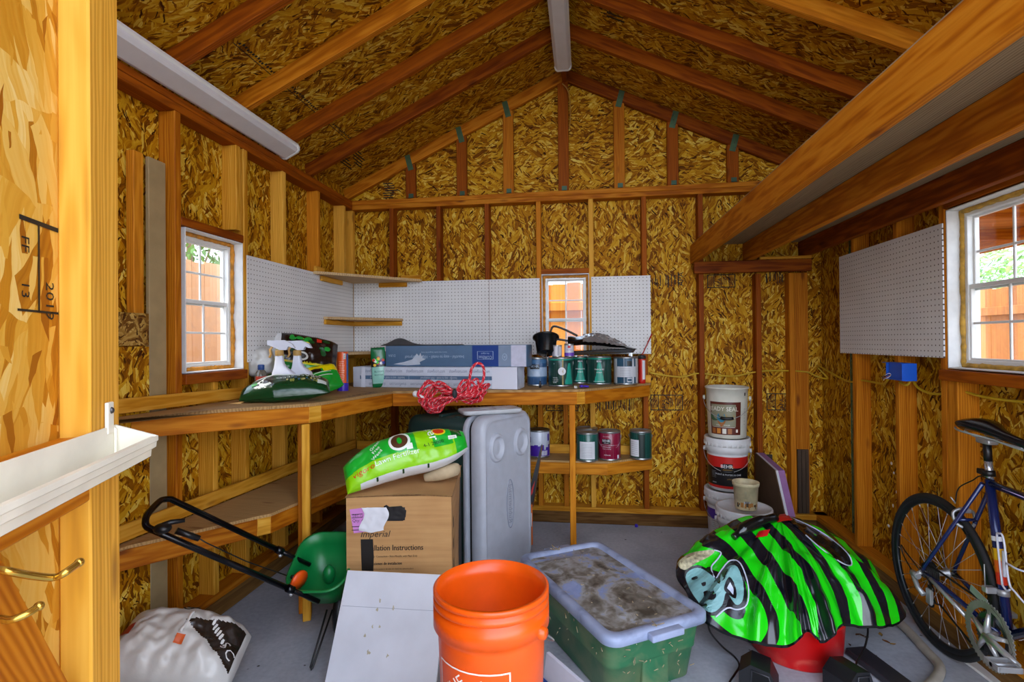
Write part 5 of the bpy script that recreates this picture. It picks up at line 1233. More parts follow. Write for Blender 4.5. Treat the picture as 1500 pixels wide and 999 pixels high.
for xx in (.135, .375):
    mb = MB(); zz = chh-.195
    Ax = Matrix.Rotation(PI/2, 3, 'X'); mb.lathe([(.080, -.002), (.076, .014), (.068, .022), (.058, .017), (.047, .001), (.036, -.0005), (.016, .004), (0, .005)], 40, 0, (xx, -.0745, zz), Ax); mb.xf(Matrix.Translation((xx, 0, zz)) @ Matrix.Diagonal((.86, 1, 1.12, 1)) @ Matrix.Translation((-xx, 0, -zz)))
    mb.build('round_recess', LG, ch_)
mb = MB(); zc2 = .42; xc = cwid*.53
n = 32; outl = [((.034)*math.cos(2*PI*k/n), .15*math.sin(2*PI*k/n)) for k in range(n)]
mb.tube([(xc+a, -.0755, zc2+b) for a, b in outl], .003, 6, 0, True)
mb.text('Rubbermaid', .052, lambda u, v: (xc+v-.016, -.077, zc2+u), 0, 'C', sx=.95); mb.build('embossed_emblem', M('#8a8f9e', .4, 0, .02), ch_)
# grey lid piece lying on top of the chest
gt = at(708, 594, d=3.22); 
mb = MB(); loft(mb, [[(x-.19, y-.09, z) for x, y in rrect(.38, .18, .03, 5)] for z, in ((0,), (.03,))] if False else [[(x-.19+i_, y-.09+i_, z) for x, y in rrect(.38-2*i_, .18-2*i_, .03, 5)] for z, i_ in ((0, .008), (.006, .001), (.022, 0), (.026, .004))])
mb.box((-.06, 0, .0275), (.1, .03, .004), 0, .001); mb.box((.06, .0, .0275), (.07, .1, .003), 0, .001)
gp_ = tag(mb.build('plastic_tray', M('#b9bdc0', .4, 0, .04)), 'flat grey plastic tray lying on top of the storage chest', 'tray'); gp_.matrix_basis = Matrix.Translation(Vector((A0.x, A0.y, 0))+ux*.20+nx*(-.03)+Vector((0, 0, chh+.003))) @ Matrix.Rotation(math.atan2(ux.y, ux.x)-.55, 4, 'Z')
# ------------------------------------------------------------------ red rope
t_ = NT('braided_rope'); uv = t_.coord('UV'); sep = t_.new('ShaderNodeSeparateXYZ'); t_.ln(uv, sep.inputs[0])
ph = t_.math('FRACT', t_.math('ADD', t_.math('MULTIPLY', sep.outputs[0], 26), t_.math('MULTIPLY', sep.outputs[1], 2)))
ph2 = t_.math('FRACT', t_.math('ADD', t_.math('MULTIPLY', sep.outputs[0], 26), t_.math('MULTIPLY', sep.outputs[1], -2)))
c1 = t_.ramp(ph, [(0, '#d80f28'), (.80, '#d80f28'), (.81, '#e8e4e4'), (.89, '#e8e4e4'), (.90, '#d80f28')], 'CONSTANT')
t_.col(t_.mix(t_.ramp(ph2, [(0, (0, 0, 0)), (.91, (0, 0, 0)), (.92, (1, 1, 1))], 'CONSTANT'), c1, '#1a0c10')); t_.rough(.65)
RD = 3.16
def rp(px, py, k=0): return at(px, py, d=RD+k)
pts = []
rr = random.Random(11)
zt2 = chh+.012
cen = (664, 580)
loops = [((612, 578), (628, 565)), ((618, 590), (640, 564)), ((614, 586), (632, 570)), ((622, 594), (648, 572)), ((630, 597), (655, 578)), ((616, 580), (626, 562)), ((620, 592), (645, 568)), ((626, 600), (650, 582))]
rl = [((702, 585), (712, 568)), ((708, 580), (700, 566)), ((704, 590), (690, 560)), ((713, 571), (716, 566)), ((700, 575), (698, 556)), ((706, 592), (704, 572)), ((698, 594), (712, 575)), ((708, 586), (694, 568))]
k = 0
for (a, b), (c, d) in zip(loops, rl):
    pts += [rp(cen[0]+rr.uniform(-5, 5), cen[1]+rr.uniform(-2, 4), k), rp(a[0]+14, a[1]+6, k+.03), rp(a[0], a[1], k-.02), rp(b[0], b[1]-4, k+.03), rp(b[0]+20, b[1]+6, k), rp(cen[0]+rr.uniform(-4, 6), cen[1]-3, k+.01), rp(c[0]-12, c[1]-4, k), rp(c[0], c[1]-8, k-.02), rp(d[0], d[1]-1, k+.03), rp(d[0]-16, d[1]+10, k)]
    k += .012
pts += [rp(672, 576, .02), rp(686, 560, .01), rp(691, 540, 0), rp(700, 532, .01), rp(708, 538, .02), rp(708, 556, .02), rp(698, 570, .02), rp(684, 580, .02), rp(670, 574, 0), rp(676, 560, 0), rp(682, 557, .02), rp(688, 562, .02), rp(680, 576, .02), rp(655, 590, .0), rp(634, 598, -.01), rp(629, 590, -.02), rp(645, 583, -.02), rp(668, 583, -.02)]
mn = min(p.z for p in pts)
for p in pts: p.z = max(p.z, zt2-.006+.0)
rope = thing('rope_hank', 'hank of red rope flecked white and black on the storage chest', 'rope', (0, 0, 0)); rope.location = rp(660, 600)
mb = MB(); mb.tube(spl(pts, 7), .0085, 8); mb.build('rope', t_.m, rope, world=True)
mb = MB(); q = rp(609, 577); mb.ball(q, .02); mb.tube([q, rp(622, 583)], .008, 8); mb.build('taped_end', WHITE, rope, world=True)
mb = MB(); mb.ball(rp(666, 577, -.02), (.016, .016, .03)); mb.build('tie', M('#20262a', .6, 0, .1), rope, world=True)
# ------------------------------------------------------------------ orange carton with a saw behind the chest
oc_ = thing('orange_carton', 'narrow orange carton with a white label beside the grey chest lid', 'carton'); c = at(765, 800, z=0); oc_.location = (c.x, c.y+.07, 0); oc_.rotation_euler = (0, 0, .1)
ho = .285; OC = M('#d8690f', .5, 0, .06); w_, d_ = .13, .09
mb = MB(); mb.box((0, -d_/2, ho/2), (w_, .004, ho)); mb.box((0, d_/2, ho/2), (w_, .004, ho)); mb.box((-w_/2, 0, ho/2), (.004, d_-.004, ho)); mb.box((w_/2, 0, ho/2), (.004, d_-.004, ho)); mb.box((0, 0, .003), (w_, d_-.004, .004)); mb.build('carton_body', OC, oc_)
mb = MB(); mb.box((.03, -d_/2-.0028, ho*.62), (.065, .0012, .095)); 
for k in range(9): mb.box((.004+k*.006, -d_/2-.0037, ho*.72), (.003, .0006, .03), 1)
for k in range(4): mb.box((.03, -d_/2-.0037, ho*.59-k*.011), (.05, .0006, .005), 1)
mb.build('paper_label', [M('#d8dce0', .5, 0, .02), M('#45566a', .5, 0, 0)], oc_)
sw = thing('hand_saw', 'dark tapered saw blade leaning out of the orange carton', 'saw', (c.x, c.y+.07, .01))
a, b = at(771, 742, y=c.y+.07), at(793.5, 650, y=c.y+.13); a2, b2 = at(778, 742, y=c.y+.072), at(794.5, 652, y=c.y+.13); base_ = Vector((a.x-.012, a.y, .012)); base2 = Vector((a2.x-.012, a2.y, .012))
mb = MB(); wv = Vector((0, .002, 0)); q = [base_, base2, a2+Vector((.012, 0, 0)), b2, b, a-Vector((.012, 0, 0))]
mb.add([p-wv for p in q]+[p+wv for p in q], [range(6), list(range(6, 12))[::-1]]+[(i, (i+1) % 6, (i+1) % 6+6, i+6) for i in range(6)]); mb.build('blade', M('#1b1a1d', .4, .2, .1), sw, world=True)
mb = MB(); mb.tube([a2+Vector((.014, -.004, 0)), b2+Vector((.001, -.004, 0))], .0035, 6); mb.build('brown_edge', M('#6a4322', .7, 0, .1), sw, world=True)
mb = MB(); m_ = (a+a2)/2; mb.add([m_.lerp(b, t)+Vector((dx, -.0035, 0)) for t, dx in ((.12, -.008), (.3, -.004), (.42, .008), (.22, .008))], [range(4)]); mb.build('red_mark', REDM, sw, world=True)
pg = thing('grey_pouch', 'crumpled grey plastic pouch sticking out of the orange carton', 'pouch', (c.x-.03, c.y+.08, .02))
mb = MB(); mb.grid(lambda u, v: (c.x-.045+.07*u+.012*nz((u*3, v*5, 1)), c.y+.085+.012*nz((u*5, v*4, 7)), .02+v*.40-.05*abs(u-.5)), 10, 16); mb.grid(lambda u, v: (c.x-.045+.07*(1-u)+.012*nz(((1-u)*3, v*5, 1)), c.y+.092+.012*nz(((1-u)*5, v*4, 7)), .02+v*.40-.05*abs(u-.5)), 10, 16); mb.build('pouch_film', foil('#5b6878', .3), pg, world=True)
# ------------------------------------------------------------------ lidded green tote
tl = [at(772, 818, z=.30), at(862, 785, z=.30), at(1030, 886, z=.30), at(902, 949, z=.30)]
c = sum(tl, Vector())/4; ly = ((tl[2]-tl[1])+(tl[3]-tl[0])).normalized(); lx = Vector((-ly.y, ly.x, 0)); Lt = ((tl[2]-tl[1]).length+(tl[3]-tl[0]).length)/2; Wt = ((tl[1]-tl[0]).length+(tl[2]-tl[3]).length)/2
tote = thing('storage_tote', 'green storage tote with a dusty blue-grey lid between the orange bucket and striped sheet', 'tote', (c.x, c.y, 0), math.atan2(ly.y, ly.x))
def rr2(L, W, r, n=7): return [(x-L/2, y-W/2) for x, y in rrect(L, W, r, n)]
t_ = NT('dusty_green_plastic'); co = t_.coord(); t_.col(t_.mix(t_.ramp(t_.noise(co, 7, 6, .6), [(.42, (0, 0, 0)), (.62, (.75, .75, .75))]), '#2c6b45', '#6f7d58')); t_.rough(.45); TG = t_.m
t_ = NT('dusty_lid'); co = t_.coord(); n1 = t_.noise(co, 4.5, 6, 1.4); n2 = t_.noise(co, 22, 5, .8)
k = t_.ramp(t_.math('ADD', t_.math('MULTIPLY', n1, .7), t_.math('MULTIPLY', n2, .3)), [(.34, '#443b30'), (.44, '#7f786c'), (.51, '#a5a4a2'), (.57, '#8c9cc8'), (.70, '#a8b4d6')])
t_.col(k); t_.rough(.6); TLD = t_.m
t_ = NT('lid_plastic'); co = t_.coord(); t_.col(t_.ramp(t_.noise(co, 9, 4, .5), [(.3, '#76809a'), (.5, '#98a4c2'), (.75, '#a9b4cf')])); t_.rough(.42); TLP = t_.m
mb = MB(); z0 = .285
rings = [[(x, y, z) for x, y in rr2(Lt*k1, Wt*k1, .05)] for z, k1 in ((.0, .80), (.012, .835), (.14, .885), (.145, .90), (.155, .90), (z0-.02, .94), (z0, .96))]
loft(mb, rings, cap1=False); loft(mb, [[(x, y, z) for x, y in rr2(Lt*k1-.008, Wt*k1-.008, .05)][::-1] for z, k1 in ((z0, .96), (.02, .82))], cap0=False, cap1=True)
for sx in (-1, 1): mb.box((sx*Lt*.43, 0, .13), (.03, .13, .22), 0, .006)
mb.build('tote_body', TG, tote)
mb = MB(); zr3 = .288
R = lambda k, z, r=.06: [(x, y, z) for x, y in rr2(Lt-2*k, Wt-2*k, max(.02, r-k*.5))]
loft(mb, [R(.0, zr3-.03), R(-.004, zr3-.028), R(-.004, zr3+.002), R(.004, zr3+.010), R(.03, zr3+.012), R(.038, zr3+.004), R(.042, zr3-.006)], cap0=False, cap1=False)
loft(mb, [R(.004, zr3-.03), R(.008, zr3-.0)], cap0=False, cap1=False)
for sx in (1, -1): mb.box((sx*(Lt/2+.012), 0, zr3-.012), (.052, .155, .028), 0, .005)
lid_ = mb.build('lid', TLP, tote)
mb = MB(); loft(mb, [R(.0415, zr3-.006), R(.05, zr3-.006), R(.11, zr3-.004), R(.125, zr3+.004), R(.14, zr3+.005)], cap0=False, cap1=True, sm=True); mb.build('lid_panel', TLD, lid_)
rr = random.Random(6); mb = MB()
for k in range(40):
    x, y = rr.uniform(-.36, .38), rr.uniform(-.16, .16); a = rr.uniform(0, 6); l_ = rr.uniform(.004, .014); mb.tube([(x, y, zr3+.0065), (x+l_*math.cos(a), y+l_*math.sin(a), zr3+.0085)], .0016, 5)
for (bx2, by2) in ((-Lt*.47, -Wt*.1), (-Lt*.46, -Wt*.05), (Lt*.49, -Wt*.05)):
    for k in range(6): mb.tube([(bx2, by2, zr3+.012), (bx2+rr.uniform(-.03, .03), by2+rr.uniform(-.03, .03), zr3+.013+rr.uniform(0, .02))], .002, 5)
for k in range(26):
    x = Lt*.47; y = rr.uniform(-.17, .17); z = rr.uniform(.07, .24); mb.tube([(x-.012+z*.05, y, z), (x-.004+z*.05, y+rr.uniform(-.02, .02), z+rr.uniform(-.015, .015))], .0016, 5)
for k in range(14):
    y = rr.uniform(-.25, .4); z = rr.uniform(.1, .24); mb.tube([(y, -Wt*.46-.004, z), (y+rr.uniform(-.02, .02), -Wt*.46-.008, z+rr.uniform(-.02, .02))], .0016, 5)
o = mb.build('dry_debris', M('#b9a680', .8, 0, .2), lid_); o['kind'] = 'stuff'
# folded white sheet between bucket and tote
ws = thing('white_board', 'white plastic board with a blue edge between the orange bucket and tote', 'board'); a = at(801, 956, d=1.80); b = at(858, 1006, d=1.62); ws.location = (a.x, a.y, 0)
d_ = Vector((b.x-a.x, b.y-a.y, 0)); n_ = Vector((d_.y, -d_.x, 0)).normalized()
def wsf(u, v, k): q = a+(d_*1.1)*u; z = (a.z+(b.z-a.z)*u*1.05)*v; return Vector((q.x, q.y, z+.001))+n_*(k+.10*(1-v)**1.5*.5+.012*math.sin(v*3))
mb = MB(); mb.grid(lambda u, v: wsf(u, v, 0), 10, 14); mb.grid(lambda u, v: wsf(1-u, v, -.012), 10, 14); mb.grid(lambda u, v: wsf(u, 1, -.012*(v)), 10, 1); mb.build('board_sheet', M('#d6d6e4', .35, 0, .03), ws, world=True)
mb = MB(); mb.grid(lambda u, v: wsf(-.02+u*.5, .35+.42*v-.0*u, .004), 8, 6); mb.build('blue_print', M('#1c4fae', .4, 0, .03), ws, world=True)
# ------------------------------------------------------------------ red tub, striped sheet, chargers
tubc = cw(.540*2.40, 2.40); rt = .215
rtb = thing('red_tub', 'red plastic tub under the green and black striped sheet', 'tub', (tubc.x, tubc.y, 0), face_ang(tubc.x, tubc.y))
mb = MB(); mb.lathe([(0, 0), (rt*.86, 0), (rt*.89, .008), (rt*.95, .175), (rt*.975, .18), (rt*.975, .195), (rt*.95, .195), (rt*.92, .17), (rt*.86, .012), (0, .012)], 56)
t_ = NT('scuffed_red'); co = t_.coord(); t_.col(t_.mix(t_.ramp(t_.noise(t_.scale(co, (9, 9, 14)), 1, 6, 1), [(.6, (0, 0, 0)), (.75, (.55, .55, .55))]), '#c2090b', '#cf5a4a')); t_.rough(.4)
mb.build('tub_body', t_.m, rtb)
apex = at(1143, 762, d=2.62)
bpx = [(992, 822, 2.62), (1001, 860, 2.50), (1020, 893, 2.36), (1050, 920, 2.26), (1092, 935, 2.18), (1128, 943, 2.15), (1160, 941, 2.13), (1174, 930, 2.12), (1184, 921, 2.13), (1196, 934, 2.13), (1209, 938, 2.14), (1222, 925, 2.15), (1236, 913, 2.19), (1262, 915, 2.24), (1292, 918, 2.26), (1322, 905, 2.34), (1306, 880, 2.50), (1272, 836, 2.74), (1225, 800, 2.95), (1175, 790, 3.05), (1110, 790, 3.05), (1055, 800, 2.95), (1015, 812, 2.78)]
Bd = [at(px, py, d=d) for px, py, d in bpx]
for q in Bd: q.z = max(q.z, .02)
Bs = spl(Bd, 8, True); NB = len(Bs)
def sheet(u, v, off=0):
    i = u*NB; k = int(i) % NB; f = i-int(i); b = Bs[k].lerp(Bs[(k+1) % NB], f)
    rho = v; ang = 2*PI*u
    p = apex.lerp(b, rho)
    bul = math.sin(PI*min(1, rho))**.8
    out = (Vector((b.x-apex.x, b.y-apex.y, 0))).normalized()
    fold = .026*math.sin(u*2*PI*11+2.5*nz((u*6, 1, 2)))*rho**1.1+.012*math.sin(u*2*PI*25+3+3*nz((u*9, rho*3, 4)))*rho**1.6
    nn_ = nz((p.x*6, p.y*6, p.z*6))*.030*min(1, rho*3)+abs(nz((p.x*13, p.y*13, p.z*13)))*.022*min(1, rho*3)
    p = p+Vector((0, 0, .045*bul+ (nn_+fold*.8)*(1 if rho < .97 else .4)))+out*(.045*bul+fold*.5)
    return p+Vector((0, 0, off))
t_ = NT('striped_vinyl'); uvn = t_.coord('UV'); 
w1 = t_.new('ShaderNodeTexNoise'); w1.inputs['Scale'].default_value = 3.2; w1.inputs['Detail'].default_value = 1; t_.ln(uvn, w1.inputs['Vector'])
ds = t_.new('ShaderNodeVectorMath', operation='MULTIPLY_ADD'); t_.ln(w1.outputs['Color'], ds.inputs[0]); ds.inputs[1].default_value = (.075, .075, 0); t_.ln(uvn, ds.inputs[2])
sb = t_.new('ShaderNodeVectorMath', operation='SUBTRACT'); t_.ln(ds.outputs[0], sb.inputs[0]); sb.inputs[1].default_value = (.215, .215, 0)
sq = t_.scale(sb.outputs[0], (1.0, .80, 0)); le = t_.new('ShaderNodeVectorMath', operation='LENGTH'); t_.ln(sq, le.inputs[0])
st_ = t_.math('FRACT', t_.math('MULTIPLY', t_.math('POWER', le.outputs['Value'], 1.0), 10.2))
t_.col(t_.ramp(st_, [(0, '#14141c'), (.46, '#14141c'), (.465, '#18d312'), (1, '#18d312')], 'CONSTANT')); t_.rough(.2); t_.b.inputs['Specular IOR Level'].default_value = .6; STRP = t_.m
xs = [q.x for q in Bs]; ysv = [q.y for q in Bs]
# flat print coordinates: across the sheet as seen from the doorway side
rx = Vector((c_, s_, 0)); fw = Vector((-s_, c_, 0)); 
def suv(p): return ((p.dot(rx)-.75)/1.15, (p.z-.10)/.62*.62+ (0))
mb = MB(); nu, nv = 180, 34
vs = []; uv = []
for j in range(nv+1):
    for i in range(nu): p = sheet(i/nu, .001+.999*j/nv); vs.append(p); uv.append(suv(p))
fs = [(j*nu+i, (j+1)*nu+i, (j+1)*nu+(i+1) % nu, j*nu+(i+1) % nu) for j in range(nv) for i in range(nu)]
mb.add(vs, fs, 0, True, uv)
n0 = len(mb.v); mb.add([Vector(p)-Vector((0, 0, .012)) for p in vs], [tuple(reversed(f)) for f in fs], 1, True)
mb.add([vs[nv*nu+i] for i in range(nu)]+[Vector(vs[nv*nu+i])-Vector((0, 0, .012)) for i in range(nu)], [(i, i+nu, (i+1) % nu+nu, (i+1) % nu) for i in range(nu)], 1, True)
tow = thing('striped_sheet', 'crumpled green and black striped vinyl inflatable draped over the red tub', 'inflatable', (tubc.x, tubc.y, .386))
mb.build('vinyl_skin', [STRP, BFILM], tow, world=True)
# grey-teal printed lettering near the left tip
def sheet_from(px, py, d=.004):
    """point of the sheet's front that is seen at px,py (search on the surface)"""
    r = ray(px, py); O = Vector((0, 0, H)); best = None
    for i in range(0, 180):
        for j in range(2, 34):
            p = _sg[j][i]; w = p-O; t = w.dot(r)/r.dot(r); e = (w-r*t).length+t*.02
            if best is None or e < best[0]: best = (e, p, t)
    p = best[1]; q = O+r*best[2]; return q-r.normalized()*d
_sg = [[sheet(i/180, .001+.999*j/34) for i in range(180)] for j in range(35)]
from mathutils.bvhtree import BVHTree
bv = BVHTree.FromPolygons([tuple(v) for v in vs], fs)
O_ = Vector((0, 0, H))
def onsheet(px, py, d=.003):
    r = ray(px, py).normalized(); h = bv.ray_cast(O_, r)
    if h[0] is None: 
        q = bv.find_nearest(O_+r*2.4); return q[0]+Vector((0, -d, d))
    n = h[1] if h[1].dot(r) < 0 else -h[1]
    return h[0]+n*d
def patch(mb, poly, m, d):
    bm = bmesh.new(); f = bm.faces.new([bm.verts.new((x, y, 0)) for x, y in poly]); bmesh.ops.triangulate(bm, faces=[f])
    for _ in range(2): bmesh.ops.subdivide_edges(bm, edges=bm.edges[:], cuts=1, use_grid_fill=True)
    bm.verts.index_update(); mb.add([onsheet(v.co.x, v.co.y, d) for v in bm.verts], [[v.index for v in f.verts] for f in bm.faces], m); bm.free()
mb = MB()
sm2 = lambda pts, n=5: [(p.x, p.y) for p in spl([(x, y, 0) for x, y in pts], n, True)]
patch(mb, sm2([(1003, 840), (1012, 868), (1030, 895), (1045, 902), (1062, 893), (1068, 878), (1074, 891), (1090, 892), (1094, 868), (1084, 830), (1070, 825), (1054, 838), (1050, 846), (1040, 836), (1020, 828)]), 0, .003)
patch(mb, sm2([(1005, 842), (1013, 866), (1030, 890), (1044, 897), (1058, 886), (1064, 868), (1078, 886), (1088, 878), (1088, 852), (1080, 832), (1070, 830), (1058, 842), (1054, 856), (1044, 844), (1022, 832)]), 1, .005)
patch(mb, sm2([(1060, 862), (1068, 846), (1078, 862), (1078, 877), (1068, 872)]), 0, .007); patch(mb, [(1064, 862), (1069, 853), (1075, 864), (1075, 873)], 2, .009)
for q in ([(1014, 848), (1022, 845), (1023, 849), (1016, 851)], [(1028, 855), (1034, 853), (1034, 858), (1030, 859)], [(1031, 868), (1038, 866), (1044, 872), (1049, 870), (1048, 877), (1040, 880), (1034, 876)]): patch(mb, sm2(q, 3), 0, .007)
for ln in ([(1047, 846), (1043, 832), (1052, 820), (1056, 810), (1046, 806)], [(1058, 896), (1048, 904), (1066, 891), (1080, 893), (1094, 885), (1095, 858), (1084, 826), (1070, 823), (1056, 838), (1050, 848)]):
    mb.tube(spl([onsheet(*q, .006) for q in ln], 5), .0035, 5, 3)
patch(mb, sm2([(994, 826), (1005, 815), (1025, 808), (1046, 806), (1040, 815), (1020, 825), (1003, 835)]), 4, .005)
mb.build('printed_emblem', [M('#0e1016', .3, 0, 0), M('#7fb3b4', .35, 0, .05), M('#c9d3ea', .35, 0, 0), M('#cfd4ea', .35, 0, 0), M('#b9b08c', .5, 0, .3, 60)], tow, world=True)
# black strap with white edge along the far right, red tabs
mb = MB(); pt = [(1150, 757), (1185, 772), (1215, 790), (1240, 812), (1246, 828), (1232, 826), (1205, 806), (1180, 785)]
mb.tube(spl([onsheet(*q, .008) for q in pt], 6), .003, 6, 1); patch(mb, sm2(pt, 3), 0, .006); mb.build('strap_panel', [BFILM, M('#b9bed0', .4, 0, 0)], tow, world=True)
mb = MB(); patch(mb, [(1138, 768), (1142, 756), (1153, 755), (1160, 764), (1148, 766)], 0, .010); patch(mb, [(1112, 780), (1128, 776), (1124, 786), (1108, 789)], 0, .007); mb.build('red_tab', REDM, tow, world=True)
mb = MB(); dk = [onsheet(*q, .02) for q in ((1075, 790), (1090, 776), (1110, 768), (1135, 762))]; mb.tube(spl(dk, 5), [.016]*4+[.03]*8+[.022]*4, 8); mb.build('rolled_edge', BFILM, tow, world=True)
# chargers
def charger(label, px, py, d, rz, sc=1.0):
    p = at(px, py, z=0); t = thing('power_charger', label, 'charger', (p.x, p.y, 0), rz)
    mb = MB(); mb.prism([(-.075, 0), (.075, 0), (.075, .05), (.045, .115), (-.03, .13), (-.075, .09)], -.06, .06, lambda u, v, w: (u*sc, w*sc, v*sc)); mb.build('charger_body', M('#17181c', .4, 0, .08), t)
    mb = MB(); mb.add([(x*sc, y*sc, z*sc) for x, y, z in ((-.025, -.0605, .03), (.055, -.0605, .03), (.035, -.0605, .095), (-.02, -.0605, .105))], [range(4)], 0); mb.tube([(x*sc, -.062*sc, z*sc) for x, z in ((-.03, .025), (.06, .025), (.04, .1), (-.025, .11))], .004*sc, 6, 1, True); mb.build('moulded_socket', [M('#050506', .3, 0, 0), M('#2b2c32', .4, 0, .05)], t)
    mb = MB(); 
    for k in (-.05, .05): mb.box((k*sc, -.03*sc, .003), (.02, .03, .006), 0, .001)
    mb.build('rubber_foot', BLACK, t)
    return t
charger('black plastic charger on the floor at the left front of the red tub', 1112, 1010, 0, -.35, .95)
charger('black plastic charger on the floor at the right front of the red tub', 1243, 1016, 0, .5, .95)
def cable(label, pts, r=.0042, name='extension_cord'):
    mb = MB(); mb.tube(spl(pts, 7), r, 7); return tag(mb.build(name, BLACK), label, 'cord')
def fl_(px, py, z=.005): return at(px, py, z=z)
cable('black cord curling on the floor between the tote and red tub', [fl_(1037, 905, .16), fl_(1040, 925, .10), fl_(1058, 947, .04), fl_(1076, 962), fl_(1083, 975), fl_(1076, 988), fl_(1068, 1002), fl_(1072, 1020)])
cable('black cord hanging from the striped sheet beside the right charger', [at(1271, 915, d=2.28), at(1271, 930, d=2.24), at(1266, 950, d=2.2), at(1256, 968, d=2.15), at(1250, 985, d=2.1), at(1240, 990, d=2.08), at(1232, 984, d=2.09), at(1242, 978, d=2.12), at(1250, 986, d=2.12)])
a, b = at(1252, 952, z=.02), at(1328, 1010, z=.02); lumber('dark_rail', a, b, .09, .03, M('#2b2a30', .45, 0, .1), None, label='dark plastic rail lying on the floor right of the red tub', cat='rail')
rr = random.Random(9); 
for k, (px, py) in enumerate(((1262, 931), (1270, 934), (1256, 930), (1245, 945), (1252, 958), (1264, 952), (1272, 957), (1282, 962), (1298, 940), (1308, 944), (1290, 930))):
    p = at(px, py, z=.002); mb = MB(); l_ = rr.uniform(.018, .035); a = rr.uniform(0, 6)
    mb.grid(lambda u, v: (p.x+(u-.5)*l_*math.cos(a)-(v-.5)*l_*.55*math.sin(a)*math.sin(PI*u), p.y+(u-.5)*l_*math.sin(a)+(v-.5)*l_*.55*math.cos(a)*math.sin(PI*u), .0015+.006*abs(v-.5)+.008*abs(u-.5)*rr.random()), 5, 4)
    o = tag(mb.build('dry_leaf', M(rr.choice(('#7a4a1e', '#8a5a28', '#5b3516', '#a07a3a')), .8, 0, .1)), 'dry brown leaf on the floor between the red tub and the bicycle', 'leaf', 'dry leaves on the floor')
# pink foam and board off-cut, trim in the corner
oc2 = thing('foam_board_scrap', 'purple-pink foam board scrap with a brown face leaning behind the buckets', 'board', (1.29, 3.75, 0))
pg_ = [(4.07, .02), (4.07, .50), (3.70, .545), (3.50, .285), (3.43, .0)]
pg_ = [(YB-.02, .0), (YB-.02, .585), (at(1138, 689, x=1.27).y, at(1138, 689, x=1.27).z), (at(1153, 755, x=1.27).y, at(1153, 755, x=1.27).z), (at(1160, 790, x=1.27).y, at(1160, 790, x=1.27).z), (3.40, .0)]
for nm, x0, x1, m in (('brown_facing', 1.255, 1.262, M('#5d4630', .8, 0, .08)), ('white_core', 1.2625, 1.277, M('#cfcfd8', .6, 0, .03)), ('foam_layer', 1.2775, 1.318, M('#96689a', .7, 0, .05))):
    mb = MB(); mb.prism(pg_, x0, x1, lambda u, v, w: (w, u, v)); mb.build(nm, m, oc2, world=True)
cp2 = thing('dark_trim_board', 'dark brown grooved trim board standing in the back right corner', 'trim', (1.55, 4.06, .13))
xa, xb = at(1173.5, 700, y=YB-.03).x, at(1190, 700, y=YB-.03).x; zt3 = at(1180, 661, y=YB-.03).z
mb = MB(); 
for k, (u0, u1, dd_) in enumerate(((0, .3, .016), (.3, .36, .008), (.36, .68, .018), (.68, .74, .008), (.74, 1, .016))): mb.box((xa+(xb-xa)*(u0+u1)/2, YB+.042-dd_/2, (.129+zt3)/2), ((xb-xa)*(u1-u0), dd_, zt3-.129))
mb.build('trim_face', M('#4a3724', .6, 0, .12, 6), cp2, world=True)
xa, xb = at(1124, 700, y=YB-.02).x, at(1132, 700, y=YB-.02).x; 
mb = MB(); mb.box(((xa+xb)/2, YB-.012, .286), (xb-xa, .016, .57), 0, .001); tag(mb.build('dark_stick', M('#2e2319', .6, 0, .1)), 'short dark stick standing against the back wall behind the foam board', 'stick')
# white strip and pipe on the floor by the bicycle
a, b = at(1416, 966, z=.006), at(1478, 1012, z=.006); lumber('white_trim_strip', a, b, .05, .012, WHITE, None, label='white trim strip lying on the floor under the bicycle crank', cat='trim')
mb = MB(); mb.tube(spl([at(1318, 912, z=.02), at(1338, 932, z=.02), at(1356, 952, z=.02), at(1374, 972, z=.02), at(1376, 986, z=.02), at(1364, 1002, z=.02), at(1348, 1012, z=.02)], 8), .02, 12); tag(mb.build('plastic_pipe', M('#a9a295', .5, 0, .1)), 'bent grey plastic pipe on the floor under the bicycle wheel', 'pipe')

pq = at(932, 770, z=.006); mb = MB(); mb.lathe([(0, 0), (.012, 0), (.012, .016), (.009, .02), (0, .02)], 12, 0, (pq.x, pq.y-.01, .0005)); tag(mb.build('purple_stopper', M('#3a22c0', .4, 0, .03)), 'small purple stopper on the floor at the foot of the back wall', 'stopper')
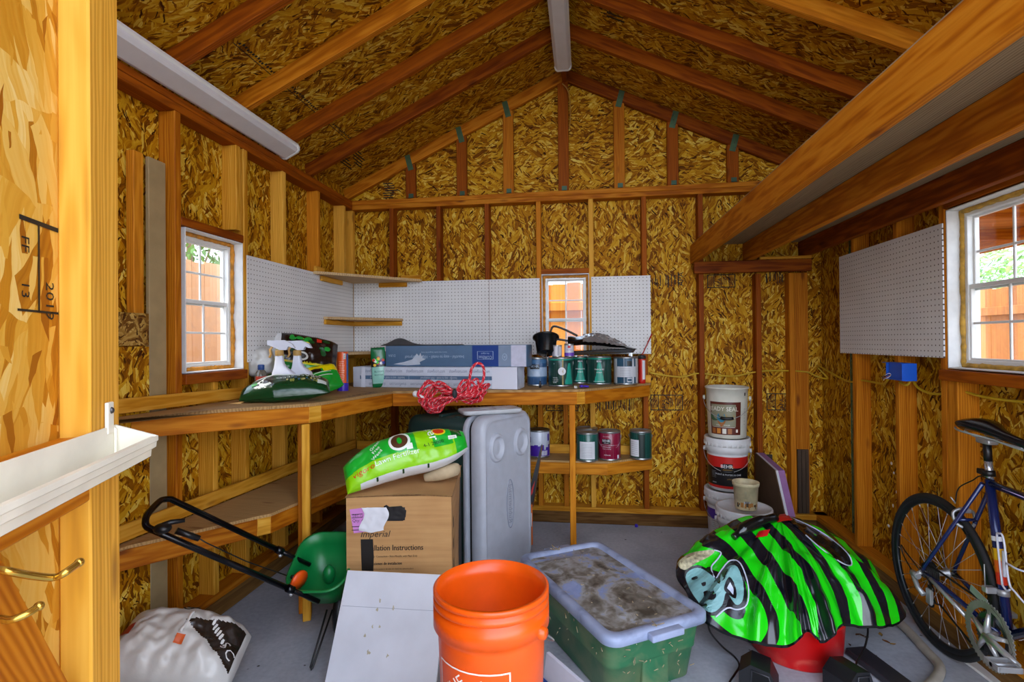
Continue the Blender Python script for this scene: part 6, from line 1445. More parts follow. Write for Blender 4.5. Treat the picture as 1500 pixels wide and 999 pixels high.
# ------------------------------------------------------------------ things on the left part of the bench
# dark green grass seed bag, lying
def bz(p, dz=0): q = Vector(p); q.z = zb(q.y)+dz; return q
sl, srt = at(338, 586, d=2.70), at(471, 575, d=2.86); sb0, st0 = at(430, 591, d=2.70), at(432, 571, d=2.90)
fr = bagframe(sl, srt, sb0, st0)
DG = foil('#0b3d1c', .22)
def smf(s, t, top):
    if not top: return 0
    if t > .45 and s < .75: return 1
    if s < -.25 and -.62 < t < .3 and s > -.62: return 1
    return 0
def sdec(mb, P, L, W):
    dtext(mb, P, 'GRASS SEED', .042, L*.15, W*.12, .12+PI, 0, sx=1.0)
    vs = [P(L*(-.24)+a, W*(-.12)+b, .002) for a, b in ((-.04, -.01), (.0, -.05), (.045, -.03), (.01, .04))]; mb.add(vs, [range(4)], 0)
    drect(mb, P, L*-.27, -W*.16, L*-.24, -W*.06, 2, .003, 3); drect(mb, P, L*.36, -W*.30, L*.46, -W*.12, 0, .002, 5); drect(mb, P, -L*.36, -W*.22, -L*.30, -W*.08, 3, .002, 4)
    rr = random.Random(4)
    for k in range(16): x, y = L*rr.uniform(0, .4), W*rr.uniform(-.22, -.02); dell(mb, P, x, y, .006, .013, [4, 5, 6][k % 3], .002, 8)
    c = [P(-L*.1+L*.24*math.cos(a), W*.36+W*.07*math.sin(a), .003) for a in [PI*k/24*2 for k in range(24)]]; mb.tube(c, .0028, 5, 0, True)
    return [M('#d4dad2', .4, 0, 0), M('#27303e', .4, 0, 0), INK, M('#2a8a2c', .4, 0, 0), M('#8a8a3a', .4, 0, 0), M('#1d4f74', .4, 0, 0), M('#c2b870', .4, 0, 0)]
def sbend(p, s, t):
    k = max(0, -s-.25)/.75; p = Vector(p); p.y *= 1-.45*k; p.z -= .02*k; return p
bag('grass_seed_bag', 'dark green grass seed bag lying flat at the front of the left bench', 'bag', fr, .115, [DG, BRN], smf, 5, .010, decals=sdec, off=.62, bend=sbend, floor=zb)
# spray bottles
def spray(label, x, y, z, rz, lab=True, tan=0, g=None):
    t = thing('spray_bottle', label, 'spray bottle', (x, y, z), rz, g); k = 1.18
    WP = M('#d5d8e4', .35, 0, .03)
    mb = MB(); rings = []
    for zz, w, d, ox in ((0, .052, .030, 0), (.004, .055, .033, 0), (.10, .055, .033, 0), (.125, .050, .031, -.004), (.150, .030, .024, -.016), (.170, .022, .019, -.021), (.205, .017, .016, -.022), (.215, .016, .016, -.022)):
        rings.append([((ox+w*(abs(math.cos(a))**.55)*(1 if math.cos(a) > 0 else -1))*k, d*(abs(math.sin(a))**.55)*(1 if math.sin(a) > 0 else -1)*k, zz*k) for a in [2*PI*i/32 for i in range(32)]])
    loft(mb, rings); mb.build('bottle_body', WP, t)
    mb = MB(); mb.lathe([(.0185, .208), (.0195, .21), (.0195, .232), (.016, .236), (0, .236)], 20, 0, (-.022, 0, 0)); mb.xf(Matrix.Scale(k, 4)); mb.build('collar', M('#b08a4a', .5, 0, .05), t)
    mb = MB(); pr = [(-.036, .236), (-.006, .236), (.012, .246), (.050, .262), (.050, .282), (-.025, .284), (-.062, .266), (-.075, .245), (-.060, .247), (-.045, .254)]
    pr = [(-(x+.022)-.022+.02, z) for x, z in pr]; mb.prism([(x*k, z*k) for x, z in pr][::-1], -.013*k, .013*k, lambda u, v, w: (u, w, v)); mb.build('spray_head', WP, t)
    mb = MB(); mb.tube([(x*k, 0, z*k) for x, z in ((-.052, .256), (-.064, .238), (-.060, .215), (-.068, .20))], .0065, 8); mb.build('trigger', M('#c59a58', .5, 0, .04), t)
    mb = MB(); mb.box((-.064*k, 0, .272*k), (.022*k, .022*k, .022*k), 0, .003); mb.build('nozzle', M('#c59a58', .5, 0, .04) if tan else WP, t)
    mb = MB(); mb.box((.0*k, -.0338*k, .062*k), (.072*k, .0012, .030*k), 0); mb.text('EcoShine', .012, lambda u, v: (u, -.0338*k-.0009, .06*k+v), 1) if False else None
    mb.box((.046*k, -.0334*k, .074*k), (.004, .0012, .006), 2); mb.box((.0, -.0338*k-.0008, .064*k), (.022*k, .0006, .012*k), 1)
    mb.build('label', [M('#3d1f92', .4, 0, .02), M('#b9b4dc', .4, 0, 0), BLK], t)
    return t
p1_ = cw(-.442*2.95, 2.95); p2_ = cw(-.408*3.06, 3.06)
spray('white spray bottle with a purple label, left of the pair on the bench', p1_.x, p1_.y, zb(p1_.y)+.0008, .62-.3)
spray('white spray bottle with a tan trigger, right of the pair on the bench', p2_.x, p2_.y, zb(p2_.y)+.0008, .5-.3, tan=1)
# clear bottle with a blue cap
pb = cw(-.487*2.97, 2.97); cb = thing('clear_bottle', 'small clear bottle with a blue cap and red label near the left window', 'bottle', (pb.x, pb.y, zb(pb.y)+.0008), face_ang(pb.x, pb.y))
t_ = NT('clear_plastic'); t_.b.inputs['Transmission Weight'].default_value = .55; t_.col('#8a8478'); t_.rough(.12); CLR = t_.m
k = 1.0; mb = MB(); mb.lathe([(0, 0), (.034, 0), (.038, .004), (.038, .10), (.036, .125), (.026, .155), (.016, .165), (.016, .172), (0, .172)], 32); mb.build('bottle_body', CLR, cb)
mb = MB(); mb.lathe([(.0165, .166), (.018, .168), (.018, .192), (.016, .195), (0, .195)], 24); mb.build('cap', M('#16407f', .4, 0, .03), cb)
mb = MB(); cpatch(mb, .0386, 0, .062, .055, .13, 0, 8); mb.build('label', M('#b8402c', .5, 0, .12, 60), cb)
# crumpled white bag
fr = bagframe(at(360, 532, d=3.02), at(402, 522, d=3.10), at(378, 556, d=3.04), at(385, 512, d=3.06))
bag('white_plastic_bag', 'crumpled white plastic bag behind the clear bottle', 'bag', fr, .10, [foil('#c8c8c4', .35)], lambda s, t, q: 0, 8, .035, (50, 36), .35, decals=None, floor=zb)
# potting soil bag
fr = bagframe(at(396, 516, d=3.19), at(492, 531, d=3.40), at(452, 564, d=3.28), at(440, 494, d=3.34))
def pmf(s, t, top):
    if t < -.28-.25*s*0 : return 1 if t < -.34 else 2
    if s < -.8: return 3
    if t > .72: return 0
    return 0
def pdec(mb, P, L, W):
    rr = random.Random(12)
    for k in range(26):
        x, y = L*rr.uniform(-.36, .3), W*rr.uniform(.10, .40); dell(mb, P, x, y, rr.uniform(.012, .03), rr.uniform(.008, .02), rr.choice((0, 0, 1, 2, 3)), .0016+k*.00006, 9)
    dell(mb, P, -L*.1, -W*.02, .045, .028, 4, .004); dell(mb, P, -L*.1, -W*.02, .03, .016, 5, .005)
    drect(mb, P, L*.12, W*.34, L*.2, W*.42, 6, .004, 3); drect(mb, P, -L*.40, -W*.24, -L*.33, -W*.05, 7, .003, 4)
    dtext(mb, P, 'All Purpose', .026, L*.1, -W*.17, .02, 7)
    for k in range(7): drect(mb, P, -L*.46, W*(.02+.035*k), -L*.40, W*(.035+.035*k), 2 if k % 2 else 5, .003, 2)
    return [M('#1c9a34', .35, 0, .1), M('#0c4a1a', .35, 0, .1), M('#e2d22a', .4, 0, 0), M('#3a2a20', .4, 0, .2), M('#d8d8d4', .4, 0, 0), M('#2a2224', .4, 0, 0), M('#c42a1a', .4, 0, 0), M('#d5d820', .4, 0, 0)]
bag('soil_bag', 'dark brown and green soil bag propped against the left pegboard', 'bag', fr, .14, [BRN, GRN2, YEL, WFILM], pmf, 9, .018, decals=pdec, off=.6, pe=.42, floor=zb)
# green and yellow bag
fr = bagframe(at(437, 569, d=3.10), at(497, 553, d=3.26), at(474, 578, d=3.12), at(460, 540, d=3.20))
bag('garden_bag', 'slumped green bag with a yellow end left of the orange canister', 'bag', fr, .08, [GRN2, YEL, BRN], lambda s, t, q: 1 if (s < -.62 or t > .62-.3*(s > .3)) else (2 if t > .38 and s < .2 else 0), 14, .02, (60, 44), .2,
    decals=lambda mb, P, L, W: ([mb.tube([P(-L*.2+L*.5*k/10, W*(.1-q*.12)+W*.05*math.sin(k*.3), .003) for k in range(11)], .0028, 5) for q in (0, 1)], [M('#c8d8c0', .4, 0, 0)])[1], floor=zb)
# orange canister
x, y, r = canspot(494.5, 510, 574, 1.105); oc3 = thing('shaker_canister', 'tall orange canister with a purple base standing on the bench corner', 'canister', (x, y, zb(y)+.0008), face_ang(x, y)); h = at(502, 515.5, y=y).z-zb(y)
mb = MB(); mb.lathe([(r*.98, h*.215), (r*.98, h*.985), (r*.96, h), (0, h)], 32); mb.build('canister_tube', M('#e25a1c', .35, 0, .05), oc3)
mb = MB(); mb.lathe([(0, 0), (r*1.02, 0), (r*1.03, .003), (r*1.03, h*.21), (r, h*.22), (0, h*.22)], 32); mb.build('base_cap', M('#3a1fb0', .35, 0, .03), oc3)
mb = MB()
for k in range(11): cpatch(mb, r*.98+.0008, -.25, .03+.006*(k % 3), h*(.30+.045*k), h*(.31+.045*k), 0, 5)
cpatch(mb, r*.98+.0008, .35, .014, h*.82, h*.96, 1, 3); 
for k in range(5): cpatch(mb, r*.98+.0012, .35, .011, h*(.84+.022*k), h*(.85+.022*k), 2, 3)
cpatch(mb, r*.98+.0008, 1.15, .03, h*.24, h*.95, 3, 5); mb.build('printing', [M('#f0c8a8', .5, 0, 0), WHITE, M('#2a6a50', .5, 0, 0), M('#3a62a8', .4, 0, .02)], oc3)
# stand-up green pouch
pz_ = at(555, 568, z=1.105); q = Vector((pz_.x, pz_.y)).normalized(); D = (pz_.x**2+pz_.y**2)**.5+.03; px_, py_ = q.x*D, q.y*D; hh = at(556, 509, y=py_).z-1.1045
fr = (Matrix.Translation((px_, py_, 1.1050+hh/2)) @ Matrix.Rotation(-.05, 4, 'Y') @ Matrix.Rotation(.35+PI/2*0, 4, 'Z') @ Matrix.Rotation(PI/2, 4, 'X') @ Matrix.Rotation(PI/2, 4, 'Z'), hh, .105)
PGR = foil('#0d6a3a', .25); PTL = foil('#8fc8b8', .25)
def pomf(s, t, top):
    if not top: return 0
    return 0 if (s > .35 or s < -.80) else (1 if s < .05 else 2)
def podec(mb, P, L, W):
    rr = random.Random(3)
    for k in range(16): dell(mb, P, L*rr.uniform(.06, .24), W*rr.uniform(-.36, .36), .011, .011, k % 5, .002+.0001*k, 9)
    dtext(mb, P, 'BLOOM', .018, -L*.12, 0, -PI/2, 5); dtext(mb, P, 'BOOSTER', .014, -L*.2, 0, -PI/2, 5)
    return [M('#c43a20', .4, 0, 0), M('#3bdc3a', .4, 0, 0), M('#20308a', .4, 0, 0), M('#e8c020', .4, 0, 0), M('#eaeaea', .4, 0, 0), M('#0b4a3a', .4, 0, 0)]
bag('plant_food_pouch', 'narrow green foil pouch standing in front of the flooring cartons', 'pouch', fr, .045, [PGR, PTL, M('#20201c', .3, 0, .2)], pomf, 21, .005, (60, 30), .06, decals=podec, off=.5, pe=.35)
# flooring cartons
CWH = M('#cdd3e0', .35, 0, .05); CBL = M('#54708e', .35, 0, .04); CNV = M('#1d3f86', .35, 0, .03); CTX = M('#7e8aa2', .4, 0, 0); CGB = M('#7d8fa6', .35, 0, .04)
def longbox(name, label, pl, pr, h, dep, paint, z, tex=None):
    pl, pr = Vector((pl.x, pl.y, 0)), Vector((pr.x, pr.y, 0)); d = pr-pl; L = d.length; t = thing(name, label, 'carton', (pl.x, pl.y, z), math.atan2(d.y, d.x))
    mb = MB(); mb.box((L/2, dep/2, h/2), (L, dep, h), 0, .006); mb.build('carton_body', paint, t)
    return t, L
pl_, pr_ = at(517, 567, z=1.105), at(757, 570.5, z=1.1045); pl_.y = max(pl_.y, 3.52); h1 = .150
lc, L1 = longbox('flooring_carton', 'white flooring carton with a blue stripe, lower of the two on the bench', pl_, pr_, h1, .19, CWH, 1.1053)
f1 = lambda u, v: (u, -.0009, v)
mb = MB(); mb.add([f1(.06, h1*.40), f1(L1*.86, h1*.40), f1(L1*.86, h1*.58), f1(.06, h1*.58)], [range(4)], 0); mb.add([(0-.0008, .01, h1*.40), (-.0008, .18, h1*.40), (-.0008, .18, h1*.58), (-.0008, .01, h1*.58)], [(3, 2, 1, 0)], 0)
for k in range(7): mb.text('shawfloors.com', .034, lambda u, v, k=k: (.10+k*.165+u, -.0014, h1*.74+v), 1, 'L', sx=.62) if .1+k*.165 < L1*.9 else None
for k in range(6): mb.text('shawfloors.com', .034, lambda u, v, k=k: (.20+k*.165-u, -.0014, h1*.24-v), 1, 'C', sx=.62)
for k in range(3): mb.text('beautiful - easy to install - 100% waterproof', .026, lambda u, v, k=k: (.28+k*.40-u, -.0016, h1*.53-v), 2, 'C', sx=.6) if .28+k*.4 < L1*.75 else None
for xx in (.15, .36, .62, .84): mb.add([f1(L1*xx, h1*.40), f1(L1*xx+.003, h1*.40), f1(L1*xx+.003, h1*.58), f1(L1*xx, h1*.58)], [range(4)], 2)
mb.build('printing', [CBL, CTX, M('#b9c4d4', .4, 0, 0)], lc)
mb = MB(); mb.grid(lambda u, v: (L1*(.86+.145*u), -.003-.006*abs(nz((u*5, v*6, 3))), -.0+h1*1.01*v), 10, 12); mb.build('clear_wrap', foil('#d8dce8', .15), lc); mb = MB(); mb.grid(lambda u, v: (L1*1.005+.003+.006*abs(nz((u*7, v*5, 9))), .19*u, h1*v), 10, 12); mb.build('clear_wrap', foil('#d8dce8', .15), lc); mb = MB(); mb.grid(lambda u, v: (.07+.035*u, -.003-.003*abs(nz((u*5, v*6, 3))), h1*v), 4, 12); mb.build('clear_wrap', foil('#d8dce8', .15), lc)
pu, pv = at(567, 537, y=pl_.y+.03), at(772, 535, y=pr_.y+.035); h2 = .153
uc, L2 = longbox('flooring_carton', 'slate blue flooring carton with an open flap, stacked on the white one', Vector((pu.x, pl_.y+.0, 0)), Vector((pv.x, pr_.y+.03, 0)), h2, .18, CBL, 1.1053+h1+.001)
mb = MB(); 
def q4(x0, x1, z0, z1, m, d=-.0009): mb.add([(x0, d, z0), (x1, d, z0), (x1, d, z1), (x0, d, z1)], [range(4)], m)
q4(L2*.63, L2*.81, .004, h2-.004, 0); q4(L2*.81, L2*.895, .004, h2-.004, 1); q4(L2*.895, L2*.995, .003, h2-.003, 2)
q4(L2*.665, L2*.775, h2*.34, h2*.35, 3, -.0014); q4(L2*.665, L2*.775, h2*.70, h2*.71, 3, -.0014); q4(L2*.665, L2*.668, h2*.34, h2*.71, 3, -.0014); q4(L2*.772, L2*.775, h2*.34, h2*.71, 3, -.0014)
mb.text('COREtec', .032, lambda u, v: (L2*.72-u, -.0016, h2*.5-v), 3, 'C', sx=.8); mb.text('the original', .016, lambda u, v: (L2*.72-u, -.0016, h2*.64-v), 3, 'C', sx=.8)
mb.text('beautiful - easy to install - 100% waterproof', .030, lambda u, v: (L2*.36-u, -.0014, h2*.52-v), 3, 'C', sx=.85); mb.text('luxury vinyl planks designed for living', .013, lambda u, v: (L2*.36-u, -.0014, h2*.70-v), 3, 'C')
mb.text('DURA', .026, lambda u, v: (L2*.05-u, -.0014, h2*.58-v), 3, 'C', sx=.8)
brush = [(.06, .12), (.14, .22), (.20, .34), (.235, .62), (.25, .50), (.262, .66), (.268, .48), (.285, .56), (.272, .40), (.30, .36), (.255, .22), (.26, .1), (.16, .06), (.10, .10)]
mb.add([(L2*a, -.0012, h2*b) for a, b in brush], [range(len(brush))], 4)
nring = [(L2*.852+.016*math.cos(a), -.0014, h2*.45+.022*math.sin(a)) for a in [2*PI*k/20 for k in range(20)]]; mb.tube(nring, .0016, 4, 3, True); mb.text('A', .026, lambda u, v: (L2*.852-u, -.0016, h2*.51-v), 3, 'C')
mb.build('printing', [CNV, CGB, M('#c3c4d6', .5, 0, .05, 30), M('#a9bcd2', .4, 0, 0), M('#b9c2ce', .4, 0, .06)], uc)
mb = MB()
def flap(u, v): return (L2*(-.04+.62*u*(1-.1*v)), .0+.12*v, h2+.002+(.050*math.exp(-((u-.17)/.16)**2)+.004)*math.sin(v*PI/2+.001)-.03*max(0, .12-u)*4*v)
mb.grid(flap, 26, 8); mb.grid(lambda u, v: Vector(flap(1-u, v))-Vector((0, 0, .003)), 26, 8); mb.build('open_flap', M('#4a4b4f', .7, 0, .1), uc)
# white and black soil bag on the floor by the door
sg_ = at(262, 985, z=.1)
l, r_, b, t = at(170, 975, d=2.02), at(352, 1000, d=2.10), at(255, 1040, d=1.98), at(268, 928, d=2.24)
fr = bagframe(l, r_, b, t)
def wmf(s, t, top):
    if not top: return 0
    return 1 if (s > -.02 and abs(t-.25+.2*s) < .62*(s+.02)/.9+.0 and s < .93 and t > -.7) else 0
def wdec(mb, P, L, W):
    for i, (st, dy) in enumerate((('BUILD IT', .02), ('WITH', -.03), ('STRENGTH', -.08))): dtext(mb, P, ['SHAKE THE', 'BAG WELL', ''][i] if False else ['BULK SOIL', 'SAND MIX', ''][i] if False else '', .03, 0, 0, 0, 0) if False else None
    for k in range(3):
        for j in range(6): x = L*.17+.012*j+.010*k; y = W*.22-.016*k-.010*j; drect(mb, P, x, y, x+.008, y+.013, 0, .003, 2)
    dtext(mb, P, 'S', .06, L*.34, -W*.08, -.5, 0); dtext(mb, P, 'C', .05, L*.40, -W*.16, -.5, 0)
    c = [P(-L*.04+.030*math.cos(a), W*.40+.026*math.sin(a), .003) for a in [2*PI*k/20 for k in range(20)]]; mb.tube(c, .0018, 5, 1, True); c = [P(-L*.04+.02*math.cos(a), W*.41+.015*math.sin(a), .003) for a in [2*PI*k/16 for k in range(16)]]; mb.tube(c, .0015, 5, 1, True)
    drect(mb, P, -L*.02, -W*.16, L*.05, -W*.06, 2, .003, 4); drect(mb, P, -L*.46, -W*.10, -L*.38, W*.08, 3, .004, 3)
    mb.tube([P(L*(.0+.002*k), W*(-.05+.30*k/10), .004+.004*math.sin(k)) for k in range(11)], .006, 6, 0)
    return [M('#dcdad6', .5, 0, 0), INK, M('#d2591a', .4, 0, 0), M('#9c2a20', .4, 0, 0)]
bag('soil_sack', 'slumped white sack with a black corner panel on the floor inside the door', 'sack', fr, .30, [foil('#cfccc6', .35), foil('#2a211c', .25)], wmf, 31, .032, (90, 60), .16, decals=wdec, off=.5, pe=.45, floor=lambda y: 0)
# ------------------------------------------------------------------ drop spreader
spd = thing('seed_spreader', 'green seed spreader with a long black handle beside the cardboard box', 'spreader'); hc = cw(-.905, 2.45); spd.location = (hc.x, hc.y, 0)
SG = M('#0c7a3a', .35, 0, .04)
upv = (Vector((-fw.x*-.52, -fw.y*-.52, 0))*0+Vector((fw.x*-.50, fw.y*-.50, .86))).normalized(); sx_ = rx; sy_ = upv.cross(sx_).normalized()
C0 = Vector((hc.x, hc.y, at(480, 822, d=2.45).z))
def SP(a, b, h): return C0+sx_*a+sy_*b+upv*h
mb = MB(); 
def rrb(w, d, r, h, ins=0): return [SP(x-w/2, y-d/2, h) for x, y in rrect(w, d, r, 6)]
rings = [rrb(.12, .12, .04, -.20), rrb(.18, .20, .06, -.17), rrb(.25, .29, .08, -.05), rrb(.265, .31, .09, .0), rrb(.285, .33, .095, .004), rrb(.285, .33, .095, .012), rrb(.262, .306, .088, .012), rrb(.245, .285, .08, -.05), rrb(.17, .19, .055, -.155), rrb(.05, .05, .02, -.16)]
loft(mb, rings); mb.ball(SP(0, .02, -.12), (.03, .03, .045)); mb.build('hopper', SG, spd, world=True)
BT = M('#0d0d12', .22, .3, .05)
n0, n1 = at(462, 879, d=2.34), at(228, 778, d=1.93); f0_, f1_ = at(449, 825, d=2.50), at(250, 731, d=2.12)
nm = n0.lerp(n1, .18); fm = f0_.lerp(f1_, .22)
bar = [n1, at(216, 772, d=1.93), at(213, 764, d=1.94), at(217, 752, d=1.98), at(233, 735, d=2.07), at(241, 731.5, d=2.10), f1_]
mb = MB(); mb.tube([nm]+spl(bar, 6)+[fm], .0125, 10); mb.build('handle_loop', BT, spd, world=True)
for (a, b) in ((n0, nm), (f0_, fm)):
    mb = MB(); d_ = (b-a).normalized(); mb.tube([a-d_*.02, b+d_*.05], .0105, 10); mb.tube([b-d_*.012, b+d_*.02], .017, 10); mb.ball(b+Vector((0, 0, -.02)), .010, 1); mb.build('lower_bar', [BT, STEEL], spd, world=True)
mb = MB(); a = at(238, 774, d=1.93); mb.ball(a, (.032, .03, .02)); mb.tube([a+Vector((0, 0, .01)), at(250, 765, d=1.95), at(271, 762, d=1.97)], [.012, .010, .008], 8); mb.tube([at(232, 779, d=1.93), a], .016, 8); mb.build('trigger_clamp', BLACK, spd, world=True)
mb = MB(); mb.tube([at(258, 777, d=1.96), at(292, 789, d=2.0)], [.012, .011], 10); mb.build('lever_grip', BLACK, spd, world=True)
mb = MB(); mb.tube([at(292, 789, d=2.0), at(302, 795, d=2.02), at(360, 822, d=2.15), at(420, 843, d=2.33)], .0028, 6); mb.build('control_rod', BLACK, spd, world=True)
mb = MB(); d0 = at(438, 850, d=2.36); mb.lathe([(0, -.006), (.045, -.006), (.045, .006), (0, .008)], 28, 0, d0, Matrix((sy_, upv, -sx_)).transposed().to_3x3() @ Matrix.Rotation(.5, 3, 'Y')); mb.build('setting_dial', M('#e8560c', .4, 0, .03), spd, world=True)
mb = MB(); mb.tube([at(427, 845, d=2.33), at(438, 846, d=2.36)], .009, 8); mb.build('dial_knob', BLACK, spd, world=True)
ft = at(456, 981, z=.006); 
mb = MB(); mb.tube(spl([at(479, 893, d=2.38), ft+Vector((-.004, 0, .01)), ft, ft+Vector((.006, 0, .01)), at(487, 893, d=2.42)], 1), .0045, 7); mb.build('stand_leg', BLACK, spd, world=True)
for dx in (-.02, .30):
    mb = MB(); cc = cw(-.82+dx, 2.56); mb.lathe([(0, -.02), (.03, -.02), (.10, -.018), (.118, -.022), (.125, -.01), (.125, .01), (.118, .022), (.10, .018), (.03, .02), (0, .02)], 36, 0, (cc.x, cc.y, .1255), Matrix((fw, Vector((0, 0, 1)), rx)).transposed().to_3x3()); mb.build('wheel', BLACK, spd, world=True) if dx < 0 else None
# ------------------------------------------------------------------ the bicycle
bk = thing('road_bicycle', 'dark blue road bicycle standing along the right wall', 'bicycle', (1.6, 2.62, 0), -PI/2)
# local x forward, y to the wall (its left side), z up
NAV = M('#152456', .25, .2, .04, 14, .4); TYRE = M('#17181a', .7, 0, .1); RW = .352; ZH = .352
HB = Vector((0, 0, ZH)); BB = Vector((.395, 0, .282)); CL = Vector((.311, 0, .862)); WB_ = 1.0; HT0, HT1 = Vector((.86, 0, .62)), Vector((.80, 0, .86)); FH = Vector((WB_, 0, ZH))
def wheel(nm, c, par, hubw=.06):
    w = thing(nm, None, None, c); w.parent = par
    mb = MB(); n = 64; rt_ = .0145; mb.lathe([(RW-rt_+rt_*math.cos(a), rt_*math.sin(a)) for a in [2*PI*k/14 for k in range(15)]], n, 0, (0, 0, 0), Matrix.Rotation(PI/2, 3, 'X')); mb.build('tyre', TYRE, w)
    ri = RW-2*rt_; mb = MB(); mb.lathe([(ri+.004, -.009), (ri-.016, -.009), (ri-.020, -.004), (ri-.020, .004), (ri-.016, .009), (ri+.004, .009)], n, 0, (0, 0, 0), Matrix.Rotation(PI/2, 3, 'X')); mb.build('rim', [M('#3b4046', .3, .7, .05)], w)
    mb = MB(); mb.lathe([(0, -.065), (.005, -.065), (.005, -.04), (.024, -.038), (.024, -.034), (.014, -.028), (.014, .028), (.024, .034), (.024, .038), (.005, .04), (.005, .065), (0, .065)], 24, 0, (0, 0, 0), Matrix.Rotation(PI/2, 3, 'X')); mb.build('hub', STEEL, w)
    sp0 = None
    for k in range(28):
        sd_ = 1 if k % 2 else -1; a = 2*PI*k/28; a2 = a+(.42 if (k//2) % 2 else -.42)
        mb = MB(); mb.tube([(.022*math.cos(a2)*1.0, .036*sd_, .022*math.sin(a2)), ((ri-.018)*math.cos(a), 0, (ri-.018)*math.sin(a))], .00125, 5); mb.tube([((ri-.034)*math.cos(a), .002*sd_, (ri-.034)*math.sin(a)), ((ri-.018)*math.cos(a), 0, (ri-.018)*math.sin(a))], .0024, 5); mb.build('spoke', M('#c4c6ca', .3, .7, 0), w)
    mb = MB(); mb.tube([((ri-.016)*math.cos(1.2), 0, (ri-.016)*math.sin(1.2)), ((ri-.06)*math.cos(1.2), 0, (ri-.06)*math.sin(1.2))], .003, 6); mb.build('valve', BLACK, w)
    return w
rwh = wheel('rear_wheel', HB, bk); wheel('front_wheel', FH, bk)
def ftube(nm, pts, r, m=NAV, n=12):
    mb = MB(); mb.tube(pts, r, n); return mb.build(nm, m, bk)
st = ftube('seat_tube', [BB, CL], .0165, NAV, 16)
dv = (CL-BB).normalized()
mb = MB(); 
for k, m in enumerate((0, 1, 2, 3)): mb.tube([BB+dv*(.37-.045*k), BB+dv*(.37-.045*k-(.018 if k == 0 else .045))], .0171, 16, m, caps=False)
mb.build('colour_bands', [M('#e2e4e8', .3, 0, 0), M('#d8a81a', .3, 0, 0), M('#d8641a', .3, 0, 0), M('#c8301c', .3, 0, 0)], st)
mb = MB(); 
def stf(u, v): a = -PI/2-.5+v/.0168; q = BB+dv*(.435+u); return q+Vector((math.cos(a)*.0172, math.sin(a)*.0172, 0))
mb.text('853', .026, lambda u, v: stf(u, -v), 0); mb.build('lettering', WHITE, st)
tt = ftube('top_tube', [CL+Vector((.01, 0, -.015)), HT1+Vector((0, 0, -.03))], .0145)
mb = MB(); a_, b_ = CL+Vector((.01, 0, -.015)), HT1+Vector((0, 0, -.03)); mb.tube([a_.lerp(b_, .15)+Vector((0, -.0142, .003)), a_.lerp(b_, .36)+Vector((0, -.0142, .003))], .0016, 5); mb.build('pinstripe', M('#c8b8d8', .4, 0, 0), tt)
ftube('down_tube', [BB, HT0+Vector((0, 0, .02))], .0175); ftube('head_tube', [HT0, HT1], .0185, NAV, 16)
for sy in (-1, 1):
    cs = ftube('chain_stay', [BB+Vector((-.02, sy*.02, 0)), HB+Vector((.10, sy*.055, -.01)), HB+Vector((.015, sy*.066, 0))], [.010, .010, .008])
    if sy < 0:
        mb = MB(); mb.tube([BB+Vector((-.14, sy*.047-.008, -.0)), HB+Vector((.06, sy*.062-.008, -.004))], .008, 8, 0); mb.build('chrome_guard', CHROME, cs)
    ftube('seat_stay', [CL+Vector((-.012, sy*.017, -.02)), HB+Vector((.01, sy*.064, .03)), HB+Vector((.002, sy*.066, .005))], [.0085, .008, .007])
    ftube('fork_blade', [HT0+Vector((.012, sy*.025, -.01)), HT0+Vector((.06, sy*.05, -.13)), FH+Vector((-.03, sy*.052, .06)), FH+Vector((0, sy*.052, 0))], [.011, .0105, .008, .007])
    mb = MB(); mb.box(HB+Vector((.0, sy*.066, -.004)), (.03, .005, .035), 0, .001); mb.build('dropout', DKST, bk)
ftube('bridge', [CL.lerp(HB, .40)+Vector((0, -.035, 0)), CL.lerp(HB, .40)+Vector((0, .035, 0))], .007)
sv = (CL-BB).normalized(); p0_ = CL+sv*.0; p1_ = Vector((.300, 0, 1.005))
ftube('seat_post', [CL-sv*.02, CL+(p1_-CL)*.55], .0137, M('#b9bcc2', .25, .8, .03), 14); ftube('post_sleeve', [CL+(p1_-CL)*.5, p1_], .0142, BLACK, 14)
mb = MB(); mb.tube([CL+sv*.012, CL+sv*.036], .0215, 16); mb.box(CL+sv*.024+Vector((-.03, -.006, 0)), (.03, .02, .022), 0, .003); mb.build('post_clamp', BLACK, bk)
mb = MB(); mb.box(p1_+Vector((0, 0, .008)), (.07, .04, .022), 0, .006); mb.build('saddle_clamp', STEEL, bk)
# saddle
SZ = 1.055; mb = MB()
prof = [(-.125, .002, .0), (-.118, .052, .012), (-.10, .068, .020), (-.06, .071, .024), (-.02, .056, .018), (.02, .036, .008), (.07, .024, -.004), (.12, .020, -.012), (.155, .016, -.018), (.165, .004, -.024)]
rings = []
for x, w, z in prof:
    rings.append([Vector((.330+x*1.05, w*math.cos(a), SZ+z+(.018 if math.sin(a) > 0 else .034)*math.sin(a)*(w/.05)**.4*(1-.25*abs(math.cos(a))))) for a in [2*PI*k/20 for k in range(20)]])
loft(mb, rings); mb.build('saddle', BLACKS, bk)
for sy in (-1, 1):
    mb = MB(); mb.tube(spl([(.23, sy*.035, SZ-.012), (.27, sy*.022, SZ-.030), (.34, sy*.022, SZ-.030), (.42, sy*.018, SZ-.03), (.48, sy*.006, SZ-.036)], 5), .0035, 7); mb.build('saddle_rail', CHROME, bk)
mb = MB(); mb.tube(spl([(.20, -.05, SZ-.004), (.24, -.071, SZ-.006), (.29, -.072, SZ-.010), (.37, -.036, SZ-.022), (.46, -.018, SZ-.036), (.50, 0, SZ-.044)], 5), .004, 6); mb.build('saddle_edge', M('#9aa09a', .4, .3, .05), bk)
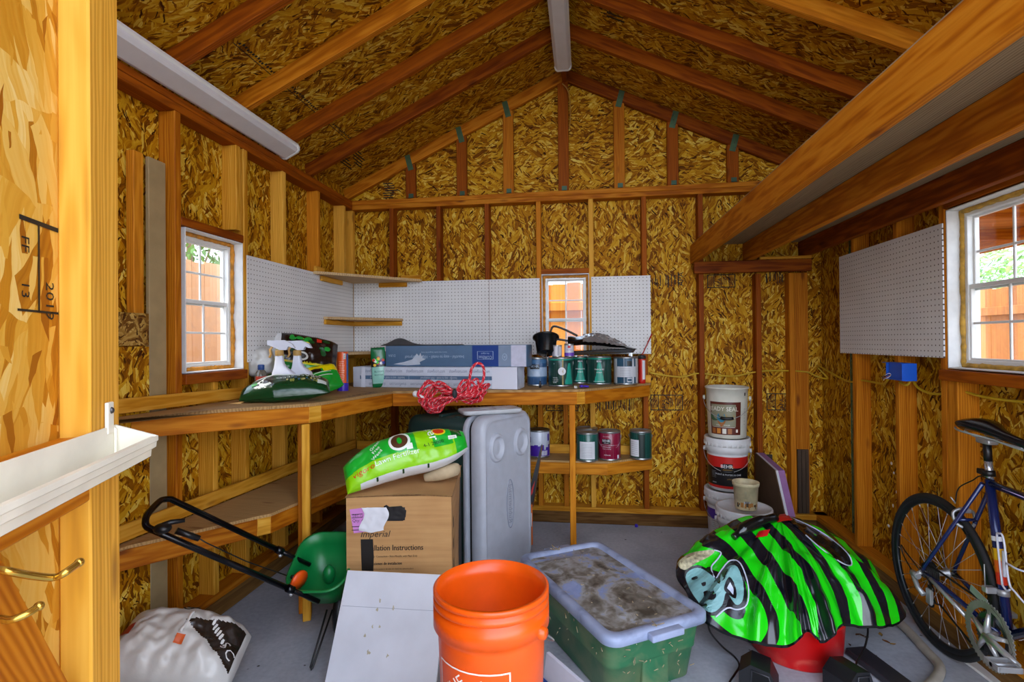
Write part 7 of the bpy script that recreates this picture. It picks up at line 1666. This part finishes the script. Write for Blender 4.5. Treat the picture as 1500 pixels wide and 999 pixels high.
# drivetrain
AY = Matrix.Rotation(PI/2, 3, 'X')
cs_ = thing('crankset', None, None, BB+Vector((0, -.062, -.0))); cs_.parent = bk
def ring(nm, ro, ri, nt, y, m, arms=0):
    mb = MB(); n = nt*4; vs = []
    for yy in (y-.0016, y+.0016):
        for k in range(n): rr2_ = ro+(.0055 if k % 4 in (0, 1) else 0); a = 2*PI*k/n; vs.append((rr2_*math.cos(a), yy, rr2_*math.sin(a)))
        for k in range(n): a = 2*PI*k/n; vs.append((ri*math.cos(a), yy, ri*math.sin(a)))
    fs = []
    for k in range(n):
        j = (k+1) % n; fs += [(k, j, n+j, n+k), (2*n+j, 2*n+k, 3*n+k, 3*n+j), (j, k, 2*n+k, 2*n+j), (n+k, n+j, 3*n+j, 3*n+k)]
    mb.add(vs, fs)
    for k in range(arms): a = 2*PI*k/arms+.3; mb.box(((ri-.012)*math.cos(a), y, (ri-.012)*math.sin(a)), (.034, .004, .016), 0, .001, R=Matrix.Rotation(-a, 3, 'Y'))
    return mb.build(nm, m, cs_)
RG = M('#8f8d86', .45, .35, .15)
ring('outer_chainring', .120, .096, 52, -.006, RG, 5); ring('inner_chainring', .080, .062, 39, .006, DKST, 5)
mb = MB()
for k in range(5): a = 2*PI*k/5+.3; mb.tube([(0, -.012, 0), (.045*math.cos(a), -.012, .045*math.sin(a)), (.082*math.cos(a), -.006, .082*math.sin(a))], [.016, .010, .007], 8)
mb.lathe([(0, -.022), (.016, -.022), (.02, -.01), (.02, .01)], 20, 0, (0, -.0, 0), Matrix.Rotation(-PI/2, 3, 'X') @ Matrix.Rotation(PI, 3, 'X')); mb.build('spider', CHROME, cs_)
ca = -.10; mb = MB(); tipc = Vector((.165*math.cos(ca), -.030, .165*math.sin(ca))); mb.tube([(0, -.02, 0), tipc*.5+Vector((0, -.008, 0)), tipc], [.014, .011, .012], 10); mb.build('crank_arm', CHROME, cs_)
mb = MB(); pc2 = tipc+Vector((0, -.045, 0)); mb.tube([tipc, pc2+Vector((0, -.04, 0))], .008, 8)
for dx in (-.03, .03): mb.box(pc2+Vector((dx, 0, 0)), (.008, .075, .02), 0, .002)
for dy in (-.036, .036): mb.box(pc2+Vector((0, dy, 0)), (.068, .008, .02), 0, .002)
mb.build('pedal', STEEL, cs_)
mb = MB(); t2 = -Vector((.165*math.cos(ca), 0, .165*math.sin(ca)))+Vector((0, .145, 0)); mb.tube([(0, .10, 0), t2], [.013, .011], 10); mb.tube([t2, t2+Vector((0, .02, 0))], .008, 8); mb.box(t2+Vector((0, .03, 0)), (.07, .03, .02), 0, .003); mb.build('far_crank_arm', CHROME, cs_)
cass = MB()
for k in range(7): cass.lathe([(.018, -.002), (.052-.005*k, -.002), (.054-.005*k, 0), (.052-.005*k, .002), (.018, .002)], 26, 0, HB+Vector((0, -.028-.0048*k, 0)), AY)
cass.build('cassette', M('#2d2c2b', .5, .5, .2), bk)
ch = []
for k in range(13): a = PI/2+PI*k/12; ch.append(HB+Vector((.040*math.cos(a)*1.0, -.045, .040*math.sin(a))))
top_ = [BB+Vector((.0, -.066, .114)), HB+Vector((0, -.045, .040))]
mb = MB(); pts = [BB+Vector((.02, -.066, .113))]+ch[0:7]+[HB+Vector((.03, -.05, -.045)), HB+Vector((.035, -.05, -.085)), HB+Vector((.06, -.05, -.115)), HB+Vector((.09, -.05, -.105)), BB+Vector((-.02, -.066, -.112)), BB+Vector((.06, -.066, -.095)), BB+Vector((.113, -.066, 0)), BB+Vector((.06, -.066, .095))]
mb.tube(pts, .0042, 6, 0, True, sm=True); mb.build('chain', M('#1d1b19', .6, .4, .2), bk)
rd = MB(); h0 = HB+Vector((-.008, -.075, -.02)); rd.tube([HB+Vector((0, -.07, 0)), h0+Vector((-.02, -.01, -.01))], .010, 8); rd.tube([h0+Vector((-.035, -.01, .0)), h0+Vector((.01, -.01, -.002))], .013, 10); rd.tube([h0+Vector((-.03, -.01, -.005)), h0+Vector((.0, -.008, -.055)), h0+Vector((.03, 0, -.075))], [.012, .010, .012], 8); rd.box(h0+Vector((.045, .015, -.075)), (.035, .016, .07), 0, .004)
for dz in (-.03, -.095): rd.lathe([(0, -.004), (.018, -.004), (.018, .004), (0, .004)], 16, 1, h0+Vector((.045, .02, dz-.01)), AY)
rd.build('rear_derailleur', [STEEL, BLACK], bk)
mb = MB(); mb.tube(spl([HB+Vector((-.0, -.08, .01)), HB+Vector((-.09, -.085, .055)), HB+Vector((-.135, -.08, .07)), HB+Vector((-.12, -.08, .03)), h0+Vector((-.03, -.01, .0))], 6), .0028, 6); mb.build('cable_housing', BLACK, bk)
# front derailleur, brake, cable, cage
mb = MB(); q = BB+dv*.16; mb.tube([q-dv*.012, q+dv*.012], .0195, 16, 0); mb.box(q+Vector((-.02, -.035, .0)), (.03, .04, .025), 0, .004); mb.box(q+Vector((-.03, -.066, -.03)), (.09, .003, .03), 0, .001, R=Matrix.Rotation(.25, 3, 'Y')); mb.tube([q+Vector((-.02, -.05, .01)), q+Vector((-.015, -.055, .10))], .0022, 6); mb.build('front_derailleur', STEEL, bk)
bq = CL.lerp(HB, .42); mb = MB()
bq = HB+(CL-HB).normalized()*(RW+.02)
for sy in (-1, 1): mb.tube(spl([bq+Vector((-.025, sy*.012, .03)), bq+Vector((-.03, sy*.04, .01)), bq+Vector((-.02, sy*.035, -.03)), bq+Vector((-.01, sy*.016, -.045))], 4), .0065, 7)
mb.box(bq+Vector((-.02, 0, .025)), (.03, .035, .02), 0, .004)
for sy in (-1, 1): mb.box(bq+Vector((-.005, sy*.013, -.05)), (.045, .009, .014), 1, .002, R=Matrix.Rotation(.9, 3, 'Y'))
mb.tube([bq+Vector((-.03, -.03, .05)), bq+Vector((-.035, -.045, .075))], .003, 6); mb.build('rear_brake', [STEEL, BLACK], bk)
mb = MB(); mb.tube(spl([CL+Vector((.06, -.018, .0)), CL+Vector((.0, -.03, .012)), CL+Vector((-.06, -.02, -.02)), bq+Vector((-.01, -.03, .12)), bq+Vector((-.03, -.03, .055))], 6), .0026, 6); mb.build('brake_cable', BLACK, bk)
WC = M('#d4d8e6', .35, .1, .02)
dq = (HT0+Vector((0, 0, .02))-BB).normalized(); nq = Vector((-dq.z, 0, dq.x))
def cage(u, v, y): return BB+dv*(.20+u)+Vector((.02+v, y, 0))
mb = MB(); mb.tube(spl([cage(.0, .012, -.022), cage(.17, .014, -.022), cage(.195, .03, -.024), cage(.18, .05, -.024), cage(.03, .05, -.024), cage(.0, .07, -.02), cage(-.03, .10, -.01)], 5), .0035, 7); mb.tube(spl([cage(.0, .012, -.022), cage(-.012, .03, -.022), cage(.0, .05, -.024)], 4), .0035, 7)
mb.tube(spl([cage(.085, .045, -.024), cage(.10, .07, -.034), cage(.10, .12, -.034), cage(.10, .15, 0), cage(.10, .12, .034), cage(.10, .06, .03)], 5), .0035, 7); mb.box(cage(.075, .004, 0), (.012, .012, .10), 0, .002); mb.build('bottle_cage', WC, bk)
# stem and drop bars
stm = HT1+Vector((-.01, 0, .05)); ftube('stem', [HT1, stm, stm+Vector((.10, 0, .005))], .013, STEEL)
hbp = []
for sy in (-1, 1): hbp.append([stm+Vector((.10, 0, .005)), stm+Vector((.10, sy*.17, .005)), stm+Vector((.16, sy*.20, .0)), stm+Vector((.19, sy*.20, -.06)), stm+Vector((.15, sy*.20, -.13)), stm+Vector((.05, sy*.20, -.14))])
mb = MB(); mb.tube(spl(hbp[0][::-1]+hbp[1][1:], 6), .0125, 10); mb.build('handlebar', BLACK, bk)
for sy in (-1, 1):
    mb = MB(); mb.tube(spl([stm+Vector((.17, sy*.20, .01)), stm+Vector((.20, sy*.20, .035)), stm+Vector((.225, sy*.20, 0)), stm+Vector((.22, sy*.19, -.09))], 5), [.014]*6+[.009]*10, 8); mb.build('brake_lever', BLACK, bk)
# ------------------------------------------------------------------ light and exposure
W = bpy.data.worlds.new('sky'); SC.world = W; W.use_nodes = True; wt = W.node_tree
tc = wt.nodes.new('ShaderNodeTexCoord'); sx3 = wt.nodes.new('ShaderNodeSeparateXYZ'); wt.links.new(tc.outputs['Generated'], sx3.inputs[0])
rmp = wt.nodes.new('ShaderNodeValToRGB'); e = rmp.color_ramp.elements
e[0].position = .0; e[0].color = (.86, .93, 1.06, 1); e[1].position = .7; e[1].color = (.50, .60, .78, 1)
wt.links.new(sx3.outputs[2], rmp.inputs[0]); wt.links.new(rmp.outputs[0], wt.nodes['Background'].inputs[0]); wt.nodes['Background'].inputs[1].default_value = 1.9
sd = bpy.data.lights.new('sun', 'SUN'); sd.energy = 1.7; sd.angle = math.radians(4); sd.color = (1, .93, .82)
so = bpy.data.objects.new('sun', sd); COL.objects.link(so); so.rotation_euler = (0, 0, 0)
_sd = Vector((.45, .22, -.86)).normalized(); so.rotation_euler = _sd.to_track_quat('-Z', 'Y').to_euler()
SC.view_settings.view_transform = 'Standard'; SC.view_settings.look = 'None'; SC.view_settings.gamma = 1; SC.view_settings.use_curve_mapping = False
SC.view_settings.exposure = 1.8
SC.cycles.use_denoising = True
SC.cycles.max_bounces = 10; SC.cycles.diffuse_bounces = 6; SC.cycles.transparent_max_bounces = 8
SC.cycles.sample_clamp_indirect = 6
